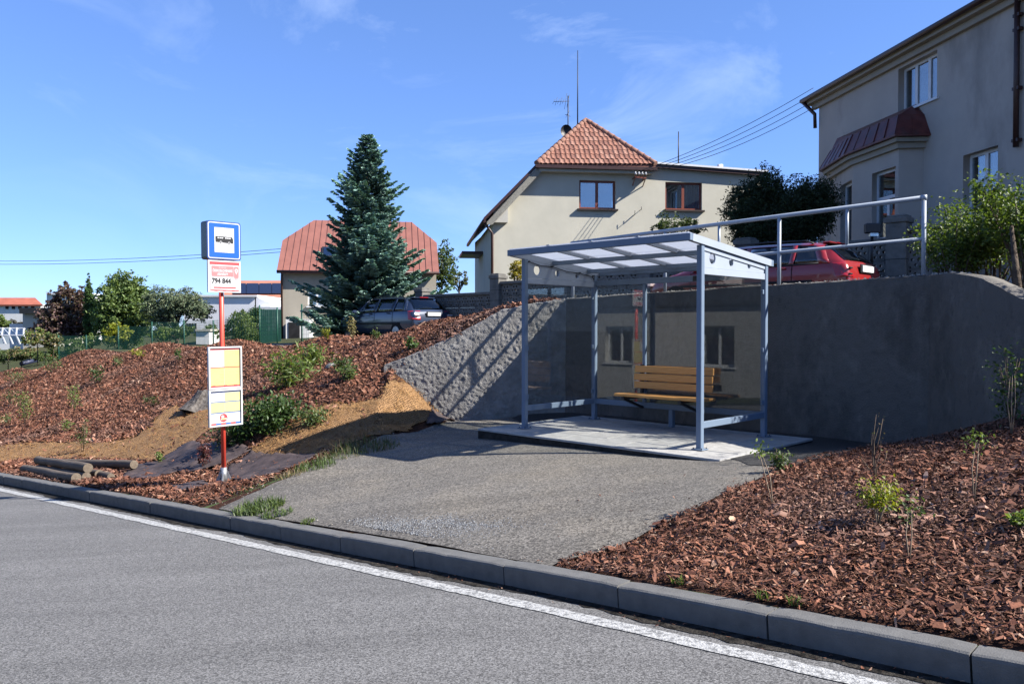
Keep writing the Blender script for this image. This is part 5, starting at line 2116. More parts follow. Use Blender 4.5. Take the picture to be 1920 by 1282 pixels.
def window(parent, x0, z0, x1, z1, y, cols=2, rows=(1.0,), frame='white_frame', sill='dark_sill', sill_out=.12, fw=.075, behind=None, frame_m=None, lower_cols=None):
    """casement set back in its opening: frame with panes and a sill; local front at depth y"""
    M_ = frame_m or Matrix.Identity(4)
    w = MB()

    def bx(mb_, a, b_, c_, d_, yy, t):
        mb_.add([M_ @ Vector(p) for p in ((a, yy, b_), (c_, yy, b_), (c_, yy, d_), (a, yy, d_), (a, yy + t, b_), (c_, yy + t, b_), (c_, yy + t, d_), (a, yy + t, d_))],
                [(0, 1, 2, 3), (7, 6, 5, 4), (0, 4, 5, 1), (1, 5, 6, 2), (2, 6, 7, 3), (3, 7, 4, 0)])
    bx(w, x0, z0, x1, z0 + fw, y, .06)
    bx(w, x0, z1 - fw, x1, z1, y, .06)
    bx(w, x0, z0 + fw + .001, x0 + fw, z1 - fw - .001, y, .06)
    bx(w, x1 - fw, z0 + fw + .001, x1, z1 - fw - .001, y, .06)
    zs = [z0 + fw]
    H = z1 - z0 - 2 * fw
    acc = 0
    for r_ in rows:
        acc += r_
        zs.append(z0 + fw + H * acc / sum(rows))
    for z in zs[1:-1]:
        bx(w, x0 + fw + .001, z - fw * .6, x1 - fw - .001, z + fw * .6, y - .004, .065)
    win = w.build('window', frame, parent)
    for k in range(len(rows)):
        nc = cols if (k == 0 or lower_cols is None) else lower_cols
        za = zs[k] + (fw * .6 + .001 if k else 0)
        zb_ = zs[k + 1] - (fw * .6 + .001 if k < len(rows) - 1 else 0)
        for c_ in range(1, nc):
            x = x0 + (x1 - x0) * c_ / nc
            mb_ = MB()
            bx(mb_, x - fw * .7, za + .001, x + fw * .7, zb_ - .001, y - .004, .065)
            mb_.build('mullion', frame, win)
        for c_ in range(nc):
            xa = x0 + (x1 - x0) * c_ / nc + (fw * .7 if c_ else fw) + .002
            xb = x0 + (x1 - x0) * (c_ + 1) / nc - (fw * .7 if c_ < nc - 1 else fw) - .002
            mb_ = MB()
            bx(mb_, xa, za, xb, zb_, y + .025, .012)
            mb_.build('pane', 'window_glass', win)
    mb_ = MB()
    bx(mb_, x0 + .01, z0 + .01, x1 - .01, z1 - .01, y + .42, .02)
    mb_.build('room_back', 'interior', win)
    if behind == 'curtain':
        n_ = 40
        vs, fs = [], []
        for i in range(n_ + 1):
            x = x0 + .06 + (x1 - x0 - .12) * i / n_
            yy = y + .16 + .02 * math.sin(i * 1.7)
            vs += [M_ @ Vector((x, yy, z0 + .03)), M_ @ Vector((x, yy, z1 - .03))]
            if i:
                fs.append((2 * i - 2, 2 * i, 2 * i + 1, 2 * i - 1))
        MB().add(vs, fs).build('curtain', 'curtain', win)
    if behind == 'blind':
        mb_ = MB()
        z = z0 + .08
        while z < z1 - .06:
            mb_.add([M_ @ Vector(p) for p in ((x0 + .07, y + .09, z), (x1 - .07, y + .09, z), (x1 - .07, y + .115, z + .036), (x0 + .07, y + .115, z + .036))], [(0, 1, 2, 3)])
            z += .05
        mb_.build('blind', 'blind_slat', win)['kind'] = 'stuff'
    if sill:
        mb_ = MB()
        bx(mb_, x0 - .08, z0 - .07, x1 + .08, z0 - .004, -sill_out, sill_out + y + .02)
        mb_.build('sill', sill, win)
    return win


# ---- cream house with half-hipped tiled gable
ch = Site('cream_house', (at(925, 600, 30).x, 30.0), (.992, .124))
tag(ch.o, 'cream rendered house with red-tiled half-hip roof behind the shelter', 'house')
P_ = lambda a, b_, y=0.0: ch.px(a, b_, y)
zb_h = 1.1
xL = P_(925, 500)[0]
xR = P_(1428, 400)[0]
pts = [(xL, zb_h), (xR, zb_h), (xR, P_(1428, 321)[1]), (P_(1234, 307)[0], P_(1234, 307)[1]), (P_(1234, 307)[0], P_(1234, 315)[1]), (P_(1012, 315)[0], P_(1012, 315)[1]), (xL, P_(925, 398)[1])]
W1 = ch.rect(1086, 338.5, 1154, 392)
W2 = ch.rect(1247.5, 342, 1316, 394)
plate('wall', pts, [rect(*W1), rect(*W2)], .3, 'cream_render', ch.o, frame_of((0, .15, 0), (1, 0, 0), (0, 0, 1), (0, -1, 0)))
window(ch.o, *W1[:2], W1[2], W1[3], .10, 2, frame='brown_frame', sill='dark_sill', behind=None)
window(ch.o, *W2[:2], W2[2], W2[3], .10, 2, frame='brown_frame', sill='dark_sill', behind='curtain')
zE = P_(907, 408, -.3)[1]
xE = P_(907, 408, -.3)[0]
hipL = P_(1006, 307, -.35)
hipR = P_(1229, 308, -.35)
apx = P_(1098, 226, 2.1)
DEP = 8.6
q = MB()   # back and side walls
q.box((xL + .15, DEP / 2 + .16, (zb_h + zE) / 2 - .1), (.29, DEP - .31, zE - zb_h + .1))
q.build('wall', 'cream_render', ch.o)
q = MB()
q.prism([(xL, zb_h), (xR, zb_h), (xR, P_(1428, 330)[1]), (P_(1012, 330)[0], P_(1012, 330)[1]), (xL, P_(925, 408)[1])], (0, DEP, 0), (1, 0, 0), (0, 0, 1), (0, 1, 0), .3)
q.build('wall', 'cream_render', ch.o)
q = MB()
q.box((xR - .15, DEP / 2 + .16, (zb_h + P_(1428, 321)[1]) / 2 - .05), (.29, DEP - .31, P_(1428, 321)[1] - zb_h - .1))
q.build('wall', 'cream_render', ch.o)


def roof_slab(name, pts3, t, m_, parent):
    """polygon in 3-D thickened downwards"""
    n_ = len(pts3)
    vs = [Vector(p) for p in pts3] + [Vector(p) - Vector((0, 0, t)) for p in pts3]
    fs = [tuple(range(n_)), tuple(range(2 * n_ - 1, n_ - 1, -1))] + [(i, n_ + i, n_ + (i + 1) % n_, (i + 1) % n_) for i in range(n_)]
    return MB().add(vs, fs).build(name, m_, parent)


AP = Vector((apx[0], 2.1, apx[1]))
HL, HR = Vector((hipL[0], -.35, hipL[1])), Vector((hipR[0], -.35, hipR[1]))
EL = Vector((xE, -.35, zE))
rf = roof_slab('roof', [EL, HL, AP, Vector((AP.x, DEP + .4, AP.z)), Vector((xE, DEP + .4, zE))], .14, 'brown_metal', ch.o)
roof_slab('roof_slope', [HR, Vector((hipR[0], DEP + .4, hipR[1])), Vector((AP.x, DEP + .4, AP.z)), AP], .12, 'tile_clay', rf)
roof_slab('hip_slope', [HL + Vector((0, 0, -.03)), HR + Vector((0, 0, -.03)), AP + Vector((0, 0, -.03))], .10, 'tile_clay_dark', rf)
# tiles on the hip, laid one by one
exd = (HR - HL).normalized()
mid = (HL + HR) / 2
upv = (AP - mid)
Lh = upv.length
upn = upv.normalized()
nrmh = exd.cross(upn)
if nrmh.y > 0:
    nrmh = -nrmh
rows_, tw_ = 10, .19
rh = Lh / rows_
tms = []
for m_ in ('tile_clay', 'tile_clay_pale', 'tile_clay_dark'):
    q = MB()
    prof = [(-.5, .0), (-.32, .024), (-.1, .027), (.08, .008), (.3, .0), (.5, .006)]
    vs = []
    for (a, h_) in prof:
        for s_, lift in ((-.06, .03), (1.06, .010)):
            vs.append((a * tw_ * .99, s_ * rh, h_ + lift))
    for (a, h_) in prof:
        vs.append((a * tw_ * .99, -.06 * rh, h_ + .005))
    k = len(prof)
    fs = [(2 * i, 2 * i + 2, 2 * i + 3, 2 * i + 1) for i in range(k - 1)] + [(2 * k + i, 2 * k + i + 1, 2 * i + 2, 2 * i) for i in range(k - 1)]
    q.add(vs, fs)
    tms.append(q.mesh('roof_tile', m_))
Rt = Matrix((exd, upn, nrmh)).transposed()
wbase = (HR - HL).length
for r_ in range(rows_):
    t0 = r_ / rows_
    half = wbase / 2 * (1 - (r_ + .35) / rows_)
    nT = int(half * 2 / tw_)
    for i in range(nT):
        xx = (i - (nT - 1) / 2) * tw_
        # apex sits left or right of the middle: shear rows along
        o = place('roof_tile', tms[random.choice((0, 0, 0, 1, 1, 2))], rf)
        pos = mid + upv * t0 + exd * xx + nrmh * random.uniform(0, .008)
        o.matrix_local = Matrix.Translation(pos) @ Rt.to_4x4() @ Matrix.Rotation(R(random.uniform(-.8, .8)), 4, 'Z')
cap = MB().tube([(0, 0, 0), (0, .36, 0)], [.115, .09], 8).mesh('hip_tile', 'tile_clay_pale')
for A_, B_ in ((HL, AP), (HR, AP)):
    dv = B_ - A_
    nC = int(dv.length / .31)
    qd = dv.to_track_quat('Y', 'Z').to_matrix().to_4x4()
    for i in range(nC):
        o = place('hip_tile', cap, rf)
        o.matrix_local = Matrix.Translation(A_ + dv * (i / nC) + Vector((0, -.02, .01))) @ qd
q = MB()
q.box(((HL.x + HR.x) / 2, -.38, HL.z - .10), (HR.x - HL.x + .1, .16, .12))
q.build('gutter', 'brown_metal', ch.o)
q = MB()
q.box(((HL.x + HR.x) / 2, -.165, HL.z - .21), (HR.x - HL.x - .2, .30, .10))
q.build('soffit', 'pale_render', ch.o)
# eave return and rake board on the left
roof_slab('rake_board', [EL + Vector((.12, .04, -.16)), HL + Vector((.02, .04, -.16)), HL + Vector((.22, .04, -.16)), EL + Vector((.32, .04, -.16))], .10, 'pale_render', ch.o)
q = MB()
q.prism([(xE + .1, zE - .16), (xL + .52, zE - .16), (xL + .52, zE + .48)], (0, -.27, 0), (1, 0, 0), (0, 0, 1), (0, 1, 0), .26)
q.build('eave_return', 'pale_render', ch.o)
q = MB()
q.tube([(xE + .02, -.3, zE - .12), (xE + .02, DEP, zE - .12)], .07, 8)
q.build('gutter', 'brown_metal', ch.o)
q = MB()
q.tube([(xE + .05, -.2, zE - .2), (xL - .05, -.08, zE - .55), (xL - .05, -.08, zb_h)], .05, 8)
q.build('downpipe', 'brown_metal', ch.o)
q = MB()
q.box((xL - .45, 5.5, P_(890, 478, 5.5)[1]), (.9, 2.2, .12))
q.build('canopy', 'brown_metal', ch.o)
# flat-roofed extension
xA, zA_ = P_(1226, 303, -.25)
xB, zB_ = P_(1432, 319, -.25)
roof_slab('extension_roof', [(xA, -.25, zA_), (xB + .2, -.25, zB_), (xB + .2, DEP, zB_), (xA, DEP, zA_)], .07, 'white_frame', ch.o)
roof_slab('fascia', [(xA + .05, -.2, zA_ - .085), (xB + .15, -.2, zB_ - .085), (xB + .15, -.02, zB_ - .085), (xA + .05, -.02, zA_ - .085)], .12, 'brown_metal', ch.o)
vx, vz = P_(1350, 318, 2)
part('vent', 'white_frame', lambda q: q.tube([(vx, 2, vz - .4), (vx, 2, vz + .2)], .12, 10), ch.o)
vx, vz = P_(1272, 310, 3)
part('lightning_rod', 'black_metal', lambda q: q.tube([(vx, 3, vz - .3), (vx, 3, P_(1272, 247, 3)[1])], [.03, .02], 6), ch.o)
vx, vz = P_(1083, 240, 2.6)
part('lightning_rod', 'black_metal', lambda q: q.tube([(vx, 2.6, vz - .4), (vx, 2.6, P_(1083, 95, 2.6)[1])], [.03, .014], 6), ch.o)
vx, vz = P_(1065, 262, 2.5)


def antenna(q):
    zt = P_(1066, 180, 2.5)[1]
    q.tube([(vx, 2.5, vz - .5), (vx, 2.5, zt)], .022, 6)
    zz = zt - .22
    q.tube([(vx + .05, 2.5, zz), (vx - .62, 2.35, zz - .08)], .012, 5)
    for k in range(7):
        t = k / 6
        c = Vector((vx - .62 + .62 * t, 2.35 + .15 * t, zz - .08 + .08 * t))
        h = .10 + .07 * (k % 2) + (.16 if k > 4 else 0)
        q.tube([c - Vector((.05, 0, h)), c + Vector((.05, 0, h))], .008, 4)
    q.tube([(vx - .12, 2.5, zz - .55), (vx + .1, 2.5, zz - .62)], .01, 5)
    for k in range(3):
        q.tube([(vx - .1 + .05 * k, 2.45, zz - .68 + .1 * k), (vx - .02 + .05 * k, 2.55, zz - .5 + .06 * k)], .008, 4)


part('antenna', 'black_metal', antenna, ch.o)
dx_, dz_ = P_(1061, 247, 2.3)
q = MB()
vs = [(dx_, 2.3, dz_)]
fs = []
for j in range(1, 5):
    for i in range(18):
        a_ = 2 * math.pi * i / 18
        r_ = .24 * j / 4
        vs.append((dx_ + r_ * math.cos(a_), 2.3 - .10 * (j / 4) ** 2, dz_ + r_ * math.sin(a_) * 1.1))
for i in range(18):
    fs.append((0, 1 + i, 1 + (i + 1) % 18))
for j in range(3):
    for i in range(18):
        fs.append((1 + j * 18 + i, 1 + (j + 1) * 18 + i, 1 + (j + 1) * 18 + (i + 1) % 18, 1 + j * 18 + (i + 1) % 18))
q.add(vs, fs)
q.build('satellite_dish', 'black_metal', ch.o)
# insulator bracket on the wall
bx0, bz0 = P_(1186, 336)
bx1, bz1 = P_(1205, 338)


def brk(q):
    q.bar((bx0, -.42, bz0), (bx1, -.42, bz1), .05, .05)
    for x, z in ((bx0, bz0), (bx1, bz1)):
        q.bar((x, .02, z), (x, -.44, z), .04, .04)
        q.bar((x, .02, z - .25), (x, -.4, z), .03, .03)
    for i in range(4):
        x = bx0 + (bx1 - bx0) * i / 3
        q.tube([(x, -.42, bz0 + .02), (x, -.42, bz0 + .16)], .012, 5)


bk = part('wire_bracket', 'brown_frame', brk, ch.o)
for i in range(4):
    x = bx0 + (bx1 - bx0) * i / 3
    part('insulator', 'white_frame', lambda q: q.tube([(x, -.42, bz0 + .10), (x, -.42, bz0 + .14), (x, -.42, bz0 + .2)], [.045, .04, .02], 8), bk)
for (ax, az, L_) in ((P_(1187, 404)[0], P_(1187, 404)[1], .25), (P_(1199, 395)[0], P_(1199, 395)[1], .2)):
    part('wall_hook', 'black_metal', lambda q: q.tube([(ax, 0, az), (ax, -.25, az), (ax, -.25, az + L_ * .6)], .012, 5), ch.o)

ins = [ch.o.matrix_basis @ Vector((bx0 + (bx1 - bx0) * i / 3, -.42, bz0 + .17)) for i in range(4)]

# ---- house with red sheet-metal roof
rh_ = Site('red_roof_house', (at(527, 560, 45).x, 45.0), (.989, .148))
tag(rh_.o, 'low beige house with salmon-red ribbed metal roof behind the spruce', 'house')
P_ = rh_.px
xl0, xr0 = P_(527, 560)[0], P_(818, 560)[0]
ze_, zr_ = P_(600, 508, -.45)[1], P_(600, 413, 3.8)[1]
WA = rh_.rect(577, 541, 612, 574)
plate('wall', [(xl0, .2), (xr0, .2), (xr0, ze_ - .05), (xl0, ze_ - .05)], [rect(*WA)], .3, 'beige_render', rh_.o, frame_of((0, .15, 0), (1, 0, 0), (0, 0, 1), (0, -1, 0)))
window(rh_.o, WA[0], WA[1], WA[2], WA[3], .1, 2, frame='white_frame', sill='white_frame')


def slope_t(py):
    best = min(range(201), key=lambda k: abs((lambda t: 641 - F * math.tan(math.atan((ze_ + (zr_ - ze_) * t - CAM_Z) / (45 - .45 + 4.25 * t)) + PITCH))(k / 200) - py))
    return best / 200


def slope_x(px, t):
    return P_(px, 500, -.45 + 4.25 * t)[0]


tb = slope_t(451)
xs_ = [slope_x(518.5, 0), slope_x(530, tb), slope_x(589, 1), slope_x(772, 1), slope_x(819, tb), slope_x(823.5, 0)]
ts_ = [0, tb, 1, 1, tb, 0]
SP = lambda x, t, lift=0.0: (x, -.45 + 4.25 * t - lift * .6, ze_ + (zr_ - ze_) * t + lift * .8)
edges = list(np.linspace(xs_[0], xs_[5], 26))
roof = roof_slab('roof', [SP(x, t, -.06) for x, t in zip(xs_, ts_)], .1, 'roof_red_metal', rh_.o)
for i in range(25):
    a, b_ = edges[i], edges[i + 1]
    ta, tb2 = float(np.interp(a, xs_, ts_)), float(np.interp(b_, xs_, ts_))
    q = MB()
    top = [SP(a + .012, ta), SP(b_ - .012, tb2)]
    brk_ = [x for x in xs_[1:5] if a < x < b_]
    poly = [SP(a + .012, 0), SP(b_ - .012, 0), SP(b_ - .012, tb2)] + [SP(x, float(np.interp(x, xs_, ts_))) for x in reversed(brk_)] + [SP(a + .012, ta)]
    if ta < .02:
        poly = poly[:-1]
    if tb2 < .02:
        poly = [poly[0]] + poly[2:]
    if len(poly) < 3:
        continue
    n_ = len(poly)
    vs = [Vector(p) for p in poly] + [Vector(p) - Vector((0, -.012, .016)) for p in poly]
    q.add(vs, [tuple(range(n_))] + [(k, n_ + k, n_ + (k + 1) % n_, (k + 1) % n_) for k in range(n_)])
    pn = q.build('roof_panel', 'roof_red_metal', roof)
    if i:
        MB().bar(SP(a, 0, .02), SP(a, ta, .02), .022, .03, up=(0, -.6, .8)).build('seam', 'roof_red_metal', pn)
YB = 8.0
roof_slab('roof_slope', [SP(x, t, -.03)[:1] + (YB + .45 - 4.25 * t, SP(x, t, -.03)[2]) for x, t in zip(xs_, ts_)][::-1], .1, 'roof_red_metal', roof)
for xa, xb in ((0, 2), (5, 3)):
    t_ = ts_[1]
    p1_, p2_ = SP(xs_[1 if xa == 0 else 4], t_), SP(xs_[xb], 1)
    roof_slab('hip_slope', [p1_, p2_, (p1_[0], YB + .45 - 4.25 * t_, p1_[2])], .1, 'roof_red_metal', roof)
q = MB()
q.tube([SP(xs_[0], 0, -.05), SP(xs_[5], 0, -.05)], .07, 8)
q.build('gutter', 'brown_metal', rh_.o)
q = MB()
q.tube([(xl0 + .1, -.35, ze_ - .1), (xl0 + .05, -.08, ze_ - .5), (xl0 + .05, -.08, .3)], .06, 8)
q.build('downpipe', 'brown_metal', rh_.o)
sx, sz_ = slope_x(607, .38), 0
sk = roof_slab('skylight', [SP(slope_x(604, slope_t(482)), slope_t(482), .07), SP(slope_x(630, slope_t(482)), slope_t(482), .07), SP(slope_x(630, slope_t(463)), slope_t(463), .07), SP(slope_x(604, slope_t(463)), slope_t(463), .07)], .12, 'black_metal', rh_.o)
roof_slab('pane', [SP(slope_x(607, slope_t(480)), slope_t(480), .085), SP(slope_x(627, slope_t(480)), slope_t(480), .085), SP(slope_x(627, slope_t(465)), slope_t(465), .085), SP(slope_x(607, slope_t(465)), slope_t(465), .085)], .01, 'window_glass', sk)
for x in (xl0 + .15, xr0 - .15):
    plate('wall', [(.31, .2), (YB - .01, .2), (YB - .01, ze_ - .1), (YB - 2.6, zr_ - 1.2), (2.6, zr_ - 1.2), (.31, ze_ - .1)], [], .29, 'beige_render', rh_.o,
          frame_of((x, 0, 0), (0, 1, 0), (0, 0, 1), (1, 0, 0)))
q = MB()
q.box(((xl0 + xr0) / 2, YB + .15, (.2 + ze_) / 2), (xr0 - xl0, .3, ze_ - .3))
q.build('wall', 'beige_render', rh_.o)
# low white porch with a dark door
pa, pb = P_(536, 632, -2.2), P_(580, 598, -2.2)
q = MB()
q.box(((pa[0] + pb[0]) / 2, -1.1, (pa[1] - 1 + pb[1]) / 2), (pb[0] - pa[0], 2.2, pb[1] - pa[1] + 1))
q.build('porch', 'white_render', rh_.o)
q = MB()
da, db = P_(541, 632, -2.22), P_(562, 604, -2.22)
q.box(((da[0] + db[0]) / 2, -2.21, (da[1] - .6 + db[1]) / 2), (db[0] - da[0], .05, db[1] - da[1] + .6))
q.build('door', 'interior', rh_.o)

# ---- tall grey house on the right
gh = Site('grey_house', (at(1535, 300, 26.4).x, 26.4), (.136, -.99))
tag(gh.o, 'tall grey rendered house with dark red bay roof, in shade at right', 'house')
P_ = gh.px
zt_ = P_(1536, 186)[1]
LEN = 13.5
UW = gh.rect(1684, 132, 1757, 210)
UW = (P_(1684, 170)[0], P_(1684, 213)[1], P_(1757, 140)[0], P_(1684, 131)[1])
LW = (P_(1806, 300)[0], P_(1806, 420)[1], P_(1871, 300)[0], P_(1806, 292)[1])
plate('wall', [(0, 1.4), (LEN, 1.4), (LEN, zt_), (0, zt_)], [rect(*UW), rect(*LW)], .35, 'grey_render', gh.o, frame_of((0, .175, 0), (1, 0, 0), (0, 0, 1), (0, -1, 0)))
window(gh.o, *UW, .18, 3, frame='white_frame', sill='white_frame', sill_out=.06, behind='curtain')
window(gh.o, *LW, .18, 2, (1.5, 1.0), frame='white_frame', sill='white_frame', sill_out=.06, behind='curtain')
q = MB()
q.box((.175, 4.9, (1.4 + zt_) / 2), (.35, 9.0, zt_ - 1.4))
q.build('wall', 'grey_render', gh.o)
q = MB()
q.box((LEN - .175, 4.9, (1.4 + zt_) / 2), (.35, 9.0, zt_ - 1.4))
q.build('wall', 'grey_render', gh.o)
q = MB()
q.box((LEN / 2, 9.6, (1.4 + zt_) / 2), (LEN, .35, zt_ - 1.4))
q.build('wall', 'grey_render', gh.o)
q = MB()      # stepped cornice under the eaves
q.box((LEN / 2 - .1, -.06, zt_ - .22), (LEN + .3, .13, .16))
q.build('cornice', 'grey_moulding', gh.o)
q = MB()
q.box((LEN / 2 - .15, -.14, zt_ - .045), (LEN + .5, .30, .18))
q.build('cornice', 'grey_moulding', gh.o)
zo = zt_ + .06
ov = .42
RH = 1.1
rfg = roof_slab('roof', [(-ov, -ov, zo), (LEN + ov, -ov, zo), (LEN - 4, 4.8, zo + RH), (4.5, 4.8, zo + RH)], .06, 'brown_metal', gh.o)
roof_slab('hip_slope', [(-ov, 10.2, zo), (-ov, -ov, zo), (4.5, 4.8, zo + RH)], .06, 'brown_metal', rfg)
roof_slab('roof_slope', [(LEN + ov, 10.2, zo), (-ov, 10.2, zo), (4.5, 4.8, zo + RH), (LEN - 4, 4.8, zo + RH)], .06, 'brown_metal', rfg)
roof_slab('hip_slope', [(LEN + ov, -ov, zo), (LEN + ov, 10.2, zo), (LEN - 4, 4.8, zo + RH)], .06, 'brown_metal', rfg)
q = MB()
q.tube([(-ov, -ov + .02, zo - .04), (LEN + ov, -ov + .02, zo - .04)], .075, 8)
q.build('gutter', 'brown_metal', gh.o)
q = MB()
q.tube([(-ov + .05, -ov + .05, zo - .08), (-.05, -.12, zo - .55), (-.06, -.10, zo - 1.0)], .06, 8)
q.build('gutter_outlet', 'brown_metal', gh.o)
sx = P_(1913, 200)[0]
pz = P_(1913, 276)[1]


def dpipe(q):
    q.tube([(sx, -.1, zt_ - .1), (sx, -.1, pz)], .06, 8)
    for z in (pz + .15, pz + 1.3, pz + 2.6, zt_ - .6):
        q.box((sx, -.08, z), (.18, .12, .07))


part('downpipe', 'brown_metal', dpipe, gh.o)
# bay window
zbe = P_(1620, 303, -.6)[1]
BP = [(5.35, .0), (5.2, -.60), (3.05, -.60), (1.05, -.12), (.8, .0)]       # plan (x, y)
for i, (w0, w1) in enumerate(((None, None), ((1635, 322, 1686, 452), None), ((1576, 345, 1598, 465), None), (None, None))):
    (xa, ya_), (xb, yb_2) = BP[i + 1], BP[i]
    e2 = Vector((xb - xa, yb_2 - ya_, 0))
    L2 = e2.length
    e2.normalize()
    n2 = Vector((e2.y, -e2.x, 0))
    fr = frame_of((xa, ya_, 0), e2, (0, 0, 1), n2)
    hol = []
    if w0:
        # window placed along the facet
        def along(px, py):
            d = ray(px, py)
            # solve for the facet plane in world space
            A = gh.p0 + gh.e * xa + gh.g * ya_
            Nw = gh.e * n2.x + gh.g * n2.y
            s = A.dot(Nw) / (d.x * Nw.x + d.y * Nw.y)
            Q = Vector((d.x * s, d.y * s, 0)) - A
            return Q.dot(gh.e * e2.x + gh.g * e2.y), CAM_Z + d.z * s
        a0, zt0 = along(w0[0], w0[1] + 4)
        a1, _ = along(w0[2], w0[1])
        _, zb0_ = along(w0[0], w0[3])
        a0, a1 = max(.12, min(a0, a1)), min(L2 - .12, max(a0, a1))
        hol = [rect(a0, zb0_, a1, zt0)]
    pl = plate('bay_wall', rect(.001 if i else .0, 1.4, L2 - .001, zbe), hol, .26, 'grey_render', gh.o, fr @ Matrix.Translation((0, 0, -.13)))
    if w0:
        F2 = frame_of((xa, ya_, 0), e2, -n2, (0, 0, 1))
        window(gh.o, a0, zb0_, a1, zt0, .15, 2 if i == 1 else 1, (1.6, 1.0), frame='white_frame', sill='white_frame', sill_out=.05, behind='blind', frame_m=F2, lower_cols=1)


def ring(off, z):
    c = Vector((3.0, 0))
    out_ = []
    for x, y in BP:
        out_.append((3.1 + (x - 3.1) * (1 + off / 2.2), y - off if y < 0 else 0.0, z))
    return out_


def band(name, o0, z0_, o1, z1_, m_, parent, split=False):
    a, b_ = ring(o0, z0_), ring(o1, z1_)
    if not split:
        vs = a + b_
        k = len(a)
        return MB().add(vs, [(i, i + 1, k + i + 1, k + i) for i in range(k - 1)]).build(name, m_, parent)


def solid_band(name, o, z0_, z1_, m_):
    a, b_, = ring(o, z0_), ring(o, z1_)
    k = len(a)
    vs = a + b_
    fs = [(i, i + 1, k + i + 1, k + i) for i in range(k - 1)] + [tuple(range(k - 1, -1, -1)), tuple(range(k, 2 * k))]
    return MB().add(vs, fs).build(name, m_, gh.o)


solid_band('bay_cornice', .10, zbe + .001, zbe + .15, 'grey_moulding')
solid_band('bay_cornice', .20, zbe + .152, zbe + .26, 'grey_moulding')
zr0 = zbe + .27
br = solid_band('bay_roof', .30, zr0, zr0 + .05, 'bay_red_metal')
A_r, B_r, C_r = ring(.28, zr0 + .052), ring(.02, zr0 + .62), ring(-.30, zr0 + .98)
for i in range(4):
    n_ = max(1, int((Vector(A_r[i]) - Vector(A_r[i + 1])).length / .42))
    for k in range(n_):
        t0, t1 = k / n_ + .004, (k + 1) / n_ - .004
        la = [Vector(A_r[i]).lerp(Vector(A_r[i + 1]), t) for t in (t0, t1)]
        lb = [Vector(B_r[i]).lerp(Vector(B_r[i + 1]), t) for t in (t0, t1)]
        pn = MB().quad(la[0], la[1], lb[1], lb[0]).build('roof_panel', 'bay_red_metal', br)
        sm_ = pn.modifiers.new('thickness', 'SOLIDIFY')
        sm_.thickness = .012
        if k or i:
            MB().bar(la[0], lb[0], .025, .05, up=(0, -1, .3)).build('seam', 'bay_red_metal', pn)
C_t = [(x, .0, z) for x, y, z in C_r]
vs = B_r + C_t
MB().add(vs, [(i, i + 1, 6 + i, 5 + i) for i in range(4)]).build('upper_slope', 'bay_red_metal', br)

# wires strung from the grey house to the bracket
A0 = at(1525, 172, 26.6)
for i in range(4):
    p1_ = ins[i]
    p0_ = A0 + Vector((.1 * i, 0, .12 - .16 * i))
    pts = []
    for k in range(13):
        t = k / 12
        p = p0_.lerp(p1_, t)
        p.z -= .35 * 4 * t * (1 - t) * (.6 + .12 * i)
        pts.append(p)
    o = MB().tube([p - p0_ for p in pts], .010, 5).build('overhead_wire', 'black_metal', None, p0_)
    tag(o, ('topmost', 'second', 'third', 'lowest')[i] + ' of four thin wires between the grey and cream houses', 'wire', 'house wires')
for i, (y0, y1) in enumerate(((487, 466), (493, 472))):
    a, b_ = at(-120, y0, 62), at(534, y1, 46.5)
    pts = []
    for k in range(9):
        t = k / 8
        p = a.lerp(b_, t)
        p.z -= .35 * 4 * t * (1 - t)
        pts.append(p - a)
    o = MB().tube(pts, .016, 5).build('overhead_wire', 'black_metal', None, a)
    tag(o, ('upper', 'lower')[i] + ' thin wire crossing the sky to the red-roofed house', 'wire', 'garden wires')

# ---- pierced concrete block fence along the lane
Fr = Vector((at(1685, 450, 16.3).x, 16.3, 0))
fd = Vector((-.70, .715, 0)).normalized()
FT = [-1.7, 0, 3.43, 6.25, 9.1, 11.9, 15.7]
ztop = lambda t: float(np.interp(t, [-2, 0, 3.43, 11.9, 15.7], [3.98, 3.88, 3.69, 3.27, 2.97]))
fz = float(ground_z(Fr.x, Fr.y))
bf = empty('block_fence', (Fr.x, Fr.y, fz), math.atan2(fd.y, fd.x))
tag(bf, 'grey pierced concrete block fence with pillars behind the parked cars', 'fence')
BS = .385
holes = [circle(0, 0, .042, 12)] + [circle(.118 * math.cos(R(60 * k)), .118 * math.sin(R(60 * k)), .033, 10) for k in range(6)] + \
        [circle(sx_ * .155, sy_ * .155, .022, 8) for sx_ in (-1, 1) for sy_ in (-1, 1)]
bm_ = plate('pierced_block', rect(-BS / 2 + .003, -BS / 2 + .003, BS / 2 - .003, BS / 2 - .003), holes, .10, 'concrete_block', False)
bm_.transform(Matrix.Rotation(math.pi / 2, 4, 'X'))
for t in FT:
    p = Fr + fd * t
    zg = float(ground_z(p.x, p.y)) - .2
    H = ztop(t)
    pl = MB()
    pl.box((t, 0, (zg + H - .16) / 2 - fz), (.40, .36, H - .16 - zg), bev=.012)
    po = pl.build('pillar', 'concrete_block', bf)
    MB().box((t, 0, H - .10 - fz), (.46, .42, .115), bev=.015).build('cap', 'concrete_block', po)
    MB().box((t, 0, H - .02 - fz), (.38, .34, .05), bev=.015).build('cap_top', 'concrete_block', po)
    for k in range(1, 6):
        zz = zg + (H - .2 - zg) * k / 6
        MB().box((t, 0, zz - fz), (.406, .366, .012)).build('joint', 'dark_plinth', po)
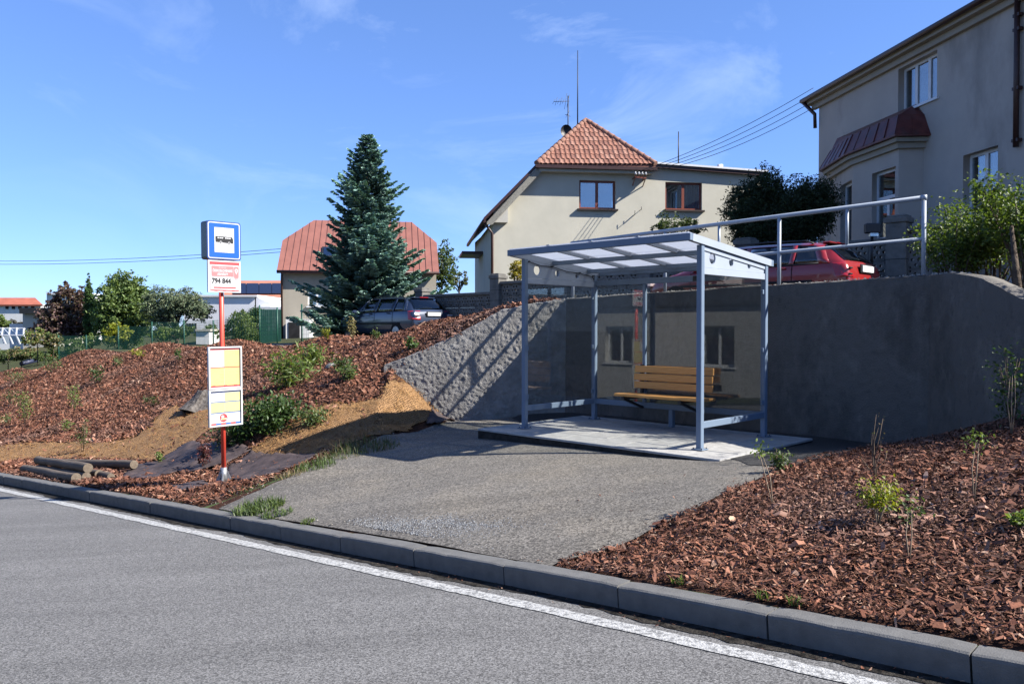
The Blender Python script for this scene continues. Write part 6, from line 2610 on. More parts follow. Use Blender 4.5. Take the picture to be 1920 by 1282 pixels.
for a, b_ in zip(FT[:-1], FT[1:]):
    x0, x1 = a + .201, b_ - .201
    n_ = max(1, round((x1 - x0) / BS))
    w_ = (x1 - x0) / n_
    zc = min(ztop(a), ztop(b_)) - .34
    MB().box(((x0 + x1) / 2, 0, zc + .045 - fz), (x1 - x0 - .002, .26, .085), bev=.01).build('coping', 'concrete_block', bf)
    pm = Fr + fd * ((a + b_) / 2)
    nr = 4
    for r_ in range(nr):
        for i in range(n_):
            o = place('pierced_block', bm_, bf, (x0 + w_ * (i + .5), 0, zc - BS * (r_ + .5) - fz - .002))
            o.scale = (w_ / BS * .998, 1, 1)
    zlow = zc - BS * nr - .004
    zg = float(ground_z(pm.x, pm.y)) - .4
    if zlow > zg:
        MB().box(((x0 + x1) / 2, 0, (zlow + zg) / 2 - fz), (x1 - x0 - .002, .22, zlow - zg)).build('plinth', 'concrete_block', bf)
fl = at(1635, 440, 15.9)
fo = empty('floodlight', (fl.x, fl.y, fl.z - .5))
part('mast', 'black_metal', lambda q: q.tube([(0, 0, -.2), (0, 0, .5)], .03, 8), fo)
part('lamp_head', 'black_metal', lambda q: q.box((0, -.02, .62), (.30, .14, .20), bev=.02), fo)
part('lamp_glass', 'window_glass', lambda q: q.box((0, -.07, .49), (.16, .08, .06)), fo)
tag(fo, 'small black floodlight on a post above the block fence', 'floodlight')
fo2 = fl

# ------------------------------------------------------------------ parked estate cars
mat('car_red', (0.30, 0.014, 0.012), 0.28, 0.05, 2, spec=0.5, coat=0.7)
mat('car_blue', (0.030, 0.045, 0.085), 0.28, 0.05, 2, metal=.2, spec=0.5, coat=0.7)
mat('car_lamp', (0.42, 0.012, 0.015), 0.15, 0.1, 20, spec=0.6, coat=.6)
mat('car_lamp_clear', (0.55, 0.45, 0.45), 0.15, 0.1, 20, spec=0.6, coat=.6)
mat('plate_white', (0.72, 0.72, 0.72), 0.5, 0.04, 20, spec=0.3)
mat('tyre', (0.015, 0.015, 0.015), 0.85, 0.2, 20, spec=0.2)
mat('rim', (0.42, 0.43, 0.44), 0.35, 0.1, 12, metal=.6)
mat('chrome', (0.6, 0.6, 0.62), 0.15, 0.05, 12, metal=.9)
m, n, l, b = nt('car_glass')
n.remove(b)
gl = n.new('ShaderNodeBsdfGlossy')
gl.inputs['Roughness'].default_value = 0.01
tr = n.new('ShaderNodeBsdfTransparent')
tr.inputs['Color'].default_value = (.22, .27, .27, 1)
lw = n.new('ShaderNodeLayerWeight')
lw.inputs['Blend'].default_value = .3
mr = n.new('ShaderNodeMapRange')
mr.inputs['To Min'].default_value = .07
mr.inputs['To Max'].default_value = .9
l.new(lw.outputs['Fresnel'], mr.inputs['Value'])
ms = n.new('ShaderNodeMixShader')
l.new(mr.outputs['Result'], ms.inputs['Fac'])
l.new(tr.outputs['BSDF'], ms.inputs[1])
l.new(gl.outputs['BSDF'], ms.inputs[2])
l.new(ms.outputs['Shader'], n['Material Output'].inputs['Surface'])


def car(name, loc, rz, paint, label, L=4.3, Wd=1.68, H=1.48, plate_txt='', tail='c'):
    o = empty(name, loc, rz)
    tag(o, label, 'car')
    k = L / 4.3
    # x, bottom, belt, top, half width at waist, half width of roof
    ST = [(-2.15, .34, .60, .62, .66, .60), (-2.13, .28, .74, .77, .74, .68), (-2.09, .26, .90, .965, .78, .70), (-2.02, .25, .97, 1.03, .805, .67), (-1.82, .24, .985, 1.24, .825, .60),
          (-1.62, .22, .98, 1.405, .83, .565), (-1.45, .2, .975, 1.445, .835, .56), (-.8, .2, .96, 1.475, .84, .565), (0, .2, .945, 1.48, .84, .57), (.45, .2, .935, 1.45, .84, .56),
          (.8, .2, .93, 1.29, .84, .58), (1.22, .22, .925, .99, .83, .66), (1.5, .22, .89, .92, .82, .64), (1.95, .24, .76, .80, .77, .60), (2.12, .28, .60, .64, .66, .5)]
    ST = [(x * k, zb_, zbelt * H / 1.48, zt * H / 1.48, w * Wd / 1.68, wr * Wd / 1.68) for x, zb_, zbelt, zt, w, wr in ST]

    def section(s):
        x, zb_, ze, zt, w, wr = s
        ze = min(ze, zt - .015)
        hh = zt - ze
        return [(0, zb_), (w * .82, zb_), (w * .97, zb_ + .12), (w, .58 if ze > .66 else ze * .8), (w * .99, ze - .08), (w * .955, ze), (wr + (w * .955 - wr) * .12, zt - max(.01, hh * .16)), (wr * .86, zt - .012 if hh > .05 else zt - .004), (wr * .45, zt + .004), (0, zt + .008)]
    secs = [section(s) for s in ST]
    X = [s[0] for s in ST]
    nP = len(secs[0])

    def surf(x, j, side=1, out=0.0):
        ys = [np.interp(x, X, [secs[i][a][0] for i in range(len(X))]) for a in range(nP)]
        zs = [np.interp(x, X, [secs[i][a][1] for i in range(len(X))]) for a in range(nP)]
        j0 = int(math.floor(j))
        f_ = j - j0
        j1 = min(j0 + 1, nP - 1)
        y, z = ys[j0] * (1 - f_) + ys[j1] * f_, zs[j0] * (1 - f_) + zs[j1] * f_
        return Vector((x, side * y, z))
    vs, fs = [], []
    for s, sec in zip(ST, secs):
        for y, z in sec:
            vs.append((s[0], y, z))
        for y, z in sec[1:-1][::-1]:
            vs.append((s[0], -y, z))
    m_ = 2 * nP - 2
    # window openings are left out of the shell: (station from, to, ring index)
    openings = set()
    for i in range(5, 10):
        openings |= {(i, 5)}
    openings |= {(3, 7), (3, 8), (4, 7), (4, 8), (4, 6), (10, 7), (10, 8), (9, 7), (9, 8), (10, 6)}
    for i in range(len(ST) - 1):
        for j in range(m_):
            jj = j if j < nP - 1 else m_ - 1 - j
            if (i, jj) in openings:
                continue
            fs.append((i * m_ + j, i * m_ + (j + 1) % m_, (i + 1) * m_ + (j + 1) % m_, (i + 1) * m_ + j))
    fs.append(tuple(range(m_)))
    fs.append(tuple((len(ST) - 1) * m_ + j for j in range(m_ - 1, -1, -1)))
    body = MB().add(vs, fs, True).build('body', paint, o)
    md = body.modifiers.new('bevel_shape', 'SUBSURF')
    md.levels = md.render_levels = 1

    def patch(name_, x0, x1, j0, j1, side, mname, out, nx_=6, nj=3, parent=o, skew=(0, 0), both=False, thick=.006):
        """panel lying on the body surface between stations and rings"""
        vs, fs = [], []
        for a in range(nx_ + 1):
            for b__ in range(nj + 1):
                t, u_ = a / nx_, b__ / nj
                x = x0 + (x1 - x0) * t + skew[0] * u_ * (1 - t) + skew[1] * u_ * t
                p = surf(x, j0 + (j1 - j0) * u_, side)
                c = Vector((x, 0, .75))
                d_ = (p - c)
                d_.x = 0
                p = p + d_.normalized() * out
                vs.append(p)
        for a in range(nx_):
            for b__ in range(nj):
                q_ = (a * (nj + 1) + b__, (a + 1) * (nj + 1) + b__, (a + 1) * (nj + 1) + b__ + 1, a * (nj + 1) + b__ + 1)
                fs.append(q_)
        ob = MB().add(vs, fs, True).build(name_, mname, parent)
        sm_ = ob.modifiers.new('thickness', 'SOLIDIFY')
        sm_.thickness = thick
        sm_.offset = 0
        return ob
    for side in (1, -1):
        for x0, x1, sk in ((-1.66 * k, -1.12 * k, (.16, 0)), (-1.06 * k, -.22 * k, (0, 0)), (-.14 * k, .86 * k, (0, -.36))):
            w_ = patch('side_window', x0, x1, 5.08, 5.93, side, 'car_glass', -.004, skew=sk)
        # door seams, pillars over the glass line
        for x in (-1.09 * k, -.18 * k):
            patch('pillar', x - .045, x + .045, 5.0, 6.0, side, paint, .004, 2, 3)
        patch('pillar', -1.80 * k, -1.60 * k, 5.0, 6.0, side, paint, .003, 2, 3, skew=(.17, .17))
        patch('pillar', .78 * k, .98 * k, 5.0, 6.0, side, paint, .003, 2, 3, skew=(-.36, -.36))
        patch('belt_trim', -1.6 * k, .95 * k, 4.93, 5.06, side, 'black_rubber', .008, 10, 1)
        patch('side_moulding', -1.5 * k, 1.2 * k, 2.9, 3.1, side, 'black_rubber', .010, 10, 1)
        for x in (-1.12 * k, -.17 * k, .98 * k):
            patch('door_gap', x - .006, x + .006, 2.2, 4.95, side, 'black_rubber', .004, 1, 6, skew=(0, 0), thick=.003)
        for x in (-.92 * k, .02 * k):
            p = surf(x, 4.45, side)
            MB().box((x, p.y + side * .022, p.z), (.19, .03, .035), bev=.012).build('door_handle', paint if tail == 'c' else 'black_rubber', o)
        p = surf(.78 * k, 5.0, side)
        mo = MB().box((.80 * k, side * (abs(p.y) + .11), p.z + .05), (.11, .20, .13), bev=.04).build('wing_mirror', paint, o)
        # tail lamp wraps the rear corner
        zt0, zt1 = (.70, .985) if tail == 'c' else (.70, .985)
        lamp = []
        q = MB()
        vs, fs = [], []
        nz_ = 6
        for a in range(nz_ + 1):
            z = (zt0 + (zt1 - zt0) * a / nz_) * H / 1.48
            for (xx, yy) in ((-1.93, .838), (-2.04, .822), (-2.11, .78), (-2.145, .70), (-2.155, .60 if tail == 'c' else .52)):
                inset = .010 * a
                vs.append((xx * k + inset * 1.6 * (1 if xx < -1.95 else 1), side * (yy * Wd / 1.68 - inset * .8), z))
        for a in range(nz_):
            for b__ in range(4):
                fs.append((a * 5 + b__, a * 5 + b__ + 1, (a + 1) * 5 + b__ + 1, (a + 1) * 5 + b__))
        fs += [(0, 1, 2, 3, 4), tuple(nz_ * 5 + i for i in (4, 3, 2, 1, 0))]
        tl_ = q.add(vs, fs, True).build('tail_lamp', 'car_lamp', o)
        zc = (zt0 + (zt1 - zt0) * .42) * H / 1.48
        if tail == 'c':
            for zz in (zc - .055, zc + .05):
                MB().box((-2.128 * k, side * .69 * Wd / 1.68, zz), (.036, .11, .028), bev=.008).build('lamp_band', 'black_rubber', tl_)
        else:
            MB().box((-2.14 * k, side * .66 * Wd / 1.68, zc + .03), (.05, .2, .06), bev=.012).build('lamp_band', 'car_lamp_clear', tl_)
        # roof rail
        pts_ = [surf(x, 6.6, side) + Vector((0, 0, z_)) for x, z_ in ((-1.4 * k, .0), (-1.25 * k, .05), (-.5 * k, .055), (.1 * k, .05), (.3 * k, .0))]
        MB().tube(pts_, .016, 6).build('roof_rail', 'black_metal', o)
        for x in (-1.32 * k, 1.32 * k):
            wc = Vector((x, side * (Wd / 2 - .09), .30))
            ty = MB().tube([wc - Vector((0, side * .10, 0)), wc + Vector((0, side * .085, 0)), wc + Vector((0, side * .10, 0))], [.30, .30, .27], 24).build('wheel', 'tyre', o)
            MB().tube([wc + Vector((0, side * .08, 0)), wc + Vector((0, side * .107, 0))], [.20, .18], 18).build('rim', 'rim', ty)
    # rear window and windscreen across the body
    def across(name_, x0, x1, j0, mname, out, nxx=6):
        vs, fs = [], []
        js = [j0, 7, 8, 9]
        for a in range(nxx + 1):
            x = x0 + (x1 - x0) * a / nxx
            rowp = [surf(x, j, -1) for j in js[:-1]] + [surf(x, 9, 1)] + [surf(x, j, 1) for j in js[:-1][::-1]]
            for p in rowp:
                vs.append(p + Vector((-.35 if x0 < 0 else .35, 0, 1)).normalized() * out)
        w_ = 2 * len(js) - 1
        for a in range(nxx):
            for b__ in range(w_ - 1):
                fs.append((a * w_ + b__, (a + 1) * w_ + b__, (a + 1) * w_ + b__ + 1, a * w_ + b__ + 1))
        ob = MB().add(vs, fs, True).build(name_, mname, o)
        sm_ = ob.modifiers.new('thickness', 'SOLIDIFY')
        sm_.thickness = .006
        return ob
    rw = across('rear_window', -2.01 * k, -1.63 * k, 6.15, 'car_glass', .006)
    MB().bar((-1.985 * k, -.05, 1.075 * H / 1.48), (-1.90 * k, .40, 1.15 * H / 1.48), .012, .016).build('wiper', 'black_rubber', rw)
    across('windscreen', .50 * k, 1.20 * k, 6.15, 'car_glass', .006)
    MB().box((-1.60 * k, 0, 1.425 * H / 1.48), (.14, .94, .03), bev=.012).build('spoiler', paint, o)
    MB().box((-1.665 * k, 0, 1.435 * H / 1.48), (.03, .34, .022), bev=.006).build('brake_lamp', 'car_lamp', o)
    pz_ = .88 * H / 1.48
    MB().box((-2.145 * k, 0, pz_), (.03, .60, .16), bev=.012).build('plate_recess', 'black_rubber', o)
    pl_ = MB().box((-2.168 * k, 0, pz_), (.012, .52, .112), bev=.003).build('number_plate', 'plate_white', o)
    if plate_txt:
        text_mesh('plate_characters', plate_txt, .09, 'print_black', pl_, frame_of((-2.1755 * k, 0, pz_), (0, -1, 0), (0, 0, 1), (-1, 0, 0)), sx=.9)
    MB().box((-2.125 * k, 0, .93 * H / 1.48), (.03, .09, .05), bev=.012).build('badge', 'chrome', o)
    MB().box((-2.14 * k, 0, .46), (.14, 1.36 * Wd / 1.68, .24), bev=.05).build('rear_bumper', paint, o)
    for y in (-.36, .36):
        MB().box((.15 * k, y, .80), (.14, .46, .62), bev=.05).build('seat', 'interior', o)
        MB().box((.10 * k, y, 1.20), (.10, .24, .18), bev=.04).build('headrest', 'curtain', o)
    MB().box((-.75 * k, 0, .78), (.14, 1.2, .58), bev=.05).build('rear_seat', 'interior', o)
    for y in (-.4, .4):
        MB().box((-.80 * k, y, 1.13), (.09, .24, .16), bev=.04).build('headrest', 'curtain', o)
        MB().box((2.06 * k, y * 1.5, .66), (.12, .34, .15), bev=.04).build('headlamp', 'car_lamp_clear', o)
    return o


fdir = Vector((-.714, .70, 0))
rear = Vector((6.37, 14.3, 0))
cc = rear + fdir * 2.15
zr_car = hz(458, 15.3) - 1.35
car('parked_car', (cc.x, cc.y, zr_car), math.atan2(fdir.y, fdir.x), 'car_red', 'red estate car parked on the lane above the retaining wall', H=1.34, plate_txt='', tail='c')
fd2 = Vector((-.70, .714, 0))
nearc = Vector((at(774, 600, 25.0).x, 25.0, 0))
ce = nearc + Vector((.714, .70, 0)) * .85 + fd2 * 2.28
zc_car = hz(557, 27.0) - 1.47
car('parked_car', (ce.x, ce.y, zc_car), math.atan2(fd2.y, fd2.x), 'car_blue', 'dark blue-grey estate car parked below the spruce tree', L=4.55, Wd=1.72, H=1.46, tail='o')

# ------------------------------------------------------------------ trees and bushes
def crown(pt, blobs, n, leaf, cols, rng, clump=.28, per=26, aspect=.6, up=.3, hollow=.55):
    """leaf clumps spread through the volume of several ellipsoids, denser towards the outside"""
    vol = np.array([b[3] * b[4] * b[5] for b in blobs])
    nc = max(8, n // per)
    pick = rng.choice(len(blobs), nc, p=vol / vol.sum())
    B_ = np.array(blobs)[pick]
    d = rng.normal(0, 1, (nc, 3))
    d /= np.linalg.norm(d, axis=1, keepdims=True)
    r = (hollow + (1 - hollow) * rng.uniform(0, 1, nc) ** .6) * rng.uniform(.85, 1.12, nc)
    c = B_[:, :3] + d * r[:, None] * B_[:, 3:6]
    idx = rng.integers(0, nc, n)
    sc = clump * (B_[:, 3:6].mean(1))[idx] * rng.uniform(.5, 1.1, nc)[idx]
    p = c[idx] + rng.normal(0, .5, (n, 3)) * sc[:, None] * np.array([1, 1, .75])
    v_, f_, t_ = leaf_arrays(p, leaf * rng.uniform(.6, 1.25, n), rng, cols, up, aspect)
    shade = rng.uniform(.72, 1.2, nc)[idx]
    return v_, f_, t_ * np.repeat(shade, 4)[:, None], c


def tree(name, base, blobs, n, leaf, cols, label, trunk_r=.12, limbs=9, bark='trunk_bark', cat='tree', group=None, clump=.28, mat_='leaf', hollow=.55, aspect=.6, per=26):
    """blobs relative to base"""
    o = empty(name, base)
    v_, f_, t_, c = crown(base, blobs, n, leaf, cols, rng, clump, per, aspect, hollow=hollow)
    place('crown', np_mesh('crown', v_, f_, mat_, t_), o)
    zc = min(b_[2] - b_[5] * .5 for b_ in blobs)
    top = max(b_[2] for b_ in blobs)
    cx_, cy_ = np.mean([b_[0] for b_ in blobs]), np.mean([b_[1] for b_ in blobs])
    q = MB().tube([(0, 0, -.3), (cx_ * .2, cy_ * .2, zc * .6), (cx_ * .6, cy_ * .6, zc + .3), (cx_, cy_, top)], [trunk_r, trunk_r * .8, trunk_r * .6, trunk_r * .2], 8)
    q.build('trunk', bark, o)
    sel = rng.choice(len(c), min(limbs, len(c)), replace=False)
    for i in sel:
        e = Vector(c[i])
        st = Vector((cx_ * .5, cy_ * .5, zc * .7 + (e.z - zc) * .35))
        m_ = st.lerp(e, .5) + Vector((rng.uniform(-.1, .1), rng.uniform(-.1, .1), .12))
        MB().tube([st, m_, e], [trunk_r * .4, trunk_r * .26, trunk_r * .08], 5).build('limb', bark, o)
    return tag(o, label, cat, group)


def px_tree(name, px0, py0, px1, py1, Y, n, leaf, cols, label, zbase=None, shape=None, **kw):
    """tree whose crown fills a photo rectangle at distance Y"""
    k = Y / F
    c = at((px0 + px1) / 2, (py0 + py1) / 2, Y)
    rx, rz_ = (px1 - px0) / 2 * k, (py1 - py0) / 2 * k
    zb_ = zbase if zbase is not None else float(ground_z(c.x, c.y))
    base = Vector((c.x, c.y, zb_))
    cz = c.z - zb_
    blobs = shape(rx, rz_, cz) if shape else [(0, 0, cz, rx * .8, rx * .8, rz_ * .85), (-rx * .4, 0, cz - rz_ * .25, rx * .55, rx * .5, rz_ * .6), (rx * .4, .1, cz - rz_ * .1, rx * .55, rx * .5, rz_ * .65)]
    return tree(name, base, blobs, n, leaf, cols, label, **kw)


# blue spruce
def spruce(base, H, Rm, label):
    o = empty('spruce_tree', base)
    tag(o, label, 'tree')
    part('trunk', 'trunk_bark', lambda q: q.tube([(0, 0, -.3), (0, 0, H * .5), (.03, 0, H * .97)], [.17, .10, .015], 8), o)
    parts = []
    brs = MB()
    z = .25
    ncol = np.array([(.042, .075, .060), (.055, .095, .080), (.032, .058, .044), (.085, .128, .112)]) * 3.0
    while z < H * .985:
        t = z / H
        rad = Rm * (1 - t) ** .82 * (1.0 + .10 * math.sin(z * 5.1)) + .06
        nb = int(9 + 10 * (1 - t))
        a0 = rng.uniform(0, 6.28)
        for i in range(nb):
            a = a0 + 2 * math.pi * i / nb + rng.uniform(-.22, .22)
            if rng.uniform() < .10:
                continue
            L = rad * rng.uniform(.58, 1.16) * (1 + .16 * math.sin(a * 2 + z * 1.3))
            d = np.array([math.cos(a), math.sin(a), 0])
            s = np.array([-math.sin(a), math.cos(a), 0])
            droop = -.16 * (1 - t) + .42 * t
            nt_ = max(6, int(L / .05))
            pts = []
            for k in range(6):
                q_ = k / 5
                pts.append(tuple(d * L * q_ + np.array([0, 0, z + L * (droop * q_ + .30 * q_ * q_ * (1 - t * .3) - .05)])))
            brs.tube(pts, [.022 * (1 - t) + .008, .018 * (1 - t) + .006, .012, .009, .006, .003], 4, cap=False)
            tt = rng.uniform(.12, 1.0, nt_ * 2) ** .8
            base_p = np.array([np.interp(tt, np.linspace(0, 1, 6), [p[m_] for p in pts]) for m_ in range(3)]).T
            sgn = rng.choice([-1, 1], len(tt))
            tl_ = (.12 + .30 * L * (1.05 - tt)) * rng.uniform(.6, 1.1, len(tt))
            tl_ = np.minimum(tl_, .55)
            td = d * .62 + s * sgn[:, None] * .75 + np.array([0, 0, 1]) * rng.uniform(-.18, .22, len(tt))[:, None]
            td /= np.linalg.norm(td, axis=1, keepdims=True)
            # each twig: short brushes of needles along it
            for u_ in (.25, .55, .85):
                c = base_p + td * (tl_ * u_)[:, None]
                N = len(c)
                for rot in range(3):
                    rnd = rng.normal(0, 1, (N, 3)) * .6
                    rnd[:, 2] += .35
                    sd_ = np.cross(td, rnd + 1e-3)
                    sd_ /= np.linalg.norm(sd_, axis=1, keepdims=True) + 1e-9
                    hl = (tl_ * .22 + .035)[:, None]
                    w = .036
                    parts.append(np.stack([c - td * hl - sd_ * w * .5, c - td * hl * .2 - sd_ * w, c + td * hl, c + td * hl * .2 + sd_ * w], 1))
        z += .15 + .09 * (1 - t)
    v_ = np.concatenate(parts).reshape(-1, 3)
    N = len(v_) // 4
    f_ = (np.arange(N) * 4)[:, None] + np.arange(4)
    rad_ = np.hypot(v_[::4, 0], v_[::4, 1])
    col = ncol[rng.integers(0, len(ncol), N)] * rng.uniform(.8, 1.25, (N, 1))
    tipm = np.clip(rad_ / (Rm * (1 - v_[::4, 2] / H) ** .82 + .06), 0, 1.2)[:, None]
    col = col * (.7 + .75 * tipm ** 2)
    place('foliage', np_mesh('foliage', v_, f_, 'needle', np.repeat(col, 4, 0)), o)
    brs.build('branches', 'trunk_bark', o)['kind'] = 'stuff'
    print('spruce faces', N)


sb = at(690, 600, 29.0)
zsp = float(ground_z(sb.x, sb.y))
spruce(Vector((sb.x, sb.y, zsp)), hz(252, 29.0) - zsp, 2.5, 'tall blue-green spruce tree in front of the red-roofed house')

# juniper beside the grey house
jc = at(1462, 395, 21.5)
zj = float(ground_z(jc.x, jc.y))
k = 21.5 / F
jb = []
for (px, py, rx, rz_) in ((1400, 400, 40, 62), (1440, 372, 40, 62), (1490, 395, 48, 62), (1535, 385, 38, 55), (1440, 430, 60, 40), (1510, 430, 45, 36), (1400, 440, 30, 30)):
    p = at(px, py, 21.5)
    jb.append((p.x - jc.x, rng.uniform(-.3, .3), p.z - zj, rx * k, rx * k * 1.1, rz_ * k))
tree('juniper_bush', Vector((jc.x, jc.y, zj)), jb, 70000, .085, 1.5 * np.array([(.022, .034, .014), (.03, .045, .018), (.018, .026, .012), (.042, .055, .02)]),
     'dark evergreen juniper bush between the cream and grey houses', .14, 10, cat='bush', clump=.26, mat_='needle', hollow=.12, aspect=.4)
# loose shrub in front of the cream house
px_tree('leafy_shrub', 1200, 396, 1330, 450, 21.0, 1500, .085, G_MID * .6, 'loose leafy shrub showing above the shelter roof', limbs=12, trunk_r=.05, clump=.22, cat='shrub', hollow=.2)
px_tree('golden_shrub', 950, 482, 990, 530, 25.5, 2200, .06, np.array([(.42, .33, .03), (.30, .26, .03), (.5, .4, .05)]), 'small golden-yellow conifer behind the block fence', limbs=4, trunk_r=.05, clump=.3, cat='shrub', hollow=.3)

# garden trees at the left
purple = 1.5 * np.array([(.085, .05, .048), (.11, .065, .06), (.06, .038, .035), (.12, .095, .06)])


def sp_shape(rx, rz_, cz):
    return [(-rx * .25, 0, cz - rz_ * .35, rx * .75, rx * .6, rz_ * .6), (rx * .35, 0, cz - rz_ * .3, rx * .6, rx * .5, rz_ * .6), (rx * .0, 0, cz + rz_ * .25, rx * .42, rx * .4, rz_ * .55),
            (rx * .5, 0, cz + rz_ * .3, rx * .22, rx * .25, rz_ * .5), (-rx * .35, 0, cz + rz_ * .15, rx * .3, rx * .3, rz_ * .45), (0, 0, cz + rz_ * .72, rx * .16, rx * .2, rz_ * .28)]


px_tree('plum_tree', 68, 518, 180, 648, 52, 11000, .22, purple * 1.2, 'purple-leaved plum tree at the left behind the garden fence', shape=sp_shape, trunk_r=.16, limbs=16, clump=.2, per=16, hollow=.25)
px_tree('thuja_tree', 152, 506, 186, 650, 51, 15000, .15, 1.5 * np.array([(.05, .095, .026), (.065, .12, .032), (.038, .07, .022)]), 'slim green columnar thuja between plum and maple',
        shape=lambda rx, rz_, cz: [(-rx * .15, 0, cz - rz_ * .35, rx * .55, rx * .55, rz_ * .6), (-rx * .15, 0, cz + rz_ * .1, rx * .48, rx * .48, rz_ * .55), (-rx * .15, 0, cz + rz_ * .5, rx * .32, rx * .32, rz_ * .4), (-rx * .15, 0, cz + rz_ * .8, rx * .16, rx * .16, rz_ * .2), (rx * .5, 0, cz - rz_ * .3, rx * .35, rx * .35, rz_ * .55)], limbs=3, trunk_r=.1, clump=.16, mat_='needle', hollow=.5, aspect=.4)
px_tree('maple_tree', 172, 498, 296, 660, 50, 19000, .21, G_MID * 1.5, 'broad green maple tree in the left garden', trunk_r=.16, limbs=14, clump=.22, hollow=.4)
px_tree('pine_tree', 262, 526, 400, 655, 48, 17000, .17, 1.8 * np.array([(.085, .115, .065), (.105, .135, .08), (.065, .09, .05), (.12, .13, .075)]), 'grey-green spreading pine in the garden left of the sign',
        shape=lambda rx, rz_, cz: [(-rx * .35, 0, cz + rz_ * .2, rx * .6, rx * .5, rz_ * .6), (rx * .2, 0, cz + rz_ * .35, rx * .55, rx * .5, rz_ * .42), (rx * .65, 0, cz + rz_ * .1, rx * .35, rx * .4, rz_ * .3), (-rx * .3, 0, cz - rz_ * .4, rx * .45, rx * .4, rz_ * .4)],
        trunk_r=.14, limbs=18, clump=.2, per=16, mat_='needle', hollow=.25, aspect=.35)
px_tree('rowan_tree', 795, 440, 862, 560, 58, 3600, .2, G_MID * .95, 'pale leafy tree behind the right end of the red roof', trunk_r=.12, limbs=12, clump=.2, per=14, hollow=.2)
px_tree('small_tree', 838, 500, 884, 545, 62, 900, .2, np.array([(.16, .17, .10), (.12, .14, .07)]), 'thin pale tree between the two houses', trunk_r=.08, limbs=12, clump=.25, hollow=.2)
px_tree('hedge_bush', 418, 578, 482, 650, 40, 6500, .11, np.concatenate([G_MID, G_FRESH]), 'green bush beside the sign pole on the crest', limbs=6, trunk_r=.06, clump=.3, cat='bush')
px_tree('hedge_bush', 458, 570, 500, 650, 41, 4500, .12, G_DARK, 'dark green hedge end behind the tall wire fence', limbs=4, trunk_r=.06, clump=.3, cat='bush')
px_tree('garden_bush', -30, 582, 18, 640, 58, 2500, .2, G_FRESH, 'bright green bush at the left edge of the photo', limbs=4, trunk_r=.08, cat='bush')
px_tree('garden_bush', 18, 590, 48, 634, 66, 1200, .2, np.array([(.11, .105, .085), (.09, .085, .07)]), 'brownish bush between the far house and the shed', limbs=8, trunk_r=.08, cat='bush', hollow=.2)
low = [(222, 640, 40, 60, G_YEL, 'yellow-green bush behind the wire fence'), (300, 634, 26, 46, G_FRESH, 'fresh green bush below the pine'), (140, 664, 36, 40, G_MID, 'bush just behind the left end of the fence'),
       (170, 650, 26, 34, G_FRESH, 'pale bush behind the second fence post'), (345, 632, 30, 40, G_MID, 'bush at the foot of the pine trunk'), (395, 632, 26, 34, G_MID, 'bush left of the sign pole behind the fence'),
       (70, 650, 40, 60, np.concatenate([G_FRESH, G_STRAW]), 'tall weeds in front of the grey shed'), (100, 655, 36, 40, np.concatenate([G_MID, G_STRAW]), 'dry and green weeds below the plum tree'),
       (40, 668, 22, 70, np.concatenate([G_MID, G_STRAW]), 'overgrown grass below the greenhouse'), (15, 676, 24, 60, G_MID, 'weeds at the left edge below the greenhouse'), (85, 672, 20, 60, G_MID, 'weeds beside the red and blue hose')]
for (px, py, h_, w_, cols, lab) in low:
    Y = 44 if py < 660 else 46
    c = at(px, py - h_ / 2, Y)
    base = at(px, py + 6, Y)
    px_tree('garden_bush', px - w_ / 2, py - h_, px + w_ / 2, py + 6, Y, 1300, .13, cols, lab, zbase=min(base.z - .1, float(ground_z(base.x, base.y))), limbs=3, trunk_r=.03, cat='bush', clump=.3)

# lilac-like bushes on the bank at the right, some outside the frame
LG = .9 * np.array([(.10, .155, .024), (.13, .195, .03), (.075, .12, .02), (.18, .25, .05)])


def bank_bush(x, y, H, Rr, n, label, leafs=.05, cols=LG):
    zb_ = float(ground_z(x, y))
    o = empty('bank_bush', (x, y, zb_))
    tag(o, label, 'bush', 'bushes on the right bank')
    nst = 16
    tips, mids = [], []
    for i in range(nst):
        a = rng.uniform(0, 6.28)
        rr_ = Rr * rng.uniform(.15, 1.0)
        e = Vector((rr_ * math.cos(a), rr_ * math.sin(a), H * rng.uniform(.65, 1.0)))
        m_ = Vector((e.x * .45, e.y * .45, e.z * .45))
        MB().tube([(rng.uniform(-.12, .12), rng.uniform(-.12, .12), -.1), m_, e], [.014, .010, .004], 5).build('stem', 'twig', o)
        tips.append(e)
        mids.append(m_)
    T = rng.integers(0, nst, n)
    t = rng.uniform(.05, 1.08, n) ** .8
    c = np.array(mids)[T] + (np.array(tips)[T] - np.array(mids)[T]) * t[:, None] + rng.normal(0, 1, (n, 3)) * np.array([Rr * .17, Rr * .17, H * .06])
    v_, f_, t_ = leaf_arrays(c, leafs * rng.uniform(.6, 1.25, n), rng, cols, .4, .7)
    place('foliage', np_mesh('foliage', v_, f_, 'leaf', t_), o)


def dvis(px, Y):
    p = at(px, 500, Y)
    return p.x, p.y


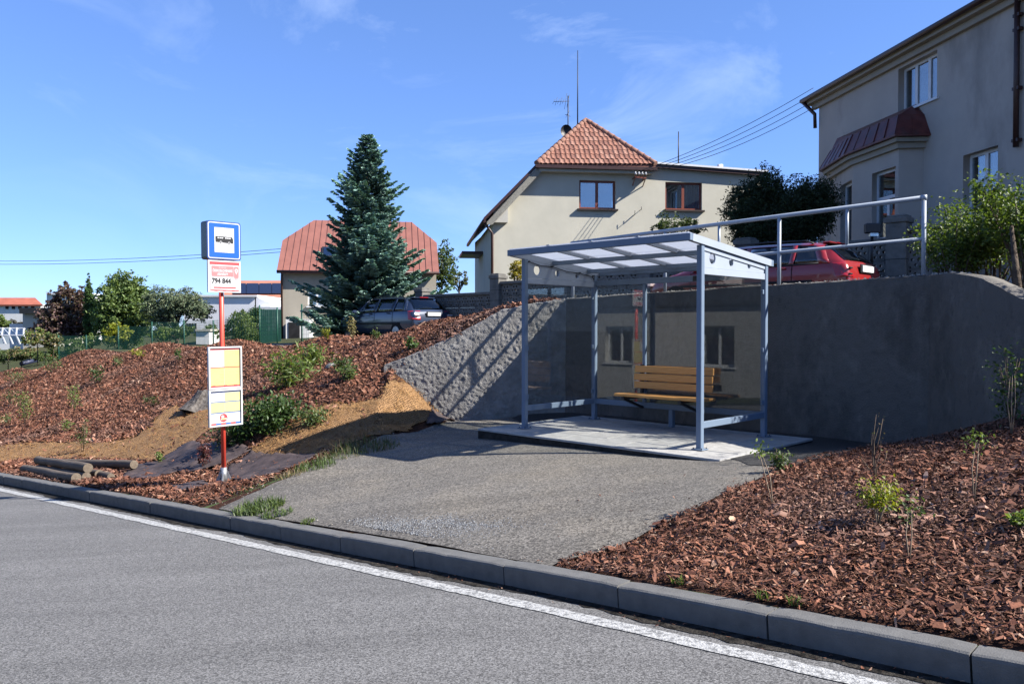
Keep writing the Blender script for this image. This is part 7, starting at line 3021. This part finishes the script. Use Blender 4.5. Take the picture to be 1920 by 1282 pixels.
bank_bush(*dvis(1792, 10.4), 1.0, .5, 3000, 'low bright bush beside the end post of the railing')
bank_bush(*dvis(1858, 10.6), 1.3, .66, 5200, 'taller leafy bush behind the crest of the right wing wall')
bank_bush(*dvis(1925, 9.7), 1.45, .7, 5600, 'tall bush cut by the right edge of the photo')
bank_bush(6.9, 7.9, 2.0, .7, 1500, 'tall bush on the bank just outside the right edge')
bank_bush(7.6, 6.3, 2.1, .8, 1100, 'open bush on the bank further right', .055)
bank_bush(8.2, 4.9, 2.1, .9, 900, 'open bush on the bank furthest right', .055)
bank_bush(8.0, 9.2, 2.5, .8, 4000, 'tall dense bush at the back of the right bank')
for (tx, ty, tz, tr, lab) in ((8.7, 6.9, 3.6, 1.25, 'small sparse cherry tree on the bank outside the right edge'), (9.2, 5.0, 3.3, 1.1, 'second sparse cherry tree on the bank, nearer the road')):
    zg = float(ground_z(tx, ty))
    tree('cherry_tree', Vector((tx, ty, zg)), [(0, 0, tz - zg + .2, tr, tr, tr * .8), (-.5, .3, tz - zg - .3, tr * .7, tr * .7, tr * .6)], 2600, .085, LG, lab, .07, 12, group='bushes on the right bank', clump=.3, hollow=.2)
MB_t = at(1905, 530, 9.2)
tag(MB().tube([(0, 0, -.4), (.05, .05, .2), (.0, .1, .9)], [.06, .045, .02], 8).build('old_stem', 'trunk_bark', None, (MB_t.x, MB_t.y, float(ground_z(MB_t.x, MB_t.y)))), 'thick dark old stem at the foot of the right-hand bushes', 'stem')

# ------------------------------------------------------------------ green wire fence along the garden
mat('fence_green', (0.018, 0.095, 0.065), 0.5, 0.08, 5, spec=0.4)
fpts = [(110, 665, 628, 44), (162, 656, 628, 42.5), (222, 645, 611, 41), (285, 640, 603, 39.5), (345, 634, 600, 38), (400, 630, 600, 36.5), (487, 628, 572, 35), (520, 626, 575, 34)]
fb = [at(a, b_, d_) for a, b_, c_, d_ in fpts]
fo = empty('wire_fence', fb[0])
tag(fo, 'green wire mesh garden fence along the crest of the bank', 'fence')
for (a, b_, c_, d_), p in zip(fpts, fb):
    zt = hz(c_, d_)
    part('post', 'fence_green', lambda q: q.tube([Vector((p.x, p.y, p.z - .6)) - fb[0], Vector((p.x, p.y, zt)) - fb[0]], .035, 6), fo)
for i in range(len(fpts) - 1):
    A_, B_ = fb[i], fb[i + 1]
    z0a, z0b = hz(fpts[i][2], fpts[i][3]), hz(fpts[i + 1][2], fpts[i + 1][3])
    q = MB()
    L_ = (B_ - A_).length
    nn = int(L_ / .10)
    for k in range(1, nn):
        t = k / nn
        p = A_.lerp(B_, t)
        zt = min(z0a, z0b) - .03 if i != 5 else z0a + (z0b - z0a) * t - .03
        q.bar(Vector((p.x, p.y, p.z - .4)) - fb[0], Vector((p.x, p.y, zt)) - fb[0], .009, .009, up=(1, 0, 0))
    for k in range(8):
        t = k / 7
        za = A_.z + (min(z0a, z0b) - .03 - A_.z) * t
        zb2 = B_.z + (min(z0a, z0b) - .03 - B_.z) * t
        q.bar(Vector((A_.x, A_.y, za)) - fb[0], Vector((B_.x, B_.y, zb2)) - fb[0], .009, .009)
    q.build('wire_mesh', 'fence_green', fo)['kind'] = 'stuff'
# taller fence run in front of the red-roofed house
g0 = [(566, 640, 570, 33), (626, 640, 571, 32)]
fb2 = [at(a, b_, d_) for a, b_, c_, d_ in g0]
fo2_ = empty('garden_gate_fence', fb2[0])
tag(fo2_, 'tall green mesh fence panel in front of the spruce', 'fence')
for (a, b_, c_, d_), p in zip(g0, fb2):
    part('post', 'fence_green', lambda q: q.tube([Vector((p.x, p.y, p.z - .5)) - fb2[0], Vector((p.x, p.y, hz(c_, d_))) - fb2[0]], .04, 6), fo2_)
q = MB()
A_, B_ = fb2[0], fb2[1] + (fb2[1] - fb2[0]) * 1.2
zt = hz(572, 32.5)
for k in range(1, 44):
    p = A_.lerp(B_, k / 44)
    for s_ in (-1, 1):
        q.bar(Vector((p.x, p.y, A_.z - .4)) - fb2[0], Vector((p.x + s_ * .0, p.y, zt)) - fb2[0], .008, .008, up=(1, 0, 0)) if s_ > 0 else None
for k in range(10):
    z = A_.z - .3 + (zt - A_.z + .3) * k / 9
    q.bar(Vector((A_.x, A_.y, z)) - fb2[0], Vector((B_.x, B_.y, z)) - fb2[0], .008, .008)
q.build('wire_mesh', 'fence_green', fo2_)['kind'] = 'stuff'
part('brace', 'fence_green', lambda q: q.tube([Vector((0, 0, zt - A_.z - .2)), fb2[1] - fb2[0] + Vector((0, 0, -.1))], .02, 6), fo2_)
gp = empty('green_gate', at(486, 632, 36))
ga, gb = at(488, 632, 36) - gp.location, at(526, 632, 36) - gp.location
gh_ = hz(580, 36) - gp.location.z
for k in range(10):
    x0 = ga.x + (gb.x - ga.x) * k / 10
    x1 = ga.x + (gb.x - ga.x) * (k + 1) / 10
    MB().box(((x0 + x1) / 2, .1, gh_ / 2 - .3), (x1 - x0 - .012, .03, gh_ + .6)).build('board', 'fence_green', gp)
tag(gp, 'dark green boarded gate left of the red-roofed house', 'gate')

# ------------------------------------------------------------------ far buildings
mat('white_sheet', (0.82, 0.82, 0.83), 0.5, 0.04, 1, spec=0.3)
mat('far_tile', (0.42, 0.135, 0.085), 0.8, 0.12, .8, spec=0.2)
mat('far_orange', (0.46, 0.20, 0.13), 0.8, 0.12, .8, spec=0.2)
mat('dark_roofing', (0.025, 0.027, 0.03), 0.7, 0.15, 2, spec=0.3)


def px_box(q, x0, y0, x1, y1, Y, depth, y1_extra=0.0):
    a, b_ = at(x0, y1, Y), at(x1, y0, Y)
    q.box(((a.x + b_.x) / 2, Y + depth / 2, (a.z - y1_extra + b_.z) / 2), (b_.x - a.x, depth, b_.z - a.z + y1_extra))


def far_house(name, label, cat, Y, parts_):
    o = empty(name, (0, Y, 0))
    for nm, m_, rc, dep, dy, ex in parts_:
        q = MB()
        px_box(q, *rc, Y + dy, dep, ex)
        ob = q.build(nm, m_, o, (0, -Y, 0))
    return tag(o, label, cat)


wb = far_house('white_hall', 'long white flat building behind the sign pole', 'building', 68,
               [('wall', 'white_sheet', (345, 556, 480, 640), 20, 0, 4), ('wall', 'white_sheet', (480, 575, 540, 640), 14, -1, 4), ('roof_edge', 'white_render', (343, 553, 482, 556.5), 20.4, -.2, 0)])
for i in range(4):
    q = MB()
    px_box(q, 349 + i * 5.2, 606, 352 + i * 5.2, 625, 67.9, .3)
    q.build('window', 'interior', wb, (0, -68, 0))
bq = MB()
a, b_, c_, d_ = at(478, 556, 68), at(507, 568, 68), at(478, 600, 68), at(507, 600, 68)
bq.add([a, b_, d_, c_, a + Vector((0, 14, 0)), b_ + Vector((0, 14, 0)), d_ + Vector((0, 14, 0)), c_ + Vector((0, 14, 0))], [(0, 1, 2, 3), (0, 4, 5, 1), (4, 5, 6, 7), (1, 5, 6, 2)])
bq.build('sloping_roof', 'white_sheet', wb, (0, -68, 0))
ob_ = empty('orange_roof_building', (0, 84, 0))
def quadpx(nm, m_, pts_, parent, Yp, t=.3):
    v_ = [at(a, b_, c_) for a, b_, c_ in pts_]
    q = MB()
    n_ = len(v_)
    q.add(v_ + [p + Vector((0, .05, -t)) for p in v_], [tuple(range(n_)), tuple(range(2 * n_ - 1, n_ - 1, -1))] + [(i, (i + 1) % n_, n_ + (i + 1) % n_, n_ + i) for i in range(n_)])
    return q.build(nm, m_, parent, (0, -Yp, 0))


quadpx('roof', 'far_orange', [(420, 560, 84), (560, 560, 84), (560, 526, 90), (420, 526, 90)], ob_, 84)
for i in range(5):
    x0 = 438 + i * 24
    quadpx('solar_panel', 'solar', [(x0, 550, 85.2), (x0 + 23, 550, 85.2), (x0 + 23, 531, 88.6), (x0, 531, 88.6)], ob_, 84, .05)
q = MB()
px_box(q, 424, 558, 556, 640, 84.6, 12, 4)
q.build('wall', 'white_render', ob_, (0, -84, 0))
tag(ob_, 'building with orange roof and dark solar panels left of the red-roofed house', 'building')
sh_ = far_house('garden_shed', 'pale grey shed with black flat roof at the far left', 'shed', 57,
                [('wall', 'pale_render', (43, 588, 100, 640), 6, 0, 1), ('roof', 'dark_roofing', (36, 577, 104, 588), 7, -.5, 0), ('wall', 'white_render', (18, 607, 43, 640), 4, .3, 1)])
q = MB()
px_box(q, 71, 613, 79, 627, 56.9, .2)
q.build('window', 'interior', sh_, (0, -57, 0))
q = MB()
px_box(q, 52, 614, 62, 640, 56.9, .2)
q.build('door', 'interior', sh_, (0, -57, 0))
fh = empty('far_house', (0, 150, 0))
quadpx('roof', 'far_tile', [(-40, 571, 150), (80, 571, 150), (66, 558, 155), (-40, 558, 155)], fh, 150)
q = MB()
px_box(q, -40, 570.5, 76, 600, 150.5, 10, 6)
q.build('wall', 'white_render', fh, (0, -150, 0))
for x in (10, 22, 34, 46, 58):
    q = MB()
    px_box(q, x, 573, x + 5, 579, 150.3, .4)
    q.build('window', 'interior', fh, (0, -150, 0))
tag(fh, 'distant white house with long red roof at the far left', 'house')
fh2 = far_house('far_house', 'distant white block behind the plum tree', 'house', 140, [('wall', 'white_render', (88, 552, 160, 610), 12, 0, 6), ('roof', 'white_sheet', (86, 549, 162, 552), 13, -.5, 0)])
fu_ = far_house('garden_store', 'small white hutch behind the wire fence near the pine', 'shed', 43, [('wall', 'white_render', (368, 620, 392, 645), 1.5, 0, .5), ('roof', 'pale_render', (366, 617, 394, 620.5), 1.8, -.1, 0)])

# greenhouse
gg = at(0, 645, 50)
gr = empty('greenhouse', gg)
glass_mat('greenhouse_glass', (.8, .85, .9), 1.5)
k = 50 / F
for i in range(6):
    x = -26 * k + i * 13.5 * k
    pts_ = [(x + 10 * k, 0, 0), (x + 3 * k, 0, 17 * k), (x - 22 * k, 1.4, 30 * k), (x - 36 * k, 2.8, 17 * k), (x - 34 * k, 2.8, 0)]
    q = MB()
    for a, b_ in zip(pts_[:-1], pts_[1:]):
        q.bar(a, b_, .07, .07, up=(1, 0, 0))
    q.build('frame_hoop', 'white_frame', gr)
    if i < 5:
        dx = 13.5 * k
        for a, b_ in zip(pts_[:-1], pts_[1:]):
            MB().add([Vector(a) + Vector((.04, 0, 0)), Vector(a) + Vector((dx - .04, 0, 0)), Vector(b_) + Vector((dx - .04, 0, 0)), Vector(b_) + Vector((.04, 0, 0))], [(0, 1, 2, 3)]).build('pane', 'greenhouse_glass', gr)
for p in ((3, 0, 17), (-22, 1.4, 30), (-36, 2.8, 17)):
    MB().bar((-26 * k + p[0] * k, p[1], p[2] * k), (41.5 * k + p[0] * k, p[1], p[2] * k), .06, .06).build('purlin', 'white_frame', gr)
tag(gr, 'small glass greenhouse with white frame at the left edge', 'greenhouse')

# red and blue hose on the grass
mat('hose_red', (0.38, 0.02, 0.05), 0.5, 0.1, 6)
mat('hose_blue', (0.03, 0.04, 0.09), 0.5, 0.1, 6)
hp = [hit(px, py, 20, 90) + Vector((0, 0, .25)) for px, py in ((40, 690), (55, 686), (72, 682), (90, 678), (108, 675))]
ho = empty('drain_pipe', hp[0])
part('blue_length', 'hose_blue', lambda q: q.tube([p - hp[0] for p in hp[:3]], .14, 8), ho)
part('red_length', 'hose_red', lambda q: q.tube([p - hp[0] for p in hp[2:]], .13, 8), ho)
tag(ho, 'red and dark blue pipe lying along the top of the far left bank', 'pipe')

# ------------------------------------------------------------------ house across the road, seen mirrored in the shelter glass
render_wall('opp_render', (0.50, 0.49, 0.46), (0.45, 0.44, 0.41), .3, (.36, .35, .33), .9)
op = empty('opposite_house', uvz(-19, -7.2, road_z(-19)), ang_u + math.pi)
# local x runs downhill, local y away from the road
tag(op, 'low cream house across the road, mirrored in the shelter glass', 'house')
zt0 = 3.75
h0 = -.9
wl_, wr_ = -6.5, 7.0
ow = [(-2.9 - .75, 1.45, -2.9 + .75, 3.02), (1.9 - .75, 1.45, 1.9 + .75, 3.02), (5.2 - .6, 1.45, 5.2 + .6, 3.02)]
plate('wall', [(wl_, h0), (wr_, h0), (wr_, zt0), (wl_, zt0)], [rect(*w) for w in ow], .35, 'opp_render', op, frame_of((0, .175, 0), (1, 0, 0), (0, 0, 1), (0, -1, 0)))
for w in ow:
    window(op, w[0], w[1], w[2], w[3], .2, 2, frame='white_frame', sill='white_frame', sill_out=.06)
for x in (wl_ + .17, wr_ - .17):
    plate('wall', [(.36, h0), (8, h0), (8, zt0), (4.2, zt0 + 3.6), (.36, zt0)], [], .34, 'cream_render', op, frame_of((x, 0, 0), (0, 1, 0), (0, 0, 1), (1, 0, 0)))
q = MB()
q.box(((wl_ + wr_) / 2, 8.18, (h0 + zt0) / 2), (wr_ - wl_, .35, zt0 - h0))
q.build('wall', 'cream_render', op)
rfo = roof_slab('roof', [(wl_ - .3, -.12, zt0 + .12), (wr_ + .3, -.12, zt0 + .12), (wr_ + .3, 4.2, zt0 + 3.9), (wl_ - .3, 4.2, zt0 + 3.9)], .10, 'dark_roofing', op)
roof_slab('roof_slope', [(wr_ + .3, 8.8, zt0 - .1), (wl_ - .3, 8.8, zt0 - .1), (wl_ - .3, 4.2, zt0 + 3.9), (wr_ + .3, 4.2, zt0 + 3.9)], .15, 'dark_roofing', rfo)
for u_, v_2, s_, lab in ((-33, -9, 1.0, 'round tree across the road further downhill'), (-5, -11, 1.15, 'round tree across the road uphill of the low house')):
    p = uvz(u_, v_2, road_z(u_))
    tree('street_tree', p, [(0, 0, 4.2 * s_, 2.2 * s_, 2.2 * s_, 2.2 * s_), (.8, .3, 3.2 * s_, 1.5, 1.5, 1.3)], 5000, .2, G_MID, lab, .18, 8)
